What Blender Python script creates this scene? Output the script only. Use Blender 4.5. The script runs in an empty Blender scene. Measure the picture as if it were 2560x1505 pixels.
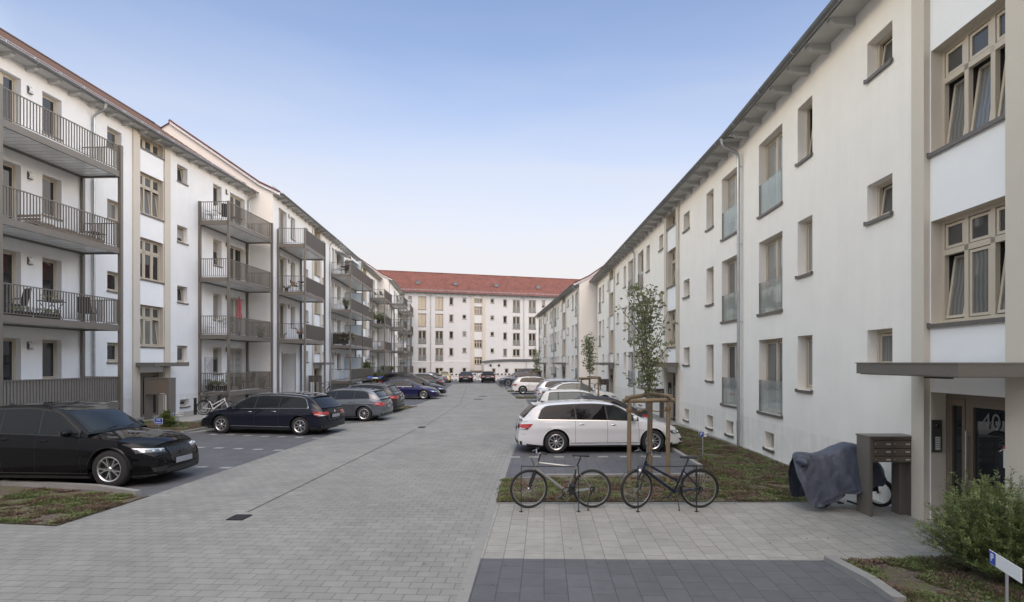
import bpy, bmesh, math, random
from mathutils import Vector, Matrix, noise
from mathutils.geometry import tessellate_polygon
R = math.radians
rnd = random.Random(11)
sc = bpy.context.scene
# ---------------------------------------------------------------- camera
F, CX, HY, H = 1380.0, 1295.0, 906.0, 2.6          # focal length and horizon of the photograph, eye height
cd = bpy.data.cameras.new('camera'); cam = bpy.data.objects.new('camera', cd); sc.collection.objects.link(cam)
cam.location = (0, 0, H); cam.rotation_euler = (R(90), 0, 0)
cd.sensor_width = 36; cd.lens = 36 * F / 2560
cd.shift_x = -(CX - 1280) / 2560; cd.shift_y = (HY - 752.5) / 2560
cd.clip_start = 0.1; cd.clip_end = 2000
sc.camera = cam
# ---------------------------------------------------------------- sky, sun, exposure
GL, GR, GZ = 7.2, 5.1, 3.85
SUN_EL, SUN_AZ = 38.0, 176.0      # azimuth measured clockwise from +Y (north); the sun stands to the left
w = bpy.data.worlds.new('World'); sc.world = w; w.use_nodes = True
wn = w.node_tree; wn.nodes.clear()
sky = wn.nodes.new('ShaderNodeTexSky'); sky.sky_type = 'NISHITA'; sky.sun_disc = False
sky.sun_elevation = R(SUN_EL); sky.sun_rotation = R(SUN_AZ)
sky.air_density = 1.0; sky.dust_density = 1.2; sky.ozone_density = 2.0; sky.altitude = 100
bg = wn.nodes.new('ShaderNodeBackground'); bg.inputs[1].default_value = 0.13
wo = wn.nodes.new('ShaderNodeOutputWorld')
# thin high haze: paler towards the horizon, with faint uneven wisps
tcw = wn.nodes.new('ShaderNodeTexCoord'); sx_ = wn.nodes.new('ShaderNodeSeparateXYZ'); wn.links.new(tcw.outputs['Generated'], sx_.inputs[0])
mpw = wn.nodes.new('ShaderNodeMapping'); mpw.inputs['Scale'].default_value = (1.0, 1.0, 5.0); wn.links.new(tcw.outputs['Generated'], mpw.inputs[0])
nzw = wn.nodes.new('ShaderNodeTexNoise'); nzw.inputs['Scale'].default_value = 1.8; nzw.inputs['Detail'].default_value = 7; nzw.inputs['Distortion'].default_value = .6
wn.links.new(mpw.outputs[0], nzw.inputs['Vector'])
mdw = wn.nodes.new('ShaderNodeMath'); mdw.operation = 'MULTIPLY_ADD'; mdw.inputs[1].default_value = -.16; mdw.inputs[2].default_value = .08
wn.links.new(nzw.outputs[0], mdw.inputs[0])
adw = wn.nodes.new('ShaderNodeMath'); adw.operation = 'ADD'; wn.links.new(sx_.outputs[2], adw.inputs[0]); wn.links.new(mdw.outputs[0], adw.inputs[1])
crw = wn.nodes.new('ShaderNodeValToRGB'); cr_ = crw.color_ramp; cr_.interpolation = 'B_SPLINE'
cr_.elements[0].position = .0; cr_.elements[0].color = (1, 1, 1, 1); cr_.elements[1].position = .62; cr_.elements[1].color = (.0, .0, .0, 1)
for p_, v_ in ((.17, .97), (.29, .68), (.40, .26), (.50, .07)): e_ = cr_.elements.new(p_); e_.color = (v_, v_, v_, 1)
wn.links.new(adw.outputs[0], crw.inputs[0])
mxw = wn.nodes.new('ShaderNodeMix'); mxw.data_type = 'RGBA'; wn.links.new(crw.outputs[0], mxw.inputs[0])
tnw = wn.nodes.new('ShaderNodeVectorMath'); tnw.operation = 'MULTIPLY'; tnw.inputs[1].default_value = (.97, .90, .90); wn.links.new(sky.outputs[0], tnw.inputs[0])
wn.links.new(tnw.outputs[0], mxw.inputs[6]); mxw.inputs[7].default_value = (3.40, 3.30, 3.30, 1)
# added boost of unseen sky: left (warm), right, overhead; lights walls and ground
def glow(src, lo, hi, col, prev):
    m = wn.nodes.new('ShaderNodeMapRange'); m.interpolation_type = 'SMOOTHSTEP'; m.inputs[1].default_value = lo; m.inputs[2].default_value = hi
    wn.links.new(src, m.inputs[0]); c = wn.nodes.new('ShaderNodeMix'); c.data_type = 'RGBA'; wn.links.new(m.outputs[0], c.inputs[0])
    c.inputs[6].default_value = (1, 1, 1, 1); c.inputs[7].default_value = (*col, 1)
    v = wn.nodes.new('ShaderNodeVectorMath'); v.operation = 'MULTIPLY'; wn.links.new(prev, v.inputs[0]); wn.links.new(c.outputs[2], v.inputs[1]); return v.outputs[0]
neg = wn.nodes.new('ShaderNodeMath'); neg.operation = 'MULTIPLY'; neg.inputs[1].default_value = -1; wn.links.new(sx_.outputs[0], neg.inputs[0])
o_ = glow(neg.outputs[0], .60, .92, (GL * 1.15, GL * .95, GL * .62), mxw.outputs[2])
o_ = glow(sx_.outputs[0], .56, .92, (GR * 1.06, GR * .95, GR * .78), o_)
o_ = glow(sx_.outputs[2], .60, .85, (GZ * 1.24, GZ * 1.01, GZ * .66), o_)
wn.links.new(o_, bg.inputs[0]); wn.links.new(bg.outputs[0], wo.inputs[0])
sd = bpy.data.lights.new('sun', 'SUN'); sd.energy = 0.15; sd.angle = R(45); sd.color = (1.0, 0.93, 0.84)
sun = bpy.data.objects.new('sun', sd); sc.collection.objects.link(sun)
sv = Vector((math.sin(R(SUN_AZ)) * math.cos(R(SUN_EL)), math.cos(R(SUN_AZ)) * math.cos(R(SUN_EL)), math.sin(R(SUN_EL))))
sun.rotation_euler = (-sv).to_track_quat('-Z', 'Y').to_euler()
sc.view_settings.view_transform = 'Standard'; sc.view_settings.look = 'None'
sc.view_settings.exposure = 1.0; sc.view_settings.gamma = 1.0
# ---------------------------------------------------------------- materials
def nd(nt, t, **k):
    n = nt.nodes.new(t)
    for a, b in k.items(): setattr(n, a, b)
    return n
def mat(name, col, rough=0.6, metal=0.0, var=0.0, vs=2.0, bump=0.0, bs=60.0, coat=0.0, spec=0.5, emit=None, trans=0.0, streak=0.0):
    m = bpy.data.materials.new(name); m.use_nodes = True; nt = m.node_tree
    p = nt.nodes['Principled BSDF']
    c = (*col, 1)
    p.inputs['Base Color'].default_value = c; p.inputs['Roughness'].default_value = rough
    p.inputs['Metallic'].default_value = metal; p.inputs['Coat Weight'].default_value = coat
    p.inputs['Coat Roughness'].default_value = 0.03
    p.inputs['Specular IOR Level'].default_value = spec
    if trans: p.inputs['Transmission Weight'].default_value = trans
    tc = None
    if var or bump or streak:
        tc = nd(nt, 'ShaderNodeTexCoord')
    if var:
        n1 = nd(nt, 'ShaderNodeTexNoise'); n1.inputs['Scale'].default_value = vs; n1.inputs['Detail'].default_value = 6
        n1.inputs['Roughness'].default_value = 0.65
        nt.links.new(tc.outputs['Object'], n1.inputs['Vector'])
        r = nd(nt, 'ShaderNodeMapRange'); r.inputs[1].default_value = 0.25; r.inputs[2].default_value = 0.75
        r.inputs[3].default_value = 1 - var; r.inputs[4].default_value = 1 + var
        nt.links.new(n1.outputs[0], r.inputs[0])
        mx = nd(nt, 'ShaderNodeMix', data_type='RGBA', blend_type='MULTIPLY'); mx.inputs[0].default_value = 1
        mx.inputs[6].default_value = c; nt.links.new(r.outputs[0], mx.inputs[7])
        out = mx.outputs[2]
        if streak:
            mp = nd(nt, 'ShaderNodeMapping'); mp.inputs['Scale'].default_value = (3.0, 3.0, 0.18)
            nt.links.new(tc.outputs['Object'], mp.inputs[0])
            n3 = nd(nt, 'ShaderNodeTexNoise'); n3.inputs['Scale'].default_value = 1.6; n3.inputs['Detail'].default_value = 5
            nt.links.new(mp.outputs[0], n3.inputs['Vector'])
            r3 = nd(nt, 'ShaderNodeMapRange'); r3.inputs[1].default_value = 0.3; r3.inputs[2].default_value = 0.7
            r3.inputs[3].default_value = 1 - streak; r3.inputs[4].default_value = 1.0
            nt.links.new(n3.outputs[0], r3.inputs[0])
            m3 = nd(nt, 'ShaderNodeMix', data_type='RGBA', blend_type='MULTIPLY'); m3.inputs[0].default_value = 1
            nt.links.new(out, m3.inputs[6]); nt.links.new(r3.outputs[0], m3.inputs[7]); out = m3.outputs[2]
        nt.links.new(out, p.inputs['Base Color'])
    if bump:
        n2 = nd(nt, 'ShaderNodeTexNoise'); n2.inputs['Scale'].default_value = bs; n2.inputs['Detail'].default_value = 4
        nt.links.new(tc.outputs['Object'], n2.inputs['Vector'])
        b = nd(nt, 'ShaderNodeBump'); b.inputs['Strength'].default_value = bump; b.inputs['Distance'].default_value = 0.01
        nt.links.new(n2.outputs[0], b.inputs['Height']); nt.links.new(b.outputs[0], p.inputs['Normal'])
    if emit:
        p.inputs['Emission Color'].default_value = (*emit, 1); p.inputs['Emission Strength'].default_value = 1
    return m
def paver(name, c1, c2, mortar, bw, rh, rot, off=0.5, rough=0.75, msize=0.006, big=0.12):
    m = bpy.data.materials.new(name); m.use_nodes = True; nt = m.node_tree; p = nt.nodes['Principled BSDF']
    tc = nd(nt, 'ShaderNodeTexCoord'); mp = nd(nt, 'ShaderNodeMapping'); mp.inputs['Rotation'].default_value = (0, 0, rot)
    nt.links.new(tc.outputs['Object'], mp.inputs[0])
    b = nd(nt, 'ShaderNodeTexBrick', offset=off); b.inputs['Scale'].default_value = 1
    b.inputs['Color1'].default_value = (*c1, 1); b.inputs['Color2'].default_value = (*c2, 1); b.inputs['Mortar'].default_value = (*mortar, 1)
    b.inputs['Mortar Size'].default_value = msize; b.inputs['Mortar Smooth'].default_value = 0.2; b.inputs['Bias'].default_value = 0.0
    b.inputs['Brick Width'].default_value = bw; b.inputs['Row Height'].default_value = rh
    nt.links.new(mp.outputs[0], b.inputs['Vector'])
    def noisy(scale, lo, hi, src, det=5):
        n = nd(nt, 'ShaderNodeTexNoise'); n.inputs['Scale'].default_value = scale; n.inputs['Detail'].default_value = det
        nt.links.new(tc.outputs['Object'], n.inputs['Vector'])
        r = nd(nt, 'ShaderNodeMapRange'); r.inputs[1].default_value = .3; r.inputs[2].default_value = .7
        r.inputs[3].default_value = lo; r.inputs[4].default_value = hi; nt.links.new(n.outputs[0], r.inputs[0])
        x = nd(nt, 'ShaderNodeMix', data_type='RGBA', blend_type='MULTIPLY'); x.inputs[0].default_value = 1
        nt.links.new(src, x.inputs[6]); nt.links.new(r.outputs[0], x.inputs[7]); return x.outputs[2]
    o = noisy(0.45, 1 - big, 1 + big * .6, b.outputs['Color'])
    o = noisy(1.7, .90, 1.06, o, 8); o = noisy(5.5, .93, 1.05, o); o = noisy(90, .93, 1.06, o, 3)
    # small dark spots and rubbed-in dirt
    vo = nd(nt, 'ShaderNodeTexVoronoi'); vo.inputs['Scale'].default_value = 1.3; vo.inputs['Randomness'].default_value = 1.0; nt.links.new(tc.outputs['Object'], vo.inputs['Vector'])
    rs = nd(nt, 'ShaderNodeMapRange'); rs.inputs[1].default_value = .015; rs.inputs[2].default_value = .05; rs.inputs[3].default_value = .62; rs.inputs[4].default_value = 1.0; nt.links.new(vo.outputs['Distance'], rs.inputs[0])
    xs_ = nd(nt, 'ShaderNodeMix', data_type='RGBA', blend_type='MULTIPLY'); xs_.inputs[0].default_value = 1; nt.links.new(o, xs_.inputs[6]); nt.links.new(rs.outputs[0], xs_.inputs[7]); o = xs_.outputs[2]
    nt.links.new(o, p.inputs['Base Color']); p.inputs['Roughness'].default_value = rough
    p.inputs['Specular IOR Level'].default_value = 0.35
    bp = nd(nt, 'ShaderNodeBump', invert=True); bp.inputs['Strength'].default_value = .5; bp.inputs['Distance'].default_value = .006
    nt.links.new(b.outputs['Fac'], bp.inputs['Height']); nt.links.new(bp.outputs[0], p.inputs['Normal'])
    return m
def tiles(name, c1, c2):
    m = bpy.data.materials.new(name); m.use_nodes = True; nt = m.node_tree; p = nt.nodes['Principled BSDF']
    uv = nd(nt, 'ShaderNodeUVMap'); b = nd(nt, 'ShaderNodeTexBrick', offset=0.0)
    b.inputs['Scale'].default_value = 1; b.inputs['Brick Width'].default_value = .3; b.inputs['Row Height'].default_value = .34
    b.inputs['Mortar Size'].default_value = .022; b.inputs['Mortar Smooth'].default_value = .6
    b.inputs['Color1'].default_value = (*c1, 1); b.inputs['Color2'].default_value = (*c2, 1)
    b.inputs['Mortar'].default_value = tuple(x * .32 for x in c1) + (1,)
    nt.links.new(uv.outputs[0], b.inputs['Vector'])
    n = nd(nt, 'ShaderNodeTexNoise'); n.inputs['Scale'].default_value = .8; n.inputs['Detail'].default_value = 8
    nt.links.new(uv.outputs[0], n.inputs['Vector'])
    r = nd(nt, 'ShaderNodeMapRange'); r.inputs[1].default_value = .3; r.inputs[2].default_value = .7; r.inputs[3].default_value = .75; r.inputs[4].default_value = 1.2
    nt.links.new(n.outputs[0], r.inputs[0])
    x = nd(nt, 'ShaderNodeMix', data_type='RGBA', blend_type='MULTIPLY'); x.inputs[0].default_value = 1
    nt.links.new(b.outputs['Color'], x.inputs[6]); nt.links.new(r.outputs[0], x.inputs[7]); nt.links.new(x.outputs[2], p.inputs['Base Color'])
    wv = nd(nt, 'ShaderNodeTexWave', wave_type='BANDS', bands_direction='X'); wv.inputs['Scale'].default_value = 1 / .3 / 3.18 * 3.1416 / 1.0
    nt.links.new(uv.outputs[0], wv.inputs['Vector'])
    bp = nd(nt, 'ShaderNodeBump'); bp.inputs['Strength'].default_value = .7; bp.inputs['Distance'].default_value = .03
    nt.links.new(wv.outputs['Fac'], bp.inputs['Height'])
    b2 = nd(nt, 'ShaderNodeBump', invert=True); b2.inputs['Strength'].default_value = .8; b2.inputs['Distance'].default_value = .03
    nt.links.new(b.outputs['Fac'], b2.inputs['Height']); nt.links.new(bp.outputs[0], b2.inputs['Normal'])
    nt.links.new(b2.outputs[0], p.inputs['Normal']); p.inputs['Roughness'].default_value = .7
    return m
def striped(name, c1, c2, scale, axis='Z', rough=.08, coat=1.0, noise_amt=0.6):
    # curtain folds / blinds seen behind a pane
    m = bpy.data.materials.new(name); m.use_nodes = True; nt = m.node_tree; p = nt.nodes['Principled BSDF']
    tc = nd(nt, 'ShaderNodeTexCoord'); wv = nd(nt, 'ShaderNodeTexWave', wave_type='BANDS', bands_direction=axis)
    wv.inputs['Scale'].default_value = scale; wv.inputs['Distortion'].default_value = noise_amt
    nt.links.new(tc.outputs['Object'], wv.inputs['Vector'])
    x = nd(nt, 'ShaderNodeMix', data_type='RGBA'); x.inputs[6].default_value = (*c1, 1); x.inputs[7].default_value = (*c2, 1)
    nt.links.new(wv.outputs['Fac'], x.inputs[0]); nt.links.new(x.outputs[2], p.inputs['Base Color'])
    p.inputs['Roughness'].default_value = .5; p.inputs['Specular IOR Level'].default_value = 0
    p.inputs['Coat Weight'].default_value = coat; p.inputs['Coat Roughness'].default_value = .015; p.inputs['Coat IOR'].default_value = 1.6
    return m
def leafmat(name, c1, c2, scale=3.0):
    m = bpy.data.materials.new(name); m.use_nodes = True; nt = m.node_tree; p = nt.nodes['Principled BSDF']
    g = nd(nt, 'ShaderNodeNewGeometry'); x = nd(nt, 'ShaderNodeMix', data_type='RGBA')
    x.inputs[6].default_value = (*c1, 1); x.inputs[7].default_value = (*c2, 1)
    nt.links.new(g.outputs['Random Per Island'], x.inputs[0])
    nt.links.new(x.outputs[2], p.inputs['Base Color']); p.inputs['Roughness'].default_value = .5
    p.inputs['Specular IOR Level'].default_value = .35
    tr = nd(nt, 'ShaderNodeBsdfTranslucent'); nt.links.new(x.outputs[2], tr.inputs[0])
    ms = nd(nt, 'ShaderNodeMixShader'); ms.inputs[0].default_value = .25
    nt.links.new(p.outputs[0], ms.inputs[1]); nt.links.new(tr.outputs[0], ms.inputs[2])
    nt.links.new(ms.outputs[0], nt.nodes['Material Output'].inputs[0])
    return m
def mulchmat():
    m = bpy.data.materials.new('mulch'); m.use_nodes = True; nt = m.node_tree; p = nt.nodes['Principled BSDF']
    tc = nd(nt, 'ShaderNodeTexCoord'); v = nd(nt, 'ShaderNodeTexVoronoi'); v.inputs['Scale'].default_value = 45
    nt.links.new(tc.outputs['Object'], v.inputs['Vector'])
    cr = nd(nt, 'ShaderNodeValToRGB'); e = cr.color_ramp.elements
    e[0].color = (.065, .042, .034, 1); e[1].color = (.20, .16, .14, 1); e.new(.5).color = (.12, .085, .072, 1)
    sp = nd(nt, 'ShaderNodeSeparateColor'); nt.links.new(v.outputs['Color'], sp.inputs[0]); nt.links.new(sp.outputs[0], cr.inputs[0])
    n5 = nd(nt, 'ShaderNodeTexNoise'); n5.inputs['Scale'].default_value = 2.6; n5.inputs['Detail'].default_value = 9; n5.inputs['Roughness'].default_value = .7
    nt.links.new(tc.outputs['Object'], n5.inputs['Vector'])
    r5 = nd(nt, 'ShaderNodeMapRange'); r5.inputs[1].default_value = .42; r5.inputs[2].default_value = .58; r5.inputs[4].default_value = .85; nt.links.new(n5.outputs[0], r5.inputs[0])
    v6 = nd(nt, 'ShaderNodeTexNoise'); v6.inputs['Scale'].default_value = 60; v6.inputs['Detail'].default_value = 3; nt.links.new(tc.outputs['Object'], v6.inputs['Vector'])
    c6 = nd(nt, 'ShaderNodeMix', data_type='RGBA'); c6.inputs[6].default_value = (.085, .09, .035, 1); c6.inputs[7].default_value = (.17, .165, .075, 1); nt.links.new(v6.outputs[0], c6.inputs[0])
    x5 = nd(nt, 'ShaderNodeMix', data_type='RGBA'); nt.links.new(r5.outputs[0], x5.inputs[0]); nt.links.new(cr.outputs[0], x5.inputs[6]); nt.links.new(c6.outputs[2], x5.inputs[7])
    nt.links.new(x5.outputs[2], p.inputs['Base Color']); p.inputs['Roughness'].default_value = .95
    b = nd(nt, 'ShaderNodeBump'); b.inputs['Strength'].default_value = 1; b.inputs['Distance'].default_value = .02
    nt.links.new(v.outputs['Distance'], b.inputs['Height']); nt.links.new(b.outputs[0], p.inputs['Normal'])
    return m
def gl(name, col, r=.015, cw=1.0, ior=1.6):
    m = mat(name, col, .35, 0, coat=cw, spec=0.0)
    p = m.node_tree.nodes['Principled BSDF']; p.inputs['Coat Roughness'].default_value = r; p.inputs['Coat IOR'].default_value = ior
    return m
AX = math.atan2(65, 1380)          # the near street axis leans 2.7 degrees to the right
M = dict(
    plaster=mat('plaster', (.80, .785, .76), .9, var=.035, vs=1.2, bump=.35, bs=55, spec=.2, streak=.03),
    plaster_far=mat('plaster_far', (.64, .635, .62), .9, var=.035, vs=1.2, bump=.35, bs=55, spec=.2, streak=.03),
    plaster_cream=mat('plaster_cream', (.86, .81, .735), .9, var=.035, vs=1.0, bump=.35, bs=55, spec=.2, streak=.03),
    plinth=mat('plinth', (.76, .74, .71), .9, var=.07, vs=2.5, bump=.25, bs=60, spec=.2, streak=.10),
    plinth_c=mat('plinth_cream', (.84, .79, .715), .9, var=.07, vs=2.5, bump=.25, bs=60, spec=.2, streak=.10),
    beige=mat('beige_plaster', (.60, .54, .45), .85, var=.03, vs=1.4, bump=.3, bs=55, spec=.2),
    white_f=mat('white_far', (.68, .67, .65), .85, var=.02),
    white=mat('white_render', (.84, .83, .81), .85, var=.025, vs=2, bump=.25, bs=70, spec=.2),
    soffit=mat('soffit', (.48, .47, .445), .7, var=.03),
    frame=mat('window_frame', (.50, .43, .335), .4, var=.02),
    taupe=mat('taupe_metal', (.185, .165, .14), .42, .3, var=.04, vs=1.5),
    taupe_l=mat('taupe_light', (.25, .225, .19), .4, .3, var=.04, vs=1.5),
    panel=mat('dark_panel', (.105, .09, .075), .5, .2, var=.05),
    under=mat('alu_underside', (.80, .80, .78), .3, .1, var=.12, vs=2.0),
    sill=mat('sill', (.15, .135, .12), .45, .3),
    zinc=mat('zinc', (.46, .47, .47), .38, .85, var=.15, vs=3),
    zinc_d=mat('zinc_dark', (.22, .225, .225), .4, .8, var=.15, vs=4),
    tile_r=tiles('roof_tiles_red', (.26, .095, .065), (.18, .065, .048)),
    tile_b=tiles('roof_tiles_brown', (.19, .115, .09), (.14, .085, .068)),
    gdark=gl('glass_dark', (.018, .02, .022)), gmid=gl('glass_mid', (.06, .06, .058)),
    gblind=striped('glass_blind', (.30, .29, .26), (.20, .195, .18), 12, 'Z', noise_amt=.1),
    gcurt=striped('glass_curtain', (.17, .165, .155), (.11, .108, .10), 4, 'X', noise_amt=3),
    gbeige=striped('glass_roller', (.55, .48, .36), (.48, .42, .32), 1.0, 'Z', noise_amt=.4),
    groll=striped('glass_white_roller', (.36, .35, .33), (.30, .295, .28), .8, 'Z', noise_amt=.3),
    open=mat('room_dark', (.012, .012, .012), .9),
    rail_glass=None,
    asphalt=mat('asphalt', (.06, .06, .06), .9, var=.1, bump=.3),
    pave=paver('pavers_light', (.292, .283, .26), (.255, .248, .23), (.13, .126, .116), .26, .17, AX, msize=.005),
    pave_w=paver('pavers_walk', (.345, .331, .30), (.305, .294, .267), (.165, .158, .143), .30, .27, AX + R(90), off=.35, msize=.005),
    pave_d=paver('pavers_dark', (.128, .127, .135), (.111, .111, .118), (.075, .075, .078), .40, .27, AX + R(90)),
    kerb=mat('kerb', (.26, .255, .24), .85, var=.1, vs=5, bump=.3, bs=90),
    markst=mat('light_stone', (.30, .30, .285), .8, var=.12, vs=12),
    seam=mat('seam_dark', (.05, .055, .04), .95, var=.3, vs=20), iron=mat('cast_iron', (.035, .034, .033), .6, .5, var=.2, vs=20),
    mulch=mulchmat(),
    wood=mat('stake_wood', (.20, .15, .095), .75, var=.25, vs=6, bump=.3, bs=30),
    rope=mat('rope', (.20, .12, .06), .9, bump=.5, bs=80),
    bark=mat('bark', (.13, .12, .095), .85, var=.3, vs=12, bump=.5, bs=40),
    leaf=leafmat('tree_leaf', (.13, .165, .07), (.24, .265, .13)),
    leaf_b=leafmat('bush_leaf', (.11, .15, .05), (.25, .29, .11)),
    cover_g=leafmat('cover_green', (.11, .14, .05), (.215, .24, .10)),
    cover_b=leafmat('cover_brown', (.16, .12, .075), (.19, .125, .095)),
    black=mat('black_plastic', (.02, .02, .02), .5), rubber=mat('rubber', (.022, .022, .022), .8, var=.2, vs=30),
    alloy=mat('alloy', (.62, .62, .63), .28, .9), alloy_d=mat('alloy_dark', (.08, .08, .085), .35, .8),
    chrome=mat('chrome', (.75, .75, .76), .12, 1.0), steel=mat('steel', (.55, .55, .54), .3, 1.0), hub=mat('brake', (.05, .05, .05), .6, .4),
    carglass=gl('car_glass', (.016, .02, .022), cw=.75, ior=1.45), carglass_l=gl('car_glass_clear', (.11, .135, .13), cw=.75, ior=1.45), carglass_p=gl('car_glass_privacy', (.008, .008, .01), cw=.55, ior=1.4),
    lamp_w=mat('lamp_clear', (.62, .64, .66), .1, .5, coat=1), lamp_d=mat('lamp_smoked', (.12, .13, .14), .1, .4, coat=1),
    lamp_r=mat('lamp_red', (.42, .015, .015), .15, 0, coat=1), lamp_rd=mat('lamp_dark_red', (.16, .01, .012), .12, 0, coat=1),
    plate=mat('plate', (.30, .31, .34), .4), bikeframe=mat('bike_silver', (.33, .33, .32), .3, .7), rack=mat('rack_iron', (.045, .047, .05), .5, .6),
    cloth_g=mat('tarp', (.062, .072, .098), .5, var=.22, vs=4, bump=.9, bs=14),
    cushion=mat('cushion', (.42, .38, .34), .9, var=.1), fabric_d=mat('fabric_dark', (.035, .035, .04), .9), wicker=mat('wicker', (.26, .16, .08), .8, var=.3, vs=30),
    white_p=mat('white_plastic', (.75, .75, .74), .45), red_c=mat('red_cloth', (.42, .12, .12), .85, var=.15, vs=4), blue=mat('sign_blue', (.02, .06, .36), .4),
    orange=mat('terracotta', (.35, .14, .07), .8), bluecloth=mat('blue_cloth', (.06, .10, .32), .8), flower=mat('flower', (.45, .06, .05), .7),
    frost=mat('frosted', (.48, .53, .54), .35, coat=.6), sw=mat('bamboo_screen', (.28, .265, .24), .8, var=.2, vs=18),
    door=mat('door_brown', (.19, .15, .115), .4, .3), text=mat('door_number', (.17, .17, .165), .5), poster=mat('paper', (.62, .64, .62), .7),
    red_p=mat('paper_red', (.35, .06, .07), .7), inox=mat('intercom', (.16, .16, .14), .35, .7), cable=mat('cable', (.02, .02, .02), .6),
    bamboo=mat('bamboo_plain', (.30, .28, .25), .8),
)
def tglass(name, tint, fac):
    m = bpy.data.materials.new(name); m.use_nodes = True; nt = m.node_tree; nt.nodes.remove(nt.nodes['Principled BSDF'])
    t = nd(nt, 'ShaderNodeBsdfTransparent'); t.inputs[0].default_value = (*tint, 1)
    g = nd(nt, 'ShaderNodeBsdfGlossy'); g.inputs['Roughness'].default_value = .03; g.inputs[0].default_value = (.9, .95, .93, 1)
    f = nd(nt, 'ShaderNodeLayerWeight'); f.inputs[0].default_value = fac
    ms = nd(nt, 'ShaderNodeMixShader'); fm = nd(nt, 'ShaderNodeMath', operation='MULTIPLY'); fm.inputs[1].default_value = .45; nt.links.new(f.outputs['Fresnel'], fm.inputs[0]); nt.links.new(fm.outputs[0], ms.inputs[0])
    d = nd(nt, 'ShaderNodeBsdfDiffuse'); d.inputs[0].default_value = (.60, .61, .58, 1); m2 = nd(nt, 'ShaderNodeMixShader'); m2.inputs[0].default_value = .24
    nt.links.new(t.outputs[0], m2.inputs[1]); nt.links.new(d.outputs[0], m2.inputs[2])
    nt.links.new(m2.outputs[0], ms.inputs[1]); nt.links.new(g.outputs[0], ms.inputs[2]); nt.links.new(ms.outputs[0], nt.nodes['Material Output'].inputs[0])
    return m
M['rail_glass'] = tglass('rail_glass', (.88, .90, .89), .22)
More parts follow.
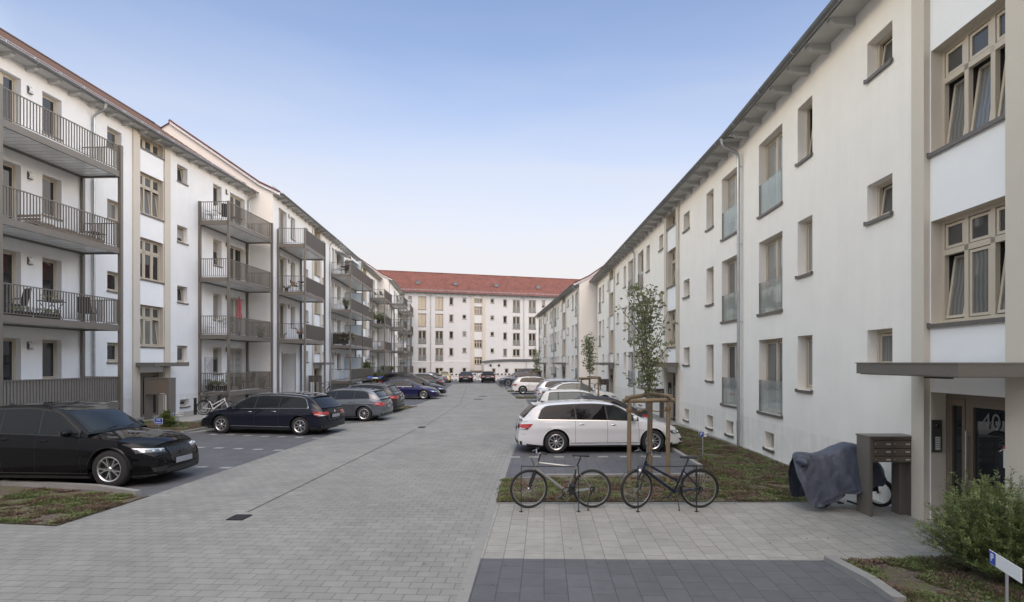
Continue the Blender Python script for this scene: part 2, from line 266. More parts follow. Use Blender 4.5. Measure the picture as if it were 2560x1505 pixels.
# ---------------------------------------------------------------- helpers
ORG = {}
def link(name, data, parent=None, loc=(0, 0, 0), rot=(0, 0, 0)):
    o = bpy.data.objects.new(name, data); sc.collection.objects.link(o)
    o.location = loc; o.rotation_euler = rot
    if parent: o.parent = parent
    return o
def tag(o, label=None, cat=None, group=None, kind=None):
    if label: o['label'] = label
    if cat: o['category'] = cat
    if group: o['group'] = group
    if kind: o['kind'] = kind
    return o
def thing(name, loc, label, cat, group=None, rotz=0):
    o = link(name, None, None, loc, (0, 0, rotz)); ORG[o] = Vector(loc); o.empty_display_size = .3
    return tag(o, label, cat, group)
class MB:
    def __init__(s): s.v = []; s.f = []; s.m = []; s.ms = []; s.uv = {}; s.sm = set()
    def mi(s, m):
        m = M[m] if isinstance(m, str) else m
        if m not in s.ms: s.ms.append(m)
        return s.ms.index(m)
    def face(s, pts, m, uv=None, smooth=False):
        b = len(s.v); s.v += [tuple(p) for p in pts]; s.f.append(tuple(range(b, b + len(pts)))); s.m.append(s.mi(m))
        if uv: s.uv[len(s.f) - 1] = uv
        if smooth: s.sm.add(len(s.f) - 1)
    def raw(s, vs, fs, m, smooth=False, T=None):
        b = len(s.v); k = s.mi(m)
        s.v += [tuple(T @ Vector(p)) if T else tuple(p) for p in vs]
        for f in fs:
            s.f.append(tuple(b + i for i in f)); s.m.append(k)
            if smooth: s.sm.add(len(s.f) - 1)
    def box(s, lo, hi, m, T=None):
        x0, y0, z0 = lo; x1, y1, z1 = hi
        vs = [(x0, y0, z0), (x1, y0, z0), (x1, y1, z0), (x0, y1, z0), (x0, y0, z1), (x1, y0, z1), (x1, y1, z1), (x0, y1, z1)]
        s.raw(vs, [(0, 3, 2, 1), (4, 5, 6, 7), (0, 1, 5, 4), (1, 2, 6, 5), (2, 3, 7, 6), (3, 0, 4, 7)], m, T=T)
    def cbox(s, c, size, m, rz=0, T=None):
        h = Vector(size) / 2
        t = Matrix.Translation(c) @ Matrix.Rotation(rz, 4, 'Z')
        if T: t = T @ t
        s.box(-h, h, m, t)
    def tube(s, pts, r, m, n=8, smooth=True, cap=True, flat=None):
        pts = [Vector(p) for p in pts]; k = len(pts); rs = r if isinstance(r, (list, tuple)) else [r] * k
        vs = []; fs = []; prev = None
        for i, p in enumerate(pts):
            d = (pts[min(i + 1, k - 1)] - pts[max(i - 1, 0)])
            d = d.normalized() if d.length > 1e-9 else Vector((0, 0, 1))
            if prev is None: a = d.orthogonal().normalized()
            else:
                a = prev - d * prev.dot(d); a = a.normalized() if a.length > 1e-6 else d.orthogonal().normalized()
            prev = a; b = d.cross(a)
            for j in range(n):
                t = 2 * math.pi * j / n; vs.append(p + (a * math.cos(t) + b * math.sin(t)) * rs[i])
        for i in range(k - 1):
            for j in range(n):
                fs.append((i * n + j, i * n + (j + 1) % n, (i + 1) * n + (j + 1) % n, (i + 1) * n + j))
        if cap: fs.append(tuple(range(n))[::-1]); fs.append(tuple(range((k - 1) * n, k * n)))
        s.raw(vs, fs, m, smooth)
    def grid(s, P, nu, nv, m, smooth=True, closeu=False):
        vs = [P(i, j) for i in range(nu) for j in range(nv)]; fs = []
        for i in range(nu if closeu else nu - 1):
            for j in range(nv - 1):
                i2 = (i + 1) % nu; fs.append((i * nv + j, i2 * nv + j, i2 * nv + j + 1, i * nv + j + 1))
        s.raw(vs, fs, m, smooth)
    def lathe(s, prof, m, n=32, axis='Y', c=(0, 0, 0), smooth=True):
        # prof: (axial, radius)
        c = Vector(c)
        def P(i, j):
            a, r = prof[j]; t = 2 * math.pi * i / n
            if axis == 'Y': q = Vector((r * math.cos(t), a, r * math.sin(t)))
            elif axis == 'Z': q = Vector((r * math.cos(t), r * math.sin(t), a))
            else: q = Vector((a, r * math.cos(t), r * math.sin(t)))
            return c + q
        s.grid(P, n, len(prof), m, smooth, True)
    def ellipsoid(s, c, r, m, n=12, k=8, T=None, jit=0):
        c = Vector(c); vs = []; fs = []
        for i in range(k + 1):
            a = math.pi * i / k
            for j in range(n):
                t = 2 * math.pi * j / n; q = 1 + (rnd.random() - .5) * jit
                vs.append(c + Vector((math.sin(a) * math.cos(t) * r[0], math.sin(a) * math.sin(t) * r[1], math.cos(a) * r[2])) * q if not jit else c + Vector((math.sin(a) * math.cos(t) * r[0] * q, math.sin(a) * math.sin(t) * r[1] * q, math.cos(a) * r[2] * q)))
        for i in range(k):
            for j in range(n): fs.append((i * n + j, (i + 1) * n + j, (i + 1) * n + (j + 1) % n, i * n + (j + 1) % n))
        s.raw(vs, fs, m, True, T)
    def mesh(s, name, off=(0, 0, 0), weld=False, angle=40):
        me = bpy.data.meshes.new(name); ox, oy, oz = off
        me.from_pydata([(x - ox, y - oy, z - oz) for x, y, z in s.v], [], s.f)
        for m in s.ms: me.materials.append(m)
        me.polygons.foreach_set('material_index', s.m)
        if s.sm: me.polygons.foreach_set('use_smooth', [i in s.sm for i in range(len(s.f))])
        if s.uv:
            ul = me.uv_layers.new(name='UVMap')
            for i, p in enumerate(me.polygons):
                if i in s.uv:
                    for li, uv in zip(p.loop_indices, s.uv[i]): ul.data[li].uv = uv
        if weld:
            bm = bmesh.new(); bm.from_mesh(me); bmesh.ops.remove_doubles(bm, verts=bm.verts, dist=.0008)
            bmesh.ops.dissolve_degenerate(bm, dist=.0005, edges=bm.edges)
            bmesh.ops.recalc_face_normals(bm, faces=bm.faces); bm.to_mesh(me); bm.free()
        if s.sm: me.set_sharp_from_angle(angle=R(angle))
        me.update(); return me
    def build(s, name, parent=None, weld=False, angle=40):
        off = ORG.get(parent, Vector((0, 0, 0))) if parent else Vector((0, 0, 0))
        o = link(name, s.mesh(name, off, weld, angle), parent)
        ORG[o] = off
        return o
def G(px, py, z=0.0):
    Y = F * (H - z) / (py - HY); return Vector(((px - CX) / F * Y, Y, z))
def P3(px, py, Y): return Vector(((px - CX) / F * Y, Y, H + (HY - py) * Y / F))
def pchip(pts):
    xs = [p[0] for p in pts]; ys = [p[1] for p in pts]; n = len(xs)
    h = [xs[i + 1] - xs[i] for i in range(n - 1)]; dl = [(ys[i + 1] - ys[i]) / h[i] for i in range(n - 1)]
    m = [0] * n; m[0] = dl[0]; m[-1] = dl[-1]
    for i in range(1, n - 1):
        if dl[i - 1] * dl[i] > 0:
            w1 = 2 * h[i] + h[i - 1]; w2 = h[i] + 2 * h[i - 1]; m[i] = (w1 + w2) / (w1 / dl[i - 1] + w2 / dl[i])
    def f(x):
        if x <= xs[0]: return ys[0]
        if x >= xs[-1]: return ys[-1]
        i = 0
        while x > xs[i + 1]: i += 1
        t = (x - xs[i]) / h[i]; t2 = t * t; t3 = t2 * t
        return (2 * t3 - 3 * t2 + 1) * ys[i] + (t3 - 2 * t2 + t) * h[i] * m[i] + (-2 * t3 + 3 * t2) * ys[i + 1] + (t3 - t2) * h[i] * m[i + 1]
    return f
def dup(root, loc, rotz, label=None, group=None):
    def cp(o, par):
        c = o.copy(); sc.collection.objects.link(c)
        if par: c.parent = par
        for ch in kids.get(o, []): cp(ch, c)
        return c
    kids = {}
    for o in bpy.data.objects:
        if o.parent: kids.setdefault(o.parent, []).append(o)
    r = cp(root, None); r.location = loc; r.rotation_euler = (0, 0, rotz)
    if label: r['label'] = label
    if group: r['group'] = group
    return r
def text_mesh(s, size, m, depth=.002, bold=False):
    cu = bpy.data.curves.new('t', 'FONT'); cu.body = s; cu.size = size; cu.extrude = depth; cu.align_x = 'CENTER'; cu.align_y = 'CENTER'
    if bold: cu.offset = size * .02
    o = bpy.data.objects.new('t', cu); sc.collection.objects.link(o)
    dg = bpy.context.evaluated_depsgraph_get(); me = bpy.data.meshes.new_from_object(o.evaluated_get(dg)); bpy.data.objects.remove(o)
    me.materials.clear(); me.materials.append(M[m]); return me
# ---------------------------------------------------------------- facades
class Fac:
    """a straight stretch of facade: u runs along a->b, o outwards, z up (outward is left of a->b)"""
    def __init__(s, root, a, b, ztop, wall='plaster', plinth=.95):
        s.root = root; s.a = Vector((a[0], a[1], 0)); bb = Vector((b[0], b[1], 0)); s.L = (bb - s.a).length
        s.d = (bb - s.a).normalized(); s.n = Vector((-s.d.y, s.d.x, 0)); s.z = ztop; s.wall = wall; s.pl = plinth
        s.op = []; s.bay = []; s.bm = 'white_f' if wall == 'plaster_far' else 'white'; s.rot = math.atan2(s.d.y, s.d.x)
        s.T = Matrix(((s.d.x, s.n.x, 0, s.a.x), (s.d.y, s.n.y, 0, s.a.y), (0, 0, 1, 0), (0, 0, 0, 1)))
    def u(s, px, o=0.0):
        k = (px - CX) / F; a = s.a + s.n * o
        return (k * a.y - a.x) / (s.d.x - k * s.d.y)
    def us(s, p0, p1, o=0.0):
        a, b = s.u(p0, o), s.u(p1, o); return (min(a, b), max(a, b))
    def p(s, u, o, z): return s.a + s.d * u + s.n * o + Vector((0, 0, z))
    def box(s, mb, u0, u1, o0, o1, z0, z1, m): mb.box((min(u0, u1), min(o0, o1), z0), (max(u0, u1), max(o0, o1), z1), m, s.T)
    def opening(s, u0, u1, z0, z1, dep=.28, rev=None): s.op.append((u0, u1, z0, z1, dep, rev))
    def build_wall(s, name='wall'):
        mb = MB()
        U = {0, s.L}; Z = {0, s.z, s.pl}
        for o in s.op: U |= {o[0], o[1]}; Z |= {o[2], o[3]}
        for b in s.bay: U |= {b[0], b[1]}
        U = sorted(x for x in U if 0 <= x <= s.L); Z = sorted(x for x in Z if 0 <= x <= s.z)
        for i in range(len(U) - 1):
            if U[i + 1] - U[i] < 1e-5: continue
            for j in range(len(Z) - 1):
                if Z[j + 1] - Z[j] < 1e-5: continue
                cu, cz = (U[i] + U[i + 1]) / 2, (Z[j] + Z[j + 1]) / 2
                if any(o[0] < cu < o[1] and o[2] < cz < o[3] for o in s.op): continue
                m = s.wall
                if any(b[0] < cu < b[1] for b in s.bay): m = s.bm
                elif cz < s.pl: m = 'plinth_c' if s.wall == 'plaster_cream' else 'plinth'
                mb.face([s.p(U[i], 0, Z[j]), s.p(U[i + 1], 0, Z[j]), s.p(U[i + 1], 0, Z[j + 1]), s.p(U[i], 0, Z[j + 1])][::-1], m)
        for u0, u1, z0, z1, d, rev in s.op:
            m = rev or s.wall
            for (a, b) in (((u0, z0), (u0, z1)), ((u0, z1), (u1, z1)), ((u1, z1), (u1, z0)), ((u1, z0), (u0, z0))):
                mb.face([s.p(a[0], 0, a[1]), s.p(b[0], 0, b[1]), s.p(b[0], -d, b[1]), s.p(a[0], -d, a[1])], m)
        return mb.build(name, s.root)
WM = {}
def win_meshes(w, h, style, pane, tilt, dep):
    key = (round(w, 2), round(h, 2), style, pane, tilt, round(dep, 2))
    if key in WM: return WM[key]
    w, h = key[0], key[1]
    fr, pn = MB(), MB(); fw, ft = .065, .07
    x0, x1 = -w / 2, w / 2
    # outer frame
    for lo, hi in (((x0, 0, 0), (x1, ft, fw)), ((x0, 0, h - fw), (x1, ft, h)), ((x0, 0, fw), (x0 + fw, ft, h - fw)), ((x1 - fw, 0, fw), (x1, ft, h - fw))):
        fr.box(lo, hi, 'frame')
    cols = {'one': 1, 'two': 2, 'stair3': 3, 'stair3s': 3, 'door': 1}[style]
    rows = [(fw, h - fw)] if style != 'stair3' else [(fw, h * .66), (h * .66 + .09, h - fw)]
    if style == 'stair3': fr.box((x0 + fw, 0, h * .66), (x1 - fw, ft, h * .66 + .09), 'frame')
    cw = (w - 2 * fw - (cols - 1) * .08) / cols
    for c in range(cols):
        a = x0 + fw + c * (cw + .08); b = a + cw
        if c: fr.box((a - .08, 0, fw), (a, ft, h - fw), 'frame')
        for ri, (za, zb) in enumerate(rows):
            op = tilt and ri == 0 and (tilt == 'all' or (tilt == 'some' and c != 1) or tilt == 'yes')
            T = Matrix.Translation((0, .015, za)) @ (Matrix.Rotation(R(7.5), 4, 'X') if op else Matrix.Identity(4))
            g = .012; sw = .055; hh = zb - za
            for lo, hi in (((a + g, 0, g), (b - g, .045, sw)), ((a + g, 0, hh - sw), (b - g, .045, hh - g)), ((a + g, 0, sw), (a + sw, .045, hh - sw)), ((b - sw, 0, sw), (b - g, .045, hh - sw))):
                fr.box(lo, hi, 'frame', T)
            pm = pane if not (style == 'stair3' and pane == 'gcurt' and ri == 1) else 'gmid'
            if pm in ('h1', 'h2'):
                zs = sw + (hh - 2 * sw) * (.55 if pm == 'h1' else .25)
                pn.box((a + sw, .012, sw), (b - sw, .026, zs), 'gdark', T); pn.box((a + sw, .012, zs), (b - sw, .026, hh - sw), 'gblind' if pm == 'h1' else 'groll', T)
            else: pn.box((a + sw, .012, sw), (b - sw, .026, hh - sw), pm, T)
            if op:
                fr.box((a, -.5, za), (b, -.49, zb), 'open'); fr.box((a, -.5, za), (a + .002, 0, zb), 'soffit'); fr.box((b - .002, -.5, za), (b, 0, zb), 'open')
                fr.box((a, -.5, zb - .002), (b, 0, zb), 'open')
            else: pn.face([(a, -.004, za), (b, -.004, za), (b, -.004, zb), (a, -.004, zb)][::-1], 'open')
    WM[key] = (fr.mesh('window'), pn.mesh('pane')); return WM[key]
SM = {}
def sill_mesh(w, dep):
    k = (round(w, 2), round(dep, 2))
    if k not in SM:
        s = MB(); s.box((-w / 2 - .03, .072, -.035), (w / 2 + .03, dep + .055, -.003), 'sill'); s.box((-w / 2 - .03, dep + .035, -.065), (w / 2 + .03, dep + .055, -.035), 'sill')
        for x in (-w / 2 - .032, w / 2 + .002): s.box((x, dep + .004, -.035), (x + .03, dep + .057, .018), 'sill')
        SM[k] = s.mesh('sill')
    return SM[k]
RM = {}
def rail_mesh(w, dep, hr=.9):
    k = (round(w, 2), round(dep, 2))
    if k not in RM:
        s = MB(); s.box((-w / 2 + .05, dep - .03, .03), (w / 2 - .05, dep - .016, hr), 'rail_glass')
        for x in (-1, 1): s.box((x * (w / 2 - .03) - .018, dep - .05, 0.0), (x * (w / 2 - .03) + .018, dep + .004, hr), 'taupe_l')
        RM[k] = s.mesh('glass_railing')
    return RM[k]
PANES = ['gdark', 'gdark', 'gmid', 'gcurt', 'gblind', 'gmid', 'h1', 'h2', 'gdark', 'gdark']
def window(fac, u0, u1, z0, z1, style='one', dep=.28, pane=None, tilt=None, sill=True, rail=False, rev=None, nm='window'):
    fac.opening(u0, u1, z0, z1, dep, rev)
    pane = pane or rnd.choice(PANES); w, h = u1 - u0, z1 - z0
    f, p = win_meshes(w - .002, h - .002, style, pane, tilt, dep)
    P = fac.p((u0 + u1) / 2, -dep, z0) - ORG[fac.root]
    o = link(nm, f, fac.root, P, (0, 0, fac.rot)); link('pane', p, o)
    if sill: link('sill', sill_mesh(w, dep), o)
    if rail: link('glass_railing', rail_mesh(w, dep), o)
    return o
def col(fac, pxs, rows, **k):
    u0, u1 = fac.us(*pxs)
    for r in rows: window(fac, u0, u1, r[0], r[1], **k)
def stair(fac, pxs, pil, rows, root, canopy=None, door=True, num=None, dtop=2.12, pw=None, dep=.26):
    u0, u1 = fac.us(*pxs)
    fac.bay.append((u0, u1))
    for i, r in enumerate(rows):
        window(fac, u0 + .02, u1 - .02, r[0], r[1], style='stair3' if r[1] - r[0] > 1.2 else 'stair3s', dep=dep, pane=rnd.choice(['gcurt', 'gdark', 'gmid']), tilt=rnd.choice([None, 'some', 'all']) if r[1] - r[0] > 1.2 else None, rev='beige')
    wp = pil
    for a, b in ((u0 - wp, u0), (u1, u1 + wp)):
        m = MB(); fac.box(m, a, b, -.02, .07, 0, fac.z - .02, 'beige'); m.build('pilaster', root)
    if door:
        fac.opening(u0 + .02, u1 - .02, 0, dtop, dep + .05, 'beige')
        entrance(fac, root, u0 + .02, u1 - .02, dtop, dep + .05, num)
    if canopy:
        c0, c1, pr, zc = canopy
        m = MB(); fac.box(m, c0, c1, .072, pr, zc - .16, zc, 'taupe'); fac.box(m, c0 + .04, c1 - .04, .08, pr - .04, zc - .168, zc - .16, 'taupe_l')
        fac.box(m, c0 - .012, c1 + .012, .072, pr + .012, zc, zc + .012, 'taupe_l')
        fac.box(m, (c0 + c1) / 2 - .2, (c0 + c1) / 2 + .2, pr * .5, pr * .5 + .1, zc - .2, zc - .168, 'black'); m.build('canopy', root)
def entrance(fac, root, u0, u1, zt, dep, num):
    right = fac.d.y > 0; wd = u1 - u0; off = .01 if right else (.42 if wd > 1.3 else .12)       # solid part beside the door
    a = u0 if fac.d.y < 0 else u0; b = u1
    # the door stands towards the near side of the recess
    if fac.d.y > 0: du0, du1 = u0, u1 - off
    else: du0, du1 = u0 + .0, u1 - off
    m = MB(); fac.box(m, u0, u1, -dep - .05, -dep - .005, 0, zt, 'beige'); m.build('recess_wall', root)
    d = MB(); ft = .06
    fac.box(d, du0, du1, -dep, -dep + ft, zt - .09, zt, 'door')
    for x in (du0, du1 - .08): fac.box(d, x, x + .08, -dep, -dep + ft, 0, zt - .09, 'door')
    leaf1 = du0 + (du1 - du0) * .71
    fac.box(d, leaf1 - .03, leaf1 + .03, -dep, -dep + ft, 0, zt - .09, 'door')
    for x0, x1 in ((du0 + .08, leaf1 - .03), (leaf1 + .03, du1 - .08)):
        t = .1 if x1 - x0 > .5 else .06
        fac.box(d, x0, x0 + t, -dep + .005, -dep + ft + .01, 0, zt - .09, 'door'); fac.box(d, x1 - t, x1, -dep + .005, -dep + ft + .01, 0, zt - .09, 'door')
        fac.box(d, x0 + t, x1 - t, -dep + .005, -dep + ft + .01, 0, .12, 'door'); fac.box(d, x0 + t, x1 - t, -dep + .005, -dep + ft + .01, zt - .2, zt - .09, 'door')
    o = d.build('door', root)
    g = MB()
    for x0, x1 in ((du0 + .08, leaf1 - .03), (leaf1 + .03, du1 - .08)):
        t = .1 if x1 - x0 > .5 else .06; fac.box(g, x0 + t, x1 - t, -dep + .02, -dep + .035, .12, zt - .2, 'gdark')
    g.build('pane', o)
    hnd = MB(); hu = leaf1 - .06
    hnd.tube([fac.p(hu, -dep + .12, .75), fac.p(hu, -dep + .12, 1.55)], .015, 'steel'); 
    for z in (.85, 1.45): hnd.tube([fac.p(hu, -dep + .06, z), fac.p(hu, -dep + .12, z)], .01, 'steel', 6)
    hnd.build('handle', o)
    if right:
        ic = MB(); fac.box(ic, u1 - .03, u1 - .004, -.155, .0, 1.15, 1.67, 'inox'); ic.ellipsoid(fac.p(u1 - .035, -.075, 1.58), (.035, .03, .035), 'black')
        for k in range(6): fac.box(ic, u1 - .036, u1 - .03, -.125, -.05, 1.19 + k * .036, 1.216 + k * .036, 'poster')
        ic.build('intercom', root)
    if off > .3:
        ic = MB(); uu = u1 + .07
        uu = (du1 + u1) / 2 if off > .3 else u1
        fac.box(ic, uu - .085, uu + .085, -dep, -dep + .025, 1.0, 1.62, 'inox'); 
        ic.ellipsoid(fac.p(uu, -dep + .03, 1.52), (.04, .04, .04), 'black')
        for k in range(6): fac.box(ic, uu - .05, uu + .03, -dep + .025, -dep + .03, 1.05 + k * .045, 1.083 + k * .045, 'poster')
        ic.build('intercom', root)
    if num:
        tm = text_mesh(num, .34, 'text'); gu = (du0 + leaf1) / 2 + .1
        P = fac.p(gu, -dep + .045, 1.72) - ORG[root]
        link('house_number', tm, root, P, (R(90), 0, fac.rot + math.pi))
        ps = MB(); fac.box(ps, gu - .42, gu - .2, -dep + .036, -dep + .04, 1.1, 1.42, 'poster'); fac.box(ps, gu - .42, gu - .2, -dep + .04, -dep + .043, 1.37, 1.42, 'red_p')
        fac.box(ps, gu - .38, gu - .25, -dep + .04, -dep + .043, 1.14, 1.24, 'gmid')
        ps.build('notice', root)
def roof(fac, root, ze, rise=4.4, half=6.3, over=.5, u0=None, u1=None, tile='tile_r', verge=(True, True), guard=True, rafters=True, deep=None, flare=True):
    u0 = -.1 if u0 is None else u0; u1 = fac.L + .1 if u1 is None else u1
    deep = deep or half * 2
    prof = [(over, ze), (over - 1.3, ze + .62), (-half * .5, ze + rise * .5 + .05), (-half, ze + rise)]
    if not flare: prof = [(over, ze), (-half, ze + rise)]
    mb = MB(); pts = []; step = .34; dist = 0
    for (o0, z0), (o1, z1) in zip(prof, prof[1:]):
        L = math.hypot(o1 - o0, z1 - z0); n = max(1, round(L / step))
        for i in range(n): pts.append((o0 + (o1 - o0) * i / n, z0 + (z1 - z0) * i / n))
    pts.append(prof[-1])
    for i, ((o0, z0), (o1, z1)) in enumerate(zip(pts, pts[1:])):
        mb.face([fac.p(u0, o0, z0 + .075), fac.p(u1, o0, z0 + .075), fac.p(u1, o1, z1 + .045), fac.p(u0, o1, z1 + .045)][::-1], tile,
                uv=[(u0, i * step + .02), (u1, i * step + .02), (u1, i * step + step - .02), (u0, i * step + step - .02)][::-1])
        mb.face([fac.p(u0, o0, z0 + .04), fac.p(u1, o0, z0 + .04), fac.p(u1, o0, z0 + .075), fac.p(u0, o0, z0 + .075)][::-1], tile, uv=[(u0 + .05, .1)] * 4)
    mb.face([fac.p(u0, -half, ze + rise), fac.p(u1, -half, ze + rise), fac.p(u1, -deep - over, ze), fac.p(u0, -deep - over, ze)], tile, uv=[(u0, 0), (u1, 0), (u1, 7), (u0, 7)])
    rt = MB()
    mb.tube([fac.p(u0, -half, ze + rise + .05), fac.p(u1, -half, ze + rise + .05)], .1, 'tile_r' if tile == 'tile_r' else tile, 8)
    r = mb.build('roof', root)
    sf = MB()
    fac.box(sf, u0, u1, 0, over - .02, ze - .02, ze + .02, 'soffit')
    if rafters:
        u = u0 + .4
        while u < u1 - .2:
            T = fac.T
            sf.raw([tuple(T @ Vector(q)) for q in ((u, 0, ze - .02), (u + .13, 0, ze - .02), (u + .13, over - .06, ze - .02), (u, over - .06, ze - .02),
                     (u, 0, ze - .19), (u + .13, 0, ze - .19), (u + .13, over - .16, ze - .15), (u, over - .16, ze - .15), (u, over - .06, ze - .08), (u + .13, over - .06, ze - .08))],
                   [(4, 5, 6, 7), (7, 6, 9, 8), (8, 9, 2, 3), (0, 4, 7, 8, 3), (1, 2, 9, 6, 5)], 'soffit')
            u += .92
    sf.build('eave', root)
    g = MB(); k = 8; arc = [(over + .07 + .085 * math.cos(math.pi + math.pi * i / k), ze + .035 + .085 * math.sin(math.pi + math.pi * i / k)) for i in range(k + 1)]
    g.grid(lambda i, j: fac.p(u0 if i == 0 else u1, arc[j][0], arc[j][1]), 2, k + 1, 'zinc_d')
    g.tube([fac.p(u0, over + .155, ze + .035), fac.p(u1, over + .155, ze + .035)], .011, 'zinc_d', 6)
    uu = u0 + .6
    while uu < u1:
        g.tube([fac.p(uu, over + .07 + .09 * math.cos(math.pi + math.pi * i / 6), ze + .035 + .09 * math.sin(math.pi + math.pi * i / 6)) for i in range(7)], .01, 'zinc', 4); uu += 1.85
    g.build('gutter', root)
    for flag, uu, sg in ((verge[0], u0, -1), (verge[1], u1, 1)):
        if not flag: continue
        v = MB()
        for (o0, z0), (o1, z1) in zip(prof, prof[1:]):
            for a0, a1, b0, b1, m in ((0, .03, -.13, .04, 'white'), (-.02, .1, .055, .14, tile)):
                q = [fac.p(uu + sg * a0, o0, z0 + b0), fac.p(uu + sg * a1, o0, z0 + b0), fac.p(uu + sg * a1, o0, z0 + b1), fac.p(uu + sg * a0, o0, z0 + b1),
                     fac.p(uu + sg * a0, o1, z1 + b0), fac.p(uu + sg * a1, o1, z1 + b0), fac.p(uu + sg * a1, o1, z1 + b1), fac.p(uu + sg * a0, o1, z1 + b1)]
                b = len(v.v); v.raw(q, [(0, 1, 2, 3), (7, 6, 5, 4), (0, 4, 5, 1), (1, 5, 6, 2), (2, 6, 7, 3), (3, 7, 4, 0)], m)
                for i in range(6): v.uv[len(v.f) - 1 - i] = [(.1 + .07 * k, .1 + .05 * k) for k in range(4)]
        v.build('verge', root)
    if guard:
        s = MB(); og, zg = prof[0][0] - .55, ze + .35
        for dz in (.05, .13, .21): s.tube([fac.p(u0 + .2, og, zg + dz), fac.p(u1 - .2, og, zg + dz)], .012, 'zinc', 4)
        uu = u0 + .2
        while uu < u1 - .2: s.tube([fac.p(uu, og, zg), fac.p(uu, og, zg + .22)], .006, 'zinc', 4, cap=False); uu += .12
        uu = u0 + .5
        while uu < u1 - .2: fac.box(s, uu, uu + .04, og - .25, og + .03, zg - .06, zg + .2, 'zinc'); uu += 1.1
        s.build('snow_guard', root)
def body(fac, root, ze, rise=4.4, half=6.3, ends=(True, True), wall=None, deep=None):
    """gable ends, back wall"""
    deep = deep or half * 2; m = MB(); wall = wall or fac.wall
    for uu, f in ((0, ends[0]), (fac.L, ends[1])):
        if f:
            q = [fac.p(uu, 0, 0), fac.p(uu, -deep, 0), fac.p(uu, -deep, ze), fac.p(uu, -half, ze + rise), fac.p(uu, -half * .5, ze + rise * .5 + .05), fac.p(uu, -.8, ze + .6), fac.p(uu, 0, ze + .15)]
            m.face(q, wall)
    m.face([fac.p(0, -deep, 0), fac.p(fac.L, -deep, 0), fac.p(fac.L, -deep, ze), fac.p(0, -deep, ze)], wall)
    m.build('gable_wall', root)
def downpipe(fac, root, px, ze, over=.5, o=.09, u=None):
    u = fac.u(px, o) if u is None else u; m = MB()
    m.tube([fac.p(u, over + .07, ze - .03), fac.p(u, over + .07, ze - .16), fac.p(u, over + .03, ze - .26), fac.p(u, o + .1, ze - .42), fac.p(u, o + .02, ze - .52), fac.p(u, o, ze - .66), fac.p(u, o, ze - 1)], .05, 'zinc', 12)
    m.tube([fac.p(u, o, ze - 1), fac.p(u, o, .02)], .05, 'zinc', 12)
    m.tube([fac.p(u, over + .07, ze - .03), fac.p(u, over + .07, ze - .14)], [.085, .052], 'zinc', 10)
    z = ze - .9
    while z > 1: m.tube([fac.p(u, o, z), fac.p(u, o, z + .05)], .058, 'zinc', 12); fac.box(m, u - .012, u + .012, 0, o, z + .01, z + .03, 'zinc'); z -= 2.4
    m.tube([fac.p(u, o, .45), fac.p(u, o, .8)], .06, 'zinc', 12)
    m.build('downpipe', root)
def wlamp(fac, root, px, z):
    u = fac.u(px); m = MB()
    fac.box(m, u - .09, u + .09, .005, .02, z - .14, z + .14, 'taupe')
    m.grid(lambda i, j: fac.p(u - .07 + .14 * i, .03 + .06 * math.sin(math.pi * j / 8), z - .12 + .24 * j / 8), 2, 9, 'white_p')
    fac.box(m, u - .085, u + .085, .01, .09, z - .14, z - .115, 'taupe')
    m.build('wall_lamp', root)
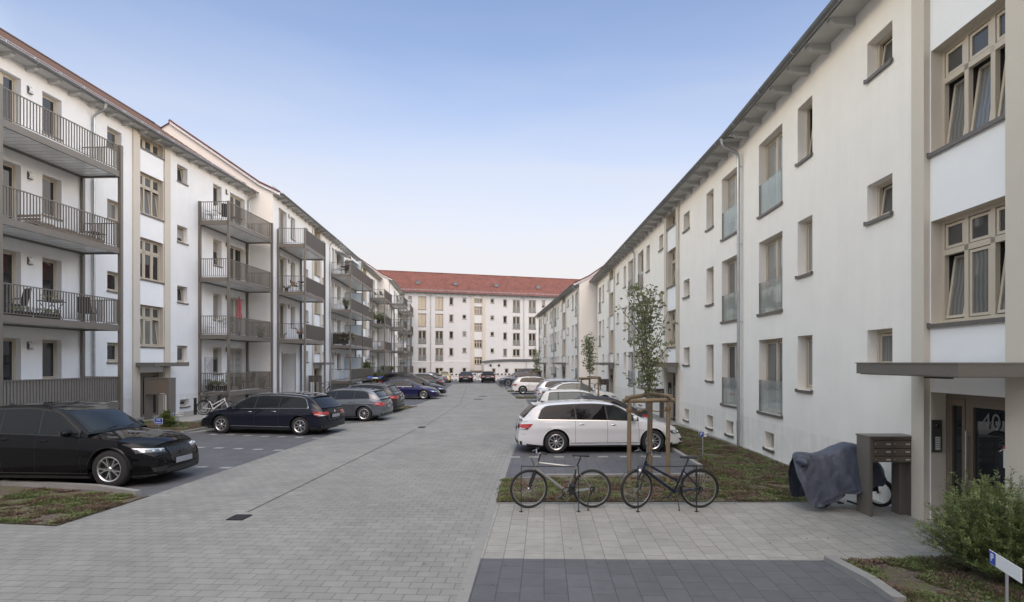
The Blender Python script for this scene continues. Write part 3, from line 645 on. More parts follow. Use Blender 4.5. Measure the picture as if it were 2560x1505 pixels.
def balcony(fac, root, u0, u1, z, dep=1.7, near='bars', front='bars', screens=(), sheet=None, sides=(1, 1)):
    b = MB(); e = .004
    fac.box(b, u0, u1, dep - .08, dep, z - .24, z, 'taupe'); fac.box(b, u0, u1, .03, .11, z - .24, z, 'taupe')
    for a in (u0, u1 - .08): fac.box(b, a, a + .08, .11, dep - .08, z - .24, z, 'taupe')
    fac.box(b, u0 + .08, u1 - .08, .11, dep - .08, z - .17, z - .03, 'under')
    n = 0
    u = u0 + .3
    while u < u1 - .2: fac.box(b, u, u + .012, .11, dep - .08, z - .176, z - .17, 'zinc'); u += .3
    o = b.build('balcony', root)
    r = MB(); hr = 1.03
    def run(A, B, kind):
        # A,B: (u,o)
        L = math.hypot(B[0] - A[0], B[1] - A[1]); n = max(2, round(L / .115)); al = abs(B[0] - A[0]) > abs(B[1] - A[1])
        def bx(t0, t1, hw, z0, z1, m):
            if al: fac.box(r, A[0] + (B[0] - A[0]) * t0, A[0] + (B[0] - A[0]) * t1, A[1] - hw, A[1] + hw, z0, z1, m)
            else: fac.box(r, A[0] - hw, A[0] + hw, A[1] + (B[1] - A[1]) * t0, A[1] + (B[1] - A[1]) * t1, z0, z1, m)
        bx(0, 1, .02, z + hr - .035, z + hr, 'taupe')
        if kind == 'bars':
            bx(0, 1, .012, z + .05, z + .075, 'taupe')
            for i in range(1, n): t = i / n; bx(t - .006 / L, t + .006 / L, .02, z + .075, z + hr - .035, 'taupe')
        else:
            bx(0, 1, .008, z + .04, z + hr - .04, 'panel')
            n = round(L / .15)
            for i in range(n + 1): t = i / n; bx(max(0, t - .02 / L), min(1, t + .02 / L), .016, z + .04, z + hr - .036, 'panel')
    run((u0 + .04, dep - .04), (u1 - .04, dep - .04), front)
    if sides[0]: run((u0 + .04, .05), (u0 + .04, dep - .06), near if fac.d.y > 0 else 'bars')
    if sides[1]: run((u1 - .04, .05), (u1 - .04, dep - .06), near)
    r.build('railing', o)
    for (su, o0, o1, z0, z1) in screens:
        s = MB(); fac.box(s, su - .01, su + .01, o0 + .03, o1 - .03, z + z0 + .03, z + z1 - .03, 'frost')
        for a in (o0, o1 - .04): fac.box(s, su - .025, su + .025, a, a + .04, z + z0 - .02, z + z1, 'taupe')
        for c in (z0, z1 - .04): fac.box(s, su - .024, su + .024, o0 + .04, o1 - .04, z + c, z + c + .04, 'taupe')
        s.build('privacy_screen', o)
    if sheet:
        s = MB(); fac.box(s, u0 + .1, u1 - .1, dep - .1, dep - .085, z + .06, z + 1.0, 'sw'); s.build('screen_mat', o)
    return o
def bpost(fac, root, u, o, ztop, w=.11, z0=0):
    m = MB(); fac.box(m, u - w / 2, u + w / 2, o - w / 2, o + w / 2, z0, ztop, 'taupe')
    fac.box(m, u - .1, u + .1, o - .1, o + .1, 0, .012, 'taupe'); m.build('balcony_post', root)

# ================================================================ LEFT HOUSE, near
FL = [1.0, 4.12, 7.24, 10.35]                 # balcony floors
def LX(y): return -18.896 + .048 * y
L1 = thing('apartment_house', (LX(24), 24, 0), 'white apartment house nearest on the left, with brown snow-guarded roof tiles and slatted balconies', 'apartment house', 'white apartment houses around the car park')
f1 = Fac(L1, (LX(35.3), 35.3), (LX(-16), -16), 13.4)
Tz = [3.47, 6.57, 9.70, 12.83]                 # heads of the windows
col(f1, (106, 154), [(t - 1.53, t) for t in Tz], dep=.27, pane='gdark')
u0, u1 = f1.us(-24, 52.6)
for t, z in zip(Tz, FL): window(f1, u0, u1, z + .02, t, 'two', dep=.27, pane='gdark', sill=False, nm='balcony_door')
col(f1, (-110, -70), [(t - 1.53, t) for t in Tz], dep=.27)
col(f1, (268, 304), [(t - .86, t) for t in Tz], dep=.27, tilt=None)
col(f1, (443, 468.6), [(t - .86, t) for t in Tz[1:]], dep=.27, tilt='yes')
col(f1, (443, 468.6), [(Tz[0] - .86, Tz[0])], dep=.27)
stair(f1, (347, 409), .42, [(3.36, 5.32), (6.53, 8.48), (9.62, 11.56), (12.68, 13.3)], L1, canopy=(f1.u(473, 1.0), f1.u(388, 1.0), 1.0, 2.58), num=None)
col(f1, (450, 473), [(.28, .66)], dep=.25, pane='gdark')
col(f1, (533, 554), [(t - 1.53, t) for t in Tz], dep=.27)
u0, u1 = f1.us(575, 612)
for t, z in zip(Tz, FL): window(f1, u0, u1, z + .02, t, 'two', dep=.27, sill=False, nm='balcony_door')
f1.build_wall()
roof(f1, L1, 13.4, tile='tile_b', rise=4.55, flare=False, u0=-.0, u1=f1.L, verge=(True, False))
body(f1, L1, 13.4, ends=(True, True))
downpipe(f1, L1, 235, 13.4); downpipe(f1, L1, 622, 13.4)
for z in Tz:
    wlamp(f1, L1, 73, z - .25); wlamp(f1, L1, 566, z - .1)
def fu(Y): return (Vector((LX(Y), Y, 0)) - f1.a).dot(f1.d)
ya, yb, yc = fu(22.55), fu(17.55), fu(13.0)
for i, z in enumerate(FL):
    balcony(f1, L1, yb, ya, z, 1.7, sheet=(i == 0), sides=(0, 1)) if False else None
for i, z in enumerate(FL):
    # u grows towards the camera: ya (far) is the smaller u
    balcony(f1, L1, ya, yb + .05, z, 1.7, sheet=(i == 0), sides=(1, 0))
    balcony(f1, L1, yb + .054, yc, z, 1.7, sides=(0, 1))
for uu in (ya + .06, yb + .05, yc - .06): bpost(f1, L1, uu, 1.7 - .02, FL[3] + 1.05, .13)
bpost(f1, L1, ya + .06, .09, FL[3] - .24, .11)
yd, ye = fu(35.0), fu(30.1)
for i, z in enumerate(FL): balcony(f1, L1, yd, ye, z, 1.7)
for uu, oo in ((yd + .06, 1.68), (ye - .06, 1.68), (ye - .06, .07), (yd + .06, .09)): bpost(f1, L1, uu, oo, FL[3] + (1.05 if oo > 1 or uu > yd + .1 else -.2), .12)
# ================================================================ LEFT HOUSES, middle
L2 = thing('apartment_house', (-16.2, 50, 0), 'middle white apartment house on the left, its cream gable rising behind the nearer roof', 'apartment house', 'white apartment houses around the car park')
f2 = Fac(L2, (-16.5, 48.6), (-15.7, 35.35), 13.4)
f2b = Fac(L2, (-18.2, 71.7), (-16.5, 48.6), 13.4)
u0, u1 = f2.us(697, 717)
for t, z in zip(Tz[1:], FL[1:]): window(f2, u0, u1, z + .02, t, 'two', dep=.27, sill=False, nm='balcony_door')
col(f2, (727, 738), [(t - 1.53, t) for t in Tz[1:]], dep=.27)
f2.opening(f2.us(705, 737)[0], f2.us(705, 737)[1], 0, 3.2, 1.6, 'plaster')
pm = MB(); f2.box(pm, *f2.us(705, 737), -1.65, -1.6, 0, 3.2, 'beige'); pm.build('passage_door', L2)
pm = MB()
for uu in (f2.us(705, 737)[0] - .09, f2.us(705, 737)[1]): f2.box(pm, uu, uu + .09, .0, .03, 0, 3.3, 'taupe')
pm.build('door_frame', L2)
col(f2, (763.7, 771), [(t - .86, t) for t in Tz], dep=.27); col(f2, (806, 812), [(t - .86, t) for t in Tz], dep=.27)
stair(f2, (783.5, 799), .4, [(3.36, 5.32), (6.53, 8.48), (9.62, 11.56), (12.68, 13.3)], L2, canopy=(f2.us(783.5, 799)[0] - .7, f2.us(783.5, 799)[1] + .35, 1.0, 2.58))
u0, u1 = f2b.us(830, 836)
for t, z in zip(Tz, FL): window(f2b, u0, u1, z + .02, t, 'two', dep=.27, sill=False, nm='balcony_door')
col(f2b, (843, 852), [(t - 1.53, t) for t in Tz], dep=.27)
col(f2b, (866, 871), [(t - 1.53, t) for t in Tz], dep=.27)
col(f2b, (896, 901), [(t - .86, t) for t in Tz], dep=.27); col(f2b, (919, 922.5), [(t - .86, t) for t in Tz], dep=.27)
stair(f2b, (906, 914), .4, [(3.36, 5.32), (6.53, 8.48), (9.62, 11.56), (12.68, 13.3)], L2, canopy=(f2b.us(906, 914)[0] - .7, f2b.us(906, 914)[1] + .35, 1.0, 2.58))
u0, u1 = f2b.us(932, 937)
for t, z in zip(Tz, FL): window(f2b, u0, u1, z + .02, t, 'two', dep=.27, sill=False, nm='balcony_door')
f2.build_wall(); f2b.build_wall()
roof(f2, L2, 13.4, verge=(False, True), u0=0, u1=f2.L + .12, guard=True); roof(f2b, L2, 13.4, u0=-.12, u1=f2b.L + .05, verge=(True, False))
body(f2, L2, 13.4, ends=(False, True), wall='plaster_cream'); body(f2b, L2, 13.4, ends=(True, False))
downpipe(f2, L2, 820, 13.4, u=.4); downpipe(f2b, L2, 943, 13.4, u=.6)
for z in Tz[1:]: wlamp(f2, L2, 722, z - .1)
for z in Tz: wlamp(f2b, L2, 839, z - .1)
def bal_tower(fac, root, pn, pf, floors, dep, kinds, posts=True, mids=(), z0s=None, screens=None):
    """pn, pf: picture columns of the near front post and the far front post"""
    a, b = fac.us(pn, pf, dep)
    for i, z in enumerate(floors):
        balcony(fac, root, a, b, z, dep, near=kinds[0], front=kinds[1], screens=[(mm, .1, dep - .1, 0.9, 2.1) for mm in (screens or [])] if i != 9 else ())
    for uu in (a + .06, b - .06): bpost(fac, root, uu, dep - .02, floors[-1] + 1.05, .12)
    for uu in (a + .06, b - .06): bpost(fac, root, uu, .09, floors[-1] + (.95 if uu > a + 1 else -.2), .11)
    for mm in mids: bpost(fac, root, mm, dep - .02, floors[-1] + 1.05, .09)
    return a, b
A2 = bal_tower(f2, L2, 762, 813, FL[1:], 1.8, ('bars', 'panel'))
mid = f2b.u(907, 1.8)
B2 = bal_tower(f2b, L2, 876, 931, FL, 1.8, ('bars', 'panel'), mids=(mid,), screens=[mid + .05])
C2 = bal_tower(f2b, L2, 961.5, 979, FL, 1.8, ('bars', 'panel'))
# ================================================================ LEFT HOUSE, far
L3 = thing('apartment_house', (-17.9, 80, 0), 'farthest white apartment house on the left with stacked balconies before the red roof', 'apartment house', 'white apartment houses around the car park')
f3 = Fac(L3, (-18.75, 88.6), (-16.9, 72.0), 13.4)
for q in ((985, 988.5), (1005, 1007)):
    u0, u1 = f3.us(*q)
    for t, z in zip(Tz, FL): window(f3, u0, u1, z + .02, t, 'two', dep=.27, sill=False, nm='balcony_door')
col(f3, (990.5, 992.5), [(t - 1.53, t) for t in Tz], dep=.27); col(f3, (995, 996.2), [(t - .86, t) for t in Tz], dep=.27)
stair(f3, (998, 1001), .4, [(3.36, 5.32), (6.53, 8.48), (9.62, 11.56), (12.68, 13.3)], L3, canopy=(f3.us(998, 1001)[0] - .5, f3.us(998, 1001)[1] + .35, 1.0, 2.58))
f3.build_wall(); roof(f3, L3, 13.4, verge=(False, True), u0=.0, u1=f3.L + .1, guard=False); body(f3, L3, 13.4, ends=(True, True), wall='plaster_cream')
downpipe(f3, L3, 978, 13.4, u=f3.L - .4)
A3 = bal_tower(f3, L3, 1009, 1018, FL, 1.9, ('bars', 'panel'))
m3 = f3.us(1024, 1034, 1.9)
B3 = bal_tower(f3, L3, 1026, 1036, FL, 1.9, ('bars', 'panel'), mids=((m3[0] + m3[1]) / 2,), screens=[(m3[0] + m3[1]) / 2])
# ================================================================ FAR HOUSE across the end
FB = thing('apartment_house', (-6, 92, 0), 'long white apartment house across the far end with a steep red tiled roof', 'apartment house', 'white apartment houses around the car park')
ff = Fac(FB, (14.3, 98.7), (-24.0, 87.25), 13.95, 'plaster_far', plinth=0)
def pz(px, py): # height of a picture point on the far wall
    q = ff.p(ff.u(px), 0, 0); return H + (HY - py) * q.y / F
def z8(x): return 800 + x / 3.6
def y6(y): return 600 + y / 3.6
def fcol(xa, xb, rows, **k):
    u0, u1 = ff.us(z8(xa), z8(xb)); c = z8((xa + xb) / 2)
    for a, b in rows: window(ff, u0, u1, pz(c, y6(b)), pz(c, y6(a)), dep=.2, **k)
LF = [(507, 625), (660, 778), (814, 932), (968, 1084)]
for xs in ((883, 956), (1037, 1109)):
    for k, r in enumerate(LF): fcol(*xs, [(r[0] + (4 if xs[0] > 1000 else 0), r[1] + (4 if xs[0] > 1000 else 0))], style='two', rail=(k > 1), pane=['gbeige', 'gbeige', 'gmid', 'gcurt'][k])
    fcol(*xs, [(1150, 1215)], style='two', pane='gdark')
for xs in ((1735, 1800), (1878, 1943)):
    for k, r in enumerate([(538, 650), (688, 800), (836, 946)]): fcol(*xs, [(r[0] + (3 if xs[0] > 1800 else 0), r[1] + (3 if xs[0] > 1800 else 0))], style='two', rail=True, pane=['gcurt', 'gmid', 'gdark'][k])
    fcol(*xs, [(981, 1046)], style='two', pane='gdark')
TR = [(515, 585), (670, 738), (821, 889), (972, 1042)]
fcol(1163, 1200, TR); fcol(1163, 1200, [(1150, 1210)], pane='gdark')
fcol(1282, 1317, [(518, 560), (672, 711), (823, 863), (972, 1013)]); fcol(1282, 1317, [(1151, 1205)], pane='gdark')
fcol(1534, 1567, [(528, 568), (680, 718), (828, 866), (976, 1016)]); fcol(1648, 1683, [(533, 600), (683, 748), (832, 898), (978, 1046)])
fcol(790, 827, [(503, 560)]); fcol(1995, 2027, [(543, 609)])
fcol(790, 827, [(814, 880)]); fcol(1995, 2027, [(690, 755), (838, 900)]); fcol(640, 690, LF, style='two')
us = ff.us(z8(1388), z8(1460)); ff.bay.append(us); c = z8(1424)
for a, b in ((527, 563), (599, 668), (749, 818), (900, 970), (1053, 1118)):
    window(ff, us[0], us[1], pz(c, y6(b)), pz(c, y6(a)), 'stair3' if b - a > 50 else 'stair3s', dep=.2, rev='beige')
for a, b in ((us[0] - .55, us[0]), (us[1], us[1] + .55)):
    m = MB(); ff.box(m, a, b, -.02, .07, 0, 13.9, 'beige'); m.build('pilaster', FB)
m = MB(); ff.box(m, us[0] - .8, us[1] + .8, .08, 1.2, 1.0, 1.25, 'taupe'); m.build('canopy', FB)
entrance(ff, FB, us[0] + .2, us[1] - .2, .98, .2, None) if False else None
m = MB(); ff.box(m, us[0] + .2, us[1] - .2, .005, .05, 0, .99, 'door'); ff.box(m, us[0] + .4, us[1] - .4, .05, .06, .1, .9, 'gdark'); m.build('door', FB)
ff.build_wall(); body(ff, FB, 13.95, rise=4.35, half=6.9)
roof(ff, FB, 13.95, rise=4.35, half=6.9, tile='tile_r', verge=(True, True))
m = MB(); ff.box(m, us[1] + .6, ff.L - .1, .003, .05, 2.72, 2.84, 'white'); m.build('cornice', FB)
downpipe(ff, FB, z8(998), 13.95); downpipe(ff, FB, z8(1838), 13.95)
for x, y in ((882, 390), (1220, 404), (1585, 417), (1960, 434)):
    k = (z8(x) - CX) / F; best = None
    for i in range(200):
        o = .5 - i * .035; z = 13.95 + ((.5 - o) * .62 / 1.3 if o > -.8 else .62 + (-.8 - o) * (2.5 - .62) / 2.7)
        u = ff.u(z8(x), o); q = ff.p(u, o, z); py = HY - (z - H) * F / q.y
        if best is None or abs(py - y6(y)) < best[0]: best = (abs(py - y6(y)), u, o, z)
    m = MB(); _, u, o, z = best; ff.box(m, u - .35, u + .35, o - .3, o + .25, z - .1, z + .38, 'zinc_d'); ff.box(m, u - .42, u + .42, o - .34, o + .32, z + .38, z + .42, 'zinc_d'); m.build('roof_vent', FB)
# low annex in front of the right half
AN = thing('annex', (0, 92.5, 0), 'low white annex with curved dark roof edge and two round vents', 'annex')
fa0 = ff.us(z8(1478), z8(1478), 2.2)[0]
fa = Fac(AN, ff.p(0, 2.2, 0)[:2], ff.p(fa0, 2.2, 0)[:2], 2.75, 'plaster_far', plinth=0)
def paz(px, py): return H + (HY - py) * fa.p(fa.u(px), 0, 0).y / F
for xa, xb, st in ((1548, 1581, 'one'), (1663, 1697, 'one'), (1750, 1817, 'two'), (1898, 1960, 'two')):
    u0, u1 = fa.us(z8(xa), z8(xb)); window(fa, u0, u1, .05, paz(z8((xa + xb) / 2), y6(1156)), st, dep=.2, pane='gdark')
fa.build_wall()
m = MB(); fa.box(m, 0, fa.L, -2.19, -.02, 2.6, 2.75, 'white'); fa.box(m, fa.L - .01, fa.L, -2.19, -.005, 0, 2.6, 'plaster'); m.build('side_wall', AN)
m = MB(); n = 24
for i in range(n):
    ua, ub = fa.L * i / n, fa.L * (i + 1) / n
    def zt(u): return 2.78 + .38 * min(1, (fa.L - u) / 4.0) ** .5
    m.raw([fa.p(ua, .25, zt(ua)), fa.p(ub, .25, zt(ub)), fa.p(ub, -2.15, zt(ub)), fa.p(ua, -2.15, zt(ua)), fa.p(ua, .25, zt(ua) - .3), fa.p(ub, .25, zt(ub) - .3), fa.p(ub, -2.15, zt(ub) - .3), fa.p(ua, -2.15, zt(ua) - .3)],
          [(0, 1, 2, 3), (7, 6, 5, 4), (0, 4, 5, 1), (3, 2, 6, 7), (1, 5, 6, 2), (0, 3, 7, 4)], 'zinc_d')
m.build('roof', AN)
for x in (1535, 1610):
    m = MB(); q = fa.p(fa.u(z8(x)), .02, 2.1); m.tube([q, q + fa.n * .06], .2, 'black', 16); m.build('round_vent', AN)
m = MB(); uu = fa.u(z8(1858), .08); m.tube([fa.p(uu, .08, 0), fa.p(uu, .08, 2.6)], .05, 'zinc'); m.build('downpipe', AN)
# ================================================================ RIGHT HOUSE, near
RH = thing('apartment_house', (6.8, 22, 0), 'cream apartment house along the right with house number 40 on its near door', 'apartment house', 'white apartment houses around the car park')
def RXn(y): return 6.406 + .0326 * y
def RXf(y): return 6.96 - .0045 * (y - 17)
r1 = Fac(RH, (RXn(-16), -16), (6.96, 17.0), 9.55, 'plaster_cream')
r2 = Fac(RH, (6.96, 17.0), (RXf(47.4), 47.4), 9.55, 'plaster_cream')
# rows of windows
Fr = [(1.2, 3.24), (3.97, 6.03), (6.77, 8.83)]; Tr = [(1.94, 3.24), (4.70, 6.03), (7.45, 8.8)]; Sr = [(2.5, 3.22), (5.30, 6.01), (8.05, 8.76)]
u0, u1 = r1.us(1897, 1956)
for r, p in zip(Fr, ('gcurt', 'gblind', 'gblind')): window(r1, u0, u1, r[0], r[1], 'two', dep=.27, pane=p, rail=True)
u0, u1 = r1.us(1994, 2031)
for r, p, t in zip(Tr, ('gblind', 'gblind', 'gdark'), (None, None, 'yes')): window(r1, u0, u1, r[0], r[1], 'one', dep=.27, pane=p, tilt=t)
u0, u1 = r1.us(2168, 2231)
for r, p, t in zip(Sr, ('gcurt', 'gmid', 'gmid'), (None, 'yes', 'yes')): window(r1, u0, u1, r[0], r[1], 'one', dep=.26, pane=p, tilt=t)
u0, u1 = r1.u(2513, .1), r1.u(2309.5, .1)
r1.bay.append((u0, u1))
for r, p, t in (((3.22, 4.88), 'gcurt', 'some'), ((5.98, 7.64), 'gcurt', 'all'), ((8.74, 9.4), 'gdark', None)):
    window(r1, u0 + .02, u1 - .02, r[0], r[1], 'stair3' if r[1] > 9.5 or r[1] < 8 else 'stair3s', dep=.24, pane=p, tilt=t, rev='beige')
for a, b in ((u1, u1 + .3), (u0 - .5, u0)):
    m = MB(); r1.box(m, a, b, -.02, .1, 0, 9.53, 'beige'); m.build('pilaster', RH)
r1.opening(u0 + .02, u1 - .02, 0, 2.12, .29, 'beige')
EU0, EU1 = u0 + .02, u1 - .02
entrance(r1, RH, EU0, EU1, 2.12, .29, '40')
m = MB(); ca, cb = r1.u(2396, 1.1) , r1.u(2141, 1.1)
r1.box(m, ca, cb, .102, 1.1, 2.42, 2.585, 'taupe'); r1.box(m, ca - .012, cb + .012, .102, 1.115, 2.585, 2.6, 'taupe_l'); r1.box(m, ca + .04, cb - .04, .11, 1.06, 2.405, 2.42, 'taupe_l')
r1.box(m, (ca + cb) / 2 - .35, (ca + cb) / 2 + .1, .6, .7, 2.37, 2.405, 'black'); m.build('canopy', RH)
col(r1, (1912, 1935), [(.22, .68)], dep=.25, pane='gdark')
# second stretch
def rhouse(fac, root, cols, pitch=0):
    for kind, a, b in cols:
        u0, u1 = fac.us(a, b)
        if kind == 'F':
            for r in Fr: window(fac, u0, u1, r[0], r[1], 'two', dep=.27, rail=True)
        if kind == 'T': 
            for r in Tr: window(fac, u0, u1, r[0], r[1], 'one', dep=.27)
        if kind == 'S':
            for r in Sr: window(fac, u0, u1, r[0], r[1], 'one', dep=.27)
        if kind == 'X': stair(fac, (a, b), .36, [(3.3, 4.95), (6.05, 7.7), (8.72, 9.38)], root, canopy=(u0 - .45, u1 + .95, 1.1, 2.58), dep=.26, dtop=2.15)
        if kind in 'TSF' and b - a > 12: window(fac, (u0 + u1) / 2 - .3, (u0 + u1) / 2 + .3, .22, .68, 'one', dep=.25, pane='gdark')
def B(fac, a, w):      # picture column a -> b such that the opening is w wide
    return a
cols2 = [('F', 1804.5, 1845.5), ('T', 1766, 1784), ('S', 1709, 1724), ('X', 1669, 1693), ('S', 1648, 1658), ('T', 1616, 1624.5), ('F', 1594.5, 1608.5),
         ('F', 1570.5, 1582.5), ('T', 1559, 1565), ('S', 1542, 1547), ('X', 1525.8, 1535.5), ('S', 1519, 1523), ('T', 1506, 1510)]
rhouse(r2, RH, cols2)
u0, u1 = r2.us(1497, 1503)
for r in Fr[1:]: window(r2, u0, u1, r[0], r[1], 'two', dep=.27, rail=True)
r2.opening(*r2.us(1497.5, 1507), 0, 2.9, 1.5, 'beige') if False else None
r1.build_wall(); r2.build_wall()
roof(r1, RH, 9.55, u0=0, u1=r1.L + .05, verge=(True, False), guard=False, over=.55); roof(r2, RH, 9.55, u0=-.02, u1=r2.L + .35, verge=(False, True), guard=False, over=.55)
body(r1, RH, 9.55, ends=(True, False)); body(r2, RH, 9.55, ends=(False, True))
downpipe(r2, RH, 1861, 9.55, .55, .12, u=.12); downpipe(r2, RH, 1585, 9.55, .55)
R3 = thing('apartment_house', (4.3, 64, 0), 'cream apartment house farther along the right, its gable standing behind the small tree', 'apartment house', 'white apartment houses around the car park')
r3 = Fac(R3, (5.3, 47.6), (3.1, 81.1), 9.35, 'plaster_cream')
cols3 = [('F', 1438, 1444.5), ('T', 1430, 1433.8), ('S', 1418.3, 1421.8), ('X', 1407.8, 1414.5), ('S', 1403, 1405.8), ('T', 1393.6, 1396.4), ('F', 1386.6, 1391),
         ('F', 1378.4, 1382.6), ('T', 1374.4, 1377), ('S', 1367.6, 1369.4), ('X', 1361, 1365.2), ('S', 1357.6, 1359.2), ('T', 1352.6, 1354.4), ('F', 1348.8, 1351)]
rhouse(r3, R3, cols3)
r3.build_wall(); roof(r3, R3, 9.35, u0=-.05, u1=r3.L + .1, verge=(True, True), guard=False, over=.5); body(r3, R3, 9.35)
downpipe(r3, R3, 1446, 9.35, u=.35); downpipe(r3, R3, 1384.5, 9.35); downpipe(r3, R3, 1347.5, 9.35)
# ================================================================ HOUSE BEHIND THE VIEWER (seen only in reflections)
HB = thing('apartment_house', (-5, -18, 0), 'white apartment house closing the court behind the viewer', 'apartment house', 'white apartment houses around the car park')
fb = Fac(HB, (-20, -17), (8, -18.3), 12.5, 'plaster')
k = 1.2
while k < fb.L - 2:
    for t in (3.3, 6.2, 9.1, 11.9): window(fb, k, k + 1.1, t - 1.7, t, 'two', dep=.25, pane='gdark')
    k += 3.1
fb.build_wall(); roof(fb, HB, 12.5, guard=False, rafters=False); body(fb, HB, 12.5)
# ================================================================ GROUND
def gp(pts, z=0.0): return [G(x, y) + Vector((0, 0, z)) for x, y in pts]
def sheet(name, pts, z, m, world=False):
    mb = MB(); q = [Vector((p[0], p[1], z)) for p in pts] if world else gp(pts, z)
    ar = sum(q[i].x * q[(i + 1) % len(q)].y - q[(i + 1) % len(q)].x * q[i].y for i in range(len(q)))
    if ar < 0: q = q[::-1]
    mb.face(q, m); o = mb.build(name); tag(o, kind='structure'); return o
sheet('ground', [(-300, -100), (300, -100), (300, 500), (-300, 500)], -.03, 'asphalt', True)
sheet('carriageway', [(-19.4, -19), (8, -19), (8, 47), (9, 97), (-25, 87), (-19.4, 60)], 0, 'pave', True)
# centre line, drains
def strip(mb, pts, wd, z, m):
    for a, b in zip(pts, pts[1:]):
        a, b = Vector(a), Vector(b); d = (b - a).normalized(); n = Vector((-d.y, d.x, 0)) * wd / 2
        mb.face([a + n + Vector((0, 0, z)), a - n + Vector((0, 0, z)), b - n + Vector((0, 0, z)), b + n + Vector((0, 0, z))][::-1], m)
mb = MB(); strip(mb, [G(618, 1281), G(1040, 1074)], .022, .006, 'seam')
strip(mb, [G(1068, 1062), G(1150, 1010), G(1166, 968)], .02, .006, 'seam')
tag(mb.build('drain_channel'), kind='structure')
def drain(x0, x1, y0, y1, lab):
    a, b, c, d = G(x0, y1), G(x1, y1), G(x1 + (x1 - x0) * .35, y0), G(x0 + (x1 - x0) * .4, y0)
    cx = (a + b + c + d) / 4; wx = (b - a).length / 2 * .95; wy = abs(c.y - a.y) / 2
    t = thing('drain_grate', (cx.x, cx.y, 0), lab, 'drain grate', rotz=-AX)
    m = MB(); m.box((-wx, -wy, .004), (wx, -wy + .03, .016), 'iron'); m.box((-wx, wy - .03, .004), (wx, wy, .016), 'iron')
    for s in (-1, 1): m.box((min(s * wx, s * (wx - .03)), -wy + .03, .004), (max(s * wx, s * (wx - .03)), wy - .03, .016), 'iron')
    link('rim', m.mesh('rim'), t); m = MB(); m.box((-wx + .03, -wy + .03, .003), (wx - .03, wy - .03, .006), 'black'); n = 9
    for i in range(n): x = -wx + .05 + (2 * wx - .1) * i / (n - 1); m.box((x - .012, -wy + .03, .006), (x + .012, wy - .03, .014), 'iron')
    link('grate', m.mesh('grate'), t)
drain(568, 612, 1288, 1301, 'black drain grate in the paving, the nearer one with the long seam behind it')
drain(1043, 1060, 1067, 1070, 'small drain grate in the middle of the road beyond the long seam')
for i, (x, y, lab) in enumerate(((1207, 991, 'round manhole cover in the road, nearer of the pair'), (1196, 998, 'round manhole cover in the road, the lower one in the picture'))[:2]):
    q = G(x, y); t = thing('manhole_cover', (q.x, q.y, 0), lab, 'manhole cover'); m = MB(); m.lathe([(.004, .33), (.012, .33), (.012, .29), (.008, .29), (.008, 0)], 'iron', 24, 'Z'); link('lid', m.mesh('lid'), t)
    m = MB(); m.lathe([(.003, .4), (.01, .4), (.01, .345), (.003, .345)], 'kerb', 24, 'Z'); link('ring', m.mesh('ring'), t)
# dark parking bays, left
LB = [(-700, 1222), (0, 1213), (346, 1240), (380, 1237), (620, 1155), (869, 1072), (700, 1068), (500, 1075), (400, 1079), (0, 1100), (-700, 1130)]
sheet('parking_bay', [(-900, 1213), (0, 1214), (352, 1241), (383, 1236.5), (869, 1072.5), (720, 1073), (560, 1076), (455, 1083), (350, 1102), (-900, 1105)], .004, 'pave_d')
sheet('parking_bay', [(300, 1070), (560, 1075), (720, 1073), (922, 1054), (1002, 1029), (820, 1028), (500, 1028)], .004, 'pave_d') 
sheet('parking_bay', [(880, 1015), (1022, 1016), (1130, 976), (1168, 951), (1000, 951), (850, 985)], .004, 'pave_d') if False else None
def wsheet(name, pts, m, z=.004): return sheet(name, pts, z, m, True)
def edge(Y): return (G(383, 1236.5) + (G(1002, 1029) - G(383, 1236.5)) * ((Y - G(383, 1236.5).y) / (G(1002, 1029).y - G(383, 1236.5).y)))
wsheet('parking_bay', [(-12, 33.5), (-6.2, 33.5), (-6.0, 44.5), (-12, 44.5)], 'pave_d')
wsheet('parking_bay', [(-14, 46), (-6.6, 46), (-7.8, 66), (-15, 66)], 'pave_d')
wsheet('parking_bay', [(-11.5, 67.5), (-1.3, 67.5), (-1.3, 77), (-11.5, 77)], 'pave_d')
wsheet('walk', [(-18.2, 12), (-14.6, 12), (-14.2, 35), (-14.6, 50), (-15.6, 70), (-18.5, 70)], 'pave_w', .008)
# white marker stones
mk = MB()
def stone(q, rot=-AX, sx=.27, sy=.18):
    mk.cbox((q.x, q.y, .008), (sx, sy, .004), 'markst', rot)
for row in (([501, 547, 596, 645, 697], [1119, 1120.5, 1122, 1124, 1126]), ([504, 565], [1168, 1170]), ([533, 577, 619.5, 662, 704.5, 748, 790], [1086.8, 1087.5, 1089.5, 1091.3, 1092.5, 1094, 1096])):
    for x, y in zip(*row): stone(G(x, y))
for x in (1288, 1335, 1397.5, 1450, 1507, 1562, 1615, 1640): stone(G(x, 1143.2 - (x - 1288) * .004))
stone(G(1302, 1109), sx=.3)
for y in (1180, 1076): pass
tag(mk.build('bay_marking'), kind='structure')
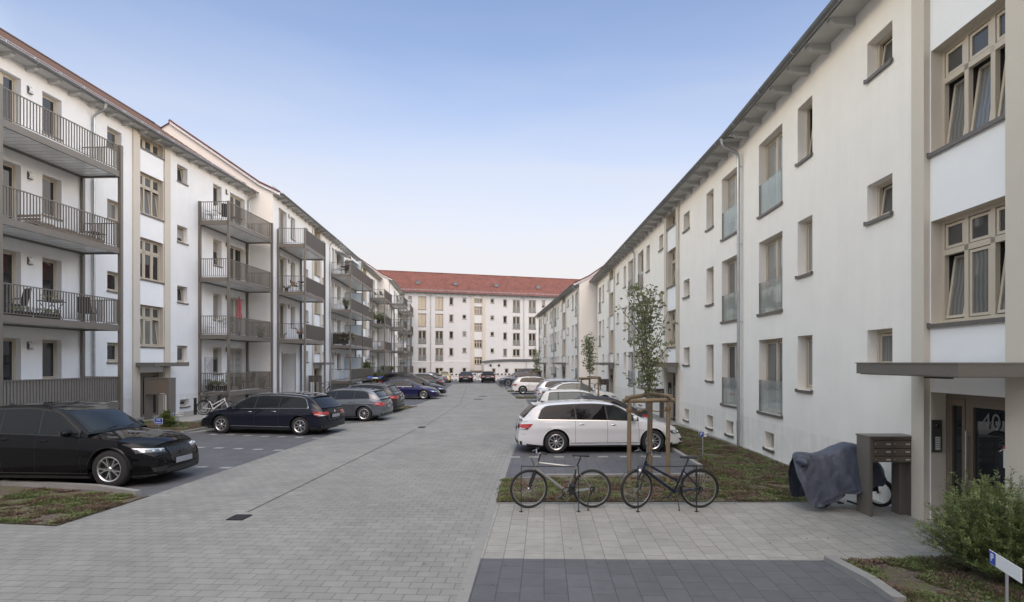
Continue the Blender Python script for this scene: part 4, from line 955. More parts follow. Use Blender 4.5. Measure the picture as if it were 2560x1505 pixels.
# right: bays, walk, beds
RB = [(1254, 1197.5), (1351, 1190), (1600, 1187), (1758, 1187), (1748, 1167), (1675, 1123), (1640, 1085), (1304, 1085)]
sheet('parking_bay', RB, .005, 'pave_d')
wsheet('parking_bay', [(.55, 17.4), (5.0, 17.4), (5.0, 25.5), (1.0, 25.5)], 'pave_d', .005)
wsheet('parking_bay', [(.75, 31), (5.0, 31), (4.6, 38.6), (.55, 38.6)], 'pave_d', .005)
wsheet('parking_bay', [(-.3, 42.2), (4.6, 42.2), (4.0, 47), (-.65, 47)], 'pave_d', .005)
wsheet('parking_bay', [(-1.6, 56), (3.0, 56), (3.0, 70), (-3.0, 70)], 'pave_d', .005)
sheet('walk', [(1240, 1258), (2400, 1258), (2700, 1500), (2420, 1398), (2068, 1401), (1180, 1398)], .004, 'pave_w')
wsheet('walk', [(5.1, 15.3), (7.0, 15.3), (6.95, 47), (4.9, 47)], 'pave_w', .0045)
sheet('parking_bay', [(1188, 1397), (2060, 1403), (2240, 1510), (2330, 1560), (1120, 1560)], .006, 'pave_d')
# edging strips
mb = MB(); strip(mb, [G(1150, 1520), G(1232, 1262), G(1293, 1084)], .13, .007, 'kerb'); strip(mb, [G(1293, 1084), (.5, 26, 0), (.4, 42, 0), (-.6, 50, 0), (-1.7, 60, 0)], .16, .007, 'kerb')
strip(mb, [G(383, 1237), G(1002, 1029), (-6.1, 45, 0), (-7.9, 68, 0)], .05, .009, 'seam') if False else None
strip(mb, [G(1240, 1259.5), G(2030, 1257)], .06, .012, 'kerb'); strip(mb, [G(2068, 1401), G(2420, 1396)], .06, .012, 'kerb')
tag(mb.build('edging'), kind='structure')
def kerb(pts, h=.1, wd=.12, name='kerb'):
    mb = MB()
    for a, b in zip(pts, pts[1:]):
        a, b = Vector(a), Vector(b); L = (b - a).length; n = max(1, round(L / 1.0)); d = (b - a) / n; ang = math.atan2(d.y, d.x)
        for i in range(n):
            c = a + d * (i + .5); mb.cbox((c.x, c.y, h / 2), (d.length - .008, wd, h), 'kerb', ang)
    return tag(mb.build(name), kind='structure')
kerb([G(-300, 1200), G(0, 1212), G(240, 1224), G(346, 1239)])
kerb([G(455, 1083), G(480, 1079), G(513, 1073), G(528, 1071)], .08)
kerb([G(1352, 1192), G(1500, 1192), G(1600, 1191), G(1760, 1190)], .06)
kerb([G(1751, 1172), G(1676, 1125)], .1)
kerb([G(2072, 1404), G(2180, 1462), G(2250, 1512)], .08, .14)
kerb([(5.0, 17.4, 0), (5.0, 25.6, 0)]); kerb([(1.1, 25.7, 0), (5.0, 25.7, 0)], .06); kerb([(1.1, 30.9, 0), (5.0, 30.9, 0)], .06)
beds = {}
def bed(key, pts, world=False, z=.02):
    q = [Vector((p[0], p[1], 0)) for p in pts] if world else gp(pts)
    beds[key] = q; sheet('planting_bed', [(p.x, p.y) for p in q], z, 'mulch', True)
bed('ll', [(-300, 1206), (0, 1218), (240, 1230), (352, 1243), (383, 1238), (140, 1316), (0, 1309), (-300, 1300)])
bed('lm', [(-300, 1062), (250, 1062), (365, 1053), (520, 1058), (518, 1073), (455, 1080), (352, 1099), (-300, 1099)])
bed('r1', [(1255, 1199), (1352, 1195), (1600, 1194), (1762, 1193), (1752, 1168), (1678, 1122), (1640, 1090), (1640, 1066), (1694, 1064), (1860, 1122), (1960, 1162), (2012, 1184), (2030, 1256), (1240, 1256)])
bed('r2', [(2075, 1403), (2480, 1396), (2640, 1440), (2800, 1560), (2340, 1560), (2186, 1465)])
bed('r3', [(1.1, 25.9), (5.0, 25.9), (5.0, 30.8), (1.1, 30.8)], True)
bed('r4', [(-.1, 39.4), (4.5, 39.4), (4.4, 41.4), (-.2, 41.4)], True)
bed('r5', [(-.9, 48.5), (3.6, 48.5), (3.4, 50.5), (-1.0, 50.5)], True)
bed('lf', [(-9.5, 29.8), (-6.3, 29.8), (-5.9, 32.6), (-9.5, 32.6)], True)
# ---------------------------------------------------------------- cars
STY = {
 'wagon': dict(L=4.77, W=1.83, R=.335, xr=1.07, xf=3.86, belt=[(0, .93), (.5, .97), (1.5, .955), (3.0, .925), (3.6, .90), (4.1, .83), (4.5, .74), (4.77, .62)],
    hood=[(3.3, 1.02), (3.6, .975), (4.1, .90), (4.5, .80), (4.77, .68)], deck=[(0, .95), (.3, 1.0)],
    roof=[(.13, .97), (.22, 1.06), (.5, 1.34), (.62, 1.385), (1.2, 1.445), (2.1, 1.475), (2.6, 1.44), (2.95, 1.33), (3.35, 1.1), (3.62, .96)], glass_r=(.17, .5), wind=(2.72, 3.56),
    side=[(.55, 1.62, -.02, .3), (1.66, 2.52, -.05, 0), (2.56, 3.42, -.06, 0)], doors=[2.54, 1.62, 3.45], rails=1, tumble=.36),
 'suv': dict(L=4.69, W=1.90, R=.395, xr=.98, xf=3.82, belt=[(0, 1.03), (.5, 1.08), (1.5, 1.05), (2.8, 1.01), (3.4, .985), (4.0, .92), (4.45, .84), (4.69, .77)],
    hood=[(3.05, 1.12), (3.4, 1.075), (4.0, 1.005), (4.45, .925), (4.69, .85)], deck=[(0, 1.05), (.3, 1.10)],
    roof=[(.2, 1.06), (.3, 1.18), (.52, 1.46), (.65, 1.52), (1.15, 1.60), (1.85, 1.625), (2.3, 1.59), (2.65, 1.48), (3.0, 1.26), (3.3, 1.06)], glass_r=(.26, .54), wind=(2.42, 3.25),
    side=[(.62, 1.36, -.02, .3), (1.40, 2.22, -.05, 0), (2.26, 3.12, -.06, 0)], doors=[2.24, 1.38, 3.2], rails=1, tumble=.34),
 'hatch': dict(L=4.32, W=1.80, R=.335, xr=.83, xf=3.50, belt=[(0, .92), (.5, 1.0), (1.5, .97), (2.6, .93), (3.2, .90), (3.7, .83), (4.1, .73), (4.32, .62)],
    hood=[(2.9, 1.03), (3.2, .98), (3.7, .91), (4.1, .80), (4.32, .68)], deck=[(0, .95), (.3, 1.03)],
    roof=[(.15, .99), (.25, 1.1), (.45, 1.31), (.58, 1.36), (1.1, 1.42), (1.8, 1.44), (2.2, 1.41), (2.55, 1.3), (2.95, 1.08), (3.2, .95)], glass_r=(.2, .45), wind=(2.32, 3.15),
    side=[(.6, 1.28, -.02, .28), (1.32, 2.12, -.05, 0), (2.16, 3.05, -.06, 0)], doors=[2.14, 1.28, 3.08], rails=0, tumble=.38),
 'mini': dict(L=3.75, W=1.66, R=.29, xr=.55, xf=3.02, belt=[(0, .90), (.4, .96), (1.5, .93), (2.4, .90), (2.9, .86), (3.3, .80), (3.6, .70), (3.75, .6)],
    hood=[(2.6, 1.0), (2.9, .95), (3.3, .88), (3.6, .77), (3.75, .66)], deck=[(0, .92), (.2, 1.0)],
    roof=[(.03, .95), (.1, 1.1), (.24, 1.38), (.34, 1.44), (.9, 1.485), (1.5, 1.49), (1.9, 1.45), (2.2, 1.35), (2.6, 1.12), (2.85, .94)], glass_r=(.07, .25), wind=(2.0, 2.82),
    side=[(.36, .78, -.02, .1), (.82, 1.72, -.03, 0), (1.76, 2.72, -.04, 0)], doors=[1.74, .8, 2.74], rails=0, tumble=.28),
 'sedan': dict(L=4.70, W=1.84, R=.335, xr=1.05, xf=3.85, belt=[(0, .90), (.5, .97), (1.5, .95), (3.0, .92), (3.6, .895), (4.1, .82), (4.5, .73), (4.7, .62)],
    hood=[(3.2, 1.0), (3.6, .95), (4.1, .88), (4.5, .78), (4.7, .68)], deck=[(0, .97), (.3, 1.02), (.8, 1.04), (1.1, 1.05)],
    roof=[(.62, 1.02), (.8, 1.09), (1.25, 1.30), (1.5, 1.37), (2.0, 1.41), (2.4, 1.40), (2.75, 1.32), (3.15, 1.12), (3.55, .94)], glass_r=(.78, 1.4), wind=(2.5, 3.48),
    side=[(1.02, 2.26, -.04, .42), (2.30, 3.3, -.06, 0)], doors=[2.28, 1.35, 3.36], rails=0, tumble=.42),
 'coupe': dict(L=4.75, W=1.86, R=.345, xr=1.03, xf=3.87, belt=[(0, .90), (.5, .955), (1.5, .93), (3.0, .905), (3.6, .88), (4.1, .80), (4.5, .70), (4.75, .58)],
    hood=[(3.2, .99), (3.6, .935), (4.1, .86), (4.5, .76), (4.75, .64)], deck=[(0, .97), (.2, 1.0), (.5, 1.02)],
    roof=[(.22, .99), (.5, 1.07), (1.0, 1.23), (1.5, 1.34), (2.0, 1.385), (2.35, 1.38), (2.7, 1.30), (3.1, 1.12), (3.5, .93)], glass_r=(.45, 1.3), wind=(2.5, 3.44),
    side=[(.98, 2.22, -.04, .5), (2.26, 3.25, -.06, 0)], doors=[2.24, 1.4, 3.3], rails=0, tumble=.42),
 'van': dict(L=4.6, W=1.85, R=.34, xr=.95, xf=3.75, belt=[(0, 1.05), (.5, 1.10), (1.5, 1.08), (3.0, 1.05), (3.6, 1.0), (4.1, .93), (4.4, .82), (4.6, .7)],
    hood=[(3.4, 1.15), (3.7, 1.09), (4.1, 1.0), (4.4, .9), (4.6, .78)], deck=[(0, 1.07), (.2, 1.12)],
    roof=[(.06, 1.08), (.12, 1.25), (.28, 1.68), (.38, 1.74), (1.2, 1.8), (2.0, 1.81), (2.5, 1.77), (2.9, 1.63), (3.3, 1.36), (3.65, 1.07)], glass_r=(.1, .3), wind=(2.7, 3.58),
    side=[(.42, 1.3, -.02, .15), (1.34, 2.4, -.04, 0), (2.44, 3.42, -.05, 0)], doors=[2.42, 1.32, 3.45], rails=1, tumble=.24),
}
STY['estate'] = dict(STY['wagon'], xr=.84, xf=3.82)
PAINTS = {}
def paint(name, col, metal=.0, rough=.35):
    if name not in PAINTS:
        PAINTS[name] = mat('paint_' + name, col, rough, metal, coat=.7 if max(col) < .02 else 1.0, spec=.0 if max(col) < .1 else .3); PAINTS[name].node_tree.nodes['Principled BSDF'].inputs['Coat IOR'].default_value = 1.42 if max(col) < .1 else 1.5
    return PAINTS[name]
WH = {}
def wheel_meshes(Rw, style):
    k = (Rw, style)
    if k in WH: return WH[k]
    wd = .21; rr = Rw * .66; t = MB()
    t.lathe([(-.1, rr - .01), (-.105, rr + .03), (-.095, Rw - .03), (-.07, Rw - .005), (-.03, Rw), (.03, Rw), (.07, Rw - .005), (.095, Rw - .03), (.105, rr + .03), (.1, rr - .01)], 'rubber', 40)
    tyre = t.mesh('tyre', angle=50)
    r = MB(); dk = 'alloy_d'; al = 'alloy'
    r.lathe([(-.08, rr * .98), (.085, rr * .98), (.1, rr + .004), (.104, rr - .006), (.09, rr - .028), (.04, rr - .035)], al, 40)
    r.lathe([(.0, rr * .97), (.0, 0)], 'hub', 24)
    r.lathe([(.03, rr * .62), (.03, 0)], 'hub', 24)
    n = {'five': 5, 'ten': 10, 'multi': 16, 'seven': 7, 'y': 5}[style]
    sm = al if style != 'multi' else 'alloy_d'
    for i in range(n):
        T = Matrix.Rotation(2 * math.pi * i / n + .2, 4, 'Y')
        def spoke(a0, a1, w0, w1, m):
            # from hub radius to rim radius, in plane y
            def q(rad, ang, y): return (rad * math.cos(ang), y, rad * math.sin(ang))
            r0, r1 = rr * .16, rr - .02; vs = []
            for rad, an, wdt, y0, y1 in ((r0, a0, w0, .085, .05), (rr * .55, (a0 + a1) / 2, (w0 + w1) / 2, .088, .055), (r1, a1, w1, .094, .06)):
                h = wdt / 2; d = h / rad
                vs += [q(rad, an - d, y1), q(rad, an - d * .8, y0), q(rad, an + d * .8, y0), q(rad, an + d, y1)]
            r.raw(vs, [(0, 1, 5, 4), (1, 2, 6, 5), (2, 3, 7, 6), (4, 5, 9, 8), (5, 6, 10, 9), (6, 7, 11, 10)], m, True, T)
        if style in ('five', 'y'): spoke(-.06, -.24, .035, .028, sm); spoke(.06, .24, .035, .028, sm)
        elif style == 'seven': spoke(-.05, -.12, .026, .02, sm); spoke(.05, .12, .026, .02, sm)
        elif style == 'ten': spoke(0, .05, .028, .034, sm)
        else: spoke(0, 0, .014, .012, al)
    r.lathe([(.1, .0), (.1, .03), (.08, .055), (.05, .06)], sm, 16)
    for i in range(5):
        a = 2 * math.pi * i / 5; r.ellipsoid((math.cos(a) * .055, .088, math.sin(a) * .055), (.008, .006, .008), 'black', 6, 4)
    WH[k] = (tyre, r.mesh('rim', angle=35)); return WH[k]
def car(label, style, pt, anchor, ang, wheels='five', trim='black', glass='carglass', glass2=None, lamp='lamp_w', tail='lamp_r', group='cars parked along the street', rails=None, cat='car', sx=1.0, sz=1.0, grille='bars', softtop=None, dark_low=True, detail=1, name='parked_car'):
    S = STY[style]; L, W, Rw = S['L'] * sx, S['W'], S['R']; glass2 = glass2 or glass
    sc_ = lambda pts: pchip([(x * sx, z * sz) for x, z in pts])
    belt, hood, deck, roofz = sc_(S['belt']), sc_(S['hood']), sc_(S['deck']), sc_(S['roof'])
    xr, xf = S['xr'] * sx, S['xf'] * sx; rx0, rx1 = S['roof'][0][0] * sx, S['roof'][-1][0] * sx
    lx, ly, X, Y = anchor; a = R(ang)
    # anchor: local (lx from the rear, ly sideways) stands on world (X, Y)
    loc = Vector((X, Y, 0)) - Matrix.Rotation(a, 3, 'Z') @ Vector((lx - L / 2, ly, 0))
    root = thing(name, loc, label, cat, group, a); root.rotation_euler = (0, 0, a)
    Ra = Rw + .045; zc = Rw
    sp = pchip([(0, .92), (.2, .945), (.33, .978), (.46, .984), (.60, .984), (.72, .997), (.775, 1.003), (.805, .988), (.9, .972), (1.0, .945), (1.4, .9)])
    def plan(x):
        k = 1
        if x < .75: k -= .17 * (1 - max(0, x) / .75) ** 2.3
        e = L - x
        if e < 1.05: k -= .27 * (1 - max(0, e) / 1.05) ** 2.2
        return k
    fr = pchip([(0, .14), (.2, .06), (.35, .0), (.55, .0), (.8, .05), (1.0, .16)]); rr_ = pchip([(0, .14), (.25, .03), (.45, 0), (.6, .01), (.85, .06), (1.0, .12)])
    zb0 = belt(2.0)
    def half(x, z): return W / 2 * plan(x) * sp(z / belt(x) if x > .3 else z / belt(x))
    def xs(x, z):
        t = z / belt(min(max(x, .0), L))
        wf = max(0, (x - (L - .7)) / .7); wr = max(0, (.6 - x) / .6)
        return x - fr(t) * wf + rr_(t) * wr
    def low(x):
        b = .20 + .07 * max(0, (.7 - x) / .7) + .03 * max(0, (x - (L - .7)) / .7)
        for c in (xr, xf):
            if abs(x - c) < Ra: b = max(b, zc + math.sqrt(max(0, Ra * Ra - (x - c) ** 2)))
        return b
    st = {0.0, L}
    n = 46
    for i in range(n + 1): st.add(L * i / n)
    for i in range(9): st.add(.03 * i * i * .35); st.add(L - .03 * i * i * .4)
    for c in (xr, xf):
        for i in range(17): st.add(c - Ra * math.cos(math.pi * i / 16))
        st.add(c - Ra - .004); st.add(c + Ra + .004)
    st = sorted(x for x in st if 0 <= x <= L); q = [st[0]]
    for x in st[1:]:
        if x - q[-1] > .0035: q.append(x)
    st = q
    def top(x):
        if x < rx0 + .3 and S['deck']: c = deck(x)
        elif x > rx1 - .35: c = hood(x)
        else: c = belt(x) + .02
        return max(c, belt(x) + .005)
    NT, NS = 13, 6
    tr = [0, .06, .14, .24, .34, .45, .56, .66, .74, .81, .88, .95, 1.0]
    def ring(x):
        zl, zb = low(x), belt(x); r = []
        for t in tr: z = zl + (zb - zl) * t; r.append((xs(x, z), half(x, z), z))
        hb = half(x, zb); c = top(x)
        for i in range(1, NS + 1):
            s = 1 - i / NS; z = zb + (c - zb) * (1 - s ** 2.6); x2 = xs(x, zb)
            bul = .10 * (1 - s * s) if x > L - .5 else 0; w_ = max(0, (x - (L - .5)) / .5)
            bur = -.05 * (1 - s * s) * max(0, (.4 - x) / .4)
            r.append((x2 + bul * w_ + bur, hb * s, z))
        return r
    b = MB(); P = paint(*pt) if isinstance(pt, tuple) else pt
    rings = [ring(x) for x in st]; m_ = len(rings[0])
    for sg in (1, -1):
        vs = [(x - L / 2, sg * y, z) for r in rings for x, y, z in r]
        fs = []; fl = []
        for i in range(len(st) - 1):
            for j in range(m_ - 1):
                f = (i * m_ + j, (i + 1) * m_ + j, (i + 1) * m_ + j + 1, i * m_ + j + 1)
                zz = sum(vs[k][2] for k in f) / 4
                (fl if (dark_low and zz < .27) else fs).append(f if sg < 0 else f[::-1])
        b.raw(vs, fs, P, True); b.raw(vs, fl, 'black', True)
    for e, x in ((0, 0.0), (1, L)):
        zl, zb, c = low(x), belt(x), top(x); SS = [k / NS for k in range(-NS, NS + 1)]
        def cp(i, j):
            s = SS[i]
            zt = zb + (c - zb) * (1 - abs(s) ** 2.6)
            z = zl + (zb - zl) * tr[j] if j < NT else 0
            if j == NT: z = zt
            bul = (.10 if e else -.05) * (1 - s * s)
            return (xs(x, min(z, zb)) + bul - L / 2, s * half(x, min(z, zb)), z)
        b.grid(cp, 2 * NS + 1, NT + 1, P, True)
    # greenhouse
    hw = lambda x: half(x, belt(x)) * .985; tu = S['tumble']
    gs = [rx0 + (rx1 - rx0) * i / 56 for i in range(57)]
    NC = 6
    def gsec(x):
        zb = belt(x) - .02; zr = max(roofz(x), zb + .01); h = zr - zb; rc = min(.11, h * .45); wb = hw(x)
        pts = [(wb, zb)]
        for t in (.25, .5, .75, 1): z = zb + (h - rc) * t; pts.append((wb - tu * (z - zb) - .02 * t * t, z))
        y1, z1 = pts[-1]
        for i in range(1, NC + 1):
            t = math.pi / 2 * i / NC; pts.append((y1 - rc * .9 * (1 - math.cos(t)), z1 + rc * .86 * math.sin(t)))
        y2, z2 = pts[-1]
        for i in range(1, 6): s = 1 - i / 5; pts.append((y2 * s, z2 + (zr - z2) * (1 - s * s)))
        return pts
    def gx(x, s):   # plan bow of windscreen and rear window
        k = 0
        if x > S['wind'][0] * sx: k = (x - S['wind'][0] * sx) / (rx1 - S['wind'][0] * sx) * .13 * (1 - s * s)
        g0 = S['glass_r'][1] * sx
        if x < g0: k = -(g0 - x) / (g0 - rx0) * .07 * (1 - s * s)
        return k
    gm = P if not softtop else softtop
    secs = [gsec(x) for x in gs]; k_ = len(secs[0])
    for sg in (1, -1):
        vs = []
        for x, sec in zip(gs, secs):
            w0 = sec[0][0]
            for y, z in sec: vs.append((x + gx(x, y / w0) - L / 2, sg * y, z))
        fs = [(i * k_ + j, (i + 1) * k_ + j, (i + 1) * k_ + j + 1, i * k_ + j + 1)[::sg * -1 if sg > 0 else 1] for i in range(len(gs) - 1) for j in range(k_ - 1)]
        b.raw(vs, fs, gm, True)
    # floor and wheel wells
    b.box((.25 - L / 2, -W / 2 + .24, .17), (L / 2 - .3, W / 2 - .24, .62), 'black')
    b.box((xr + Ra - L / 2, -W / 2 + .09, .19), (xf - Ra - L / 2, W / 2 - .09, .3), 'black')
    for c in (xr, xf):
        for sg in (1, -1):
            b.grid(lambda i, j: (c + (Ra + .002) * math.cos(math.pi * i / 16) - L / 2, sg * (half(c, zc) + (.006 if j == 0 else (-.012 if j == 1 else -.35))), zc + (Ra + (.012 if j == 1 else 0)) * math.sin(math.pi * i / 16) - (.0 if j < 2 else 0)), 17, 3, 'black', True)
            b.grid(lambda i, j: (c + (Ra + .006 + .02 * j) * math.cos(math.pi * i / 18) - L / 2, sg * (half(c + (Ra + .02 * j) * math.cos(math.pi * i / 18), zc + (Ra + .02 * j) * math.sin(math.pi * i / 18)) + (.008 - .008 * j)), zc + (Ra + .006 + .02 * j) * math.sin(math.pi * i / 18)), 19, 2, P, True)
    # sill strip, seams
    def sideq(pts, m, off=.003, w=.008):
        for sg in (1, -1):
            b.grid(lambda i, j: ((xs(pts[i][0], pts[i][1]) + (j - .5) * w) - L / 2, sg * (half(pts[i][0], pts[i][1]) + off), pts[i][1]), len(pts), 2, m, False)
    for k, xd in enumerate(S['doors']):
        xd *= sx; zb = belt(xd)
        pts = []
        for i in range(13):
            z = .30 + (zb - .31) * i / 12; x = xd
            if k == 1: # rear door edge curves around the arch
                t = (z - .3) / (zb - .3); x = xd + max(0, (xr + Ra + .10 - xd)) * (1 - t) ** 1.0
                x = max(x, xd)
            if k == 2: x = min(xd + .02 * (1 - (z - .3)), xf - Ra - .03) if z < .7 else xd - .02
            pts.append((x, z))
        sideq(pts, 'black')
    for sg in (1, -1):   # lower trim line
        b.grid(lambda i, j: (xr + Ra + .02 + (xf - xr - 2 * Ra - .04) * i / 12 - L / 2, sg * (half(2, .3) + .006), .30 + .018 * j), 13, 2, trim, False)
    body_o = link('body', b.mesh('body', weld=True, angle=38), root)
    # side windows with a dark surround
    for sg in (1, -1):
        sgl = MB(); wins = S['side']
        x0, x1 = wins[0][0] * sx, wins[-1][1] * sx
        def zhi(x, rr=0): 
            z = roofz(x) - .085 - (.0 if x < S['wind'][0] * sx else 0)
            if x > S['wind'][0] * sx: z = roofz(x + .10) - .02
            zl = belt(x) + .02; cr = wins[0][3]
            if x < x0 + cr: t = (x0 + cr - x) / cr; z = zl + max(0, z - zl) * math.sqrt(max(0, 1 - t * t))
            return max(z, zl + .004)
        def gy(x, z): return hw(x) - tu * (z - belt(x) + .02) - .02 * ((z - belt(x)) / max(.1, roofz(x) - belt(x))) ** 2
        N = 26
        sgl.grid(lambda i, j: ((x0 - .015 + (x1 + .05 - x0) * i / N) - L / 2, sg * (gy(x0 + (x1 - x0) * i / N, (lambda a_, b_: a_ + (b_ - a_) * j / 4)(belt(x0 + (x1 - x0) * i / N) + .0, zhi(x0 + (x1 - x0) * i / N) + .022)) + .004), belt(x0 + (x1 - x0) * i / N) + .0 + (zhi(x0 + (x1 - x0) * i / N) + .022 - belt(x0 + (x1 - x0) * i / N)) * j / 4), N + 1, 5, 'black', True)
        if trim == 'chrome':
            o_ = []
            for i in range(N + 1): x = x0 + (x1 - x0) * i / N; z = zhi(x) + .024; o_.append((x - L / 2, sg * (gy(x, z) + .008), z))
            lo_ = [(x0 + (x1 - x0) * i / N - L / 2, sg * (gy(x0 + (x1 - x0) * i / N, belt(x0 + (x1 - x0) * i / N)) + .008), belt(x0 + (x1 - x0) * i / N)) for i in range(N + 1)]
            sgl.tube(lo_, .007, 'chrome', 5); sgl.tube(o_, .007, 'chrome', 5); sgl.tube([o_[0], lo_[0]], .009, 'chrome', 5)
        fo = link('window_surround', sgl.mesh('window_surround'), root)
        for wi, (a0, a1, sl, _) in enumerate(wins):
            g = MB(); a0 *= sx; a1 *= sx
            def sp_(i, j):
                x = a0 + (a1 - a0) * i / 12; z0_ = belt(x) + .022
                x2 = x + sl * (j / 4 - .3) * (1 if i > 0 or wi else 0)
                if wi == len(wins) - 1 and i > 8: x2 = x + sl * (j / 4 - .3) * (12 - i) / 4
                z1_ = max(zhi(min(max(x2, x0), x1)) - .008, z0_ + .002); z = z0_ + (z1_ - z0_) * j / 4
                return (x2 - L / 2, sg * (gy(x2, z) + .0075), z)
            g.grid(sp_, 13, 5, glass2 if wi < len(wins) - 1 else glass, True); link('side_window', g.mesh('side_window'), fo)
        h = MB()
        for xd in S['doors'][:2]:
            xx = xd * sx + .13; zz = belt(xx) - .105; y = half(xx, zz)
            h.ellipsoid((xx + .04 - L / 2, sg * (y + .012), zz), (.095, .018, .016), P if trim != 'chrome' else 'chrome', 12, 6)
            h.ellipsoid((xx + .04 - L / 2, sg * (y + .002), zz - .006), (.07, .006, .026), 'black', 12, 6)
        link('door_handle', h.mesh('door_handle'), root)
        mr = MB(); mx = S['side'][-1][1] * sx - .12; mz = belt(mx) + .09
        mr.ellipsoid((mx - L / 2, sg * (hw(mx) + .13), mz), (.07, .115, .075), P, 12, 8); mr.box((mx - .085 - L / 2, sg * (hw(mx) + .13) - .09, mz - .05), (mx - .06 - L / 2, sg * (hw(mx) + .13) + .09, mz + .05), 'gmid')
        mr.tube([(mx + .02 - L / 2, sg * (hw(mx) - .03), mz - .08), (mx - L / 2, sg * (hw(mx) + .08), mz - .03)], .022, 'black', 6)
        link('mirror', mr.mesh('mirror'), root)
        if (S['rails'] if rails is None else rails):
            rl = MB(); x2, x3 = S['side'][0][0] * sx + .1, S['wind'][0] * sx - .05; pp = []
            for i in range(13):
                x = x2 + (x3 - x2) * i / 12; sec = gsec(x); y_, z_ = sec[4 + NC]; lift = .022 * min(1, min(i, 12 - i) / 1.5); pp.append((x - L / 2, sg * (y_ - .0), z_ + lift + .004))
            rl.tube(pp, .011, 'chrome' if trim == 'chrome' else 'black', 6); link('roof_rail', rl.mesh('roof_rail'), root)
    # windscreen, rear window as patches on the greenhouse
    def gp_(x, s, off):
        sec = gsec(x); y2, z2 = sec[4 + NC]; zr = max(roofz(x), belt(x) - .01); k = .96
        y = y2 * s * 1.0; z = z2 + (zr - z2) * (1 - s * s)
        sl = (roofz(x + .03) - roofz(x - .03)) / .06; nn = Vector((-sl, 0, 1)).normalized()
        return (x + gx(x, y / sec[0][0]) - L / 2 + nn.x * off, y, z + nn.z * off)
    for nm, (xa, xb), gg in (('windscreen', S['wind'], glass), ('rear_window', S['glass_r'], glass2)):
        if softtop and nm == 'rear_window': pass
        xa *= sx; xb *= sx
        if nm == 'windscreen': xa += .04
        g = MB()
        g.grid(lambda i, j: gp_(xa + (xb - xa) * i / 12, (-1 + 2 * j / 14) * .985, .004), 13, 15, 'black', True)
        g.grid(lambda i, j: gp_(xa + .03 + (xb - xa - .06) * i / 12, (-1 + 2 * j / 14) * .925, .008), 13, 15, gg, True)
        if nm == 'windscreen':
            for s0 in (-.5, .25): g.tube([gp_(xb - .02, s0 + .05, .02), gp_(xb - .06, s0 + .4, .018)], .008, 'black', 4)
        link(nm, g.mesh(nm), root)
    # patches on nose and tail
    def ept(front, s, z, off):
        x = L if front else 0.0; e = 1 if front else -1; zb = belt(x); zt = min(z, zb)
        if abs(s) <= 1:
            bul = (.10 if front else -.05) * (1 - s * s)
            return (xs(x, zt) + bul + e * off - L / 2, s * half(x, zt), z)
        q = abs(s) - 1; x0 = x - e * q; zt = min(z, belt(x0))
        y = half(x0, zt); sg = 1 if s > 0 else -1
        return (xs(x0, zt) + e * off * .6 - L / 2, sg * (y + off * .8), z)
    def patch(mb, front, c, m, off=.006, n=10, k=5):
        # c: four (s,z): inner-low, outer-low, outer-high, inner-high
        def f(i, j):
            u, v = i / n, j / k
            s = (c[0][0] * (1 - u) + c[1][0] * u) * (1 - v) + (c[3][0] * (1 - u) + c[2][0] * u) * v
            z = (c[0][1] * (1 - u) + c[1][1] * u) * (1 - v) + (c[3][1] * (1 - u) + c[2][1] * u) * v
            return ept(front, s, z, off)
        mb.grid(f, n + 1, k + 1, m, True)
    bz = belt(L); hz = bz + .0
    for sg in (1, -1):
        h = MB(); z0 = bz * .86
        patch(h, True, [(sg * .62, z0 + .0), (sg * 1.34, z0 + .035), (sg * 1.42, z0 + .13), (sg * .6, z0 + .075)], 'lamp_d', .006)
        patch(h, True, [(sg * .62, z0 + .055), (sg * 1.36, z0 + .10), (sg * 1.40, z0 + .125), (sg * .6, z0 + .073)], lamp, .011)
        patch(h, True, [(sg * 1.16, z0 + .03), (sg * 1.26, z0 + .035), (sg * 1.30, z0 + .115), (sg * 1.14, z0 + .11)], lamp, .012)
        if detail:
            patch(h, True, [(sg * .60, z0 - .015), (sg * 1.34, z0 + .02), (sg * 1.36, z0 + .04), (sg * .60, z0 + .004)], 'black', .008)
        for q in (.75, .98): h.ellipsoid(ept(True, sg * q, z0 + .045, .004), (.03, .035, .03), 'lamp_w', 10, 6)
        link('headlight', h.mesh('headlight'), root)
        t = MB(); tz = belt(0) * .80
        if style in ('mini', 'van'):
            patch(t, False, [(sg * .86, tz - .06), (sg * 1.1, tz - .06), (sg * 1.12, tz + .34), (sg * .9, tz + .34)], tail, .012)
        else:
            patch(t, False, [(sg * .52, tz - .03), (sg * 1.24, tz - .055), (sg * 1.40, tz + .11), (sg * .52, tz + .085)], 'lamp_rd', .008)
            patch(t, False, [(sg * .60, tz + .02), (sg * 1.24, tz + .0), (sg * 1.38, tz + .105), (sg * .58, tz + .08)], tail, .013)
            patch(t, False, [(sg * .85, tz - .035), (sg * 1.16, tz - .045), (sg * 1.2, tz - .012), (sg * .85, tz + .0)], 'lamp_w' if lamp == 'lamp_w' else tail, .014)
        link('taillight', t.mesh('taillight'), root)
        fl = MB(); patch(fl, True, [(sg * .62, .30), (sg * 1.05, .31), (sg * 1.1, .40), (sg * .7, .42)], 'black', .006)
        for k in range(3): patch(fl, True, [(sg * .66, .32 + .03 * k), (sg * 1.04, .325 + .03 * k), (sg * 1.04, .333 + .03 * k), (sg * .66, .328 + .03 * k)], 'alloy_d', .012, 6, 1)
        link('air_intake', fl.mesh('air_intake'), root)
    g = MB(); zt = bz * .97; zl_ = bz * (.66 if style != 'suv' else .60)
    patch(g, True, [(-.46, zl_), (.46, zl_), (.52, zt), (-.52, zt)], 'black', .006, 12, 4)
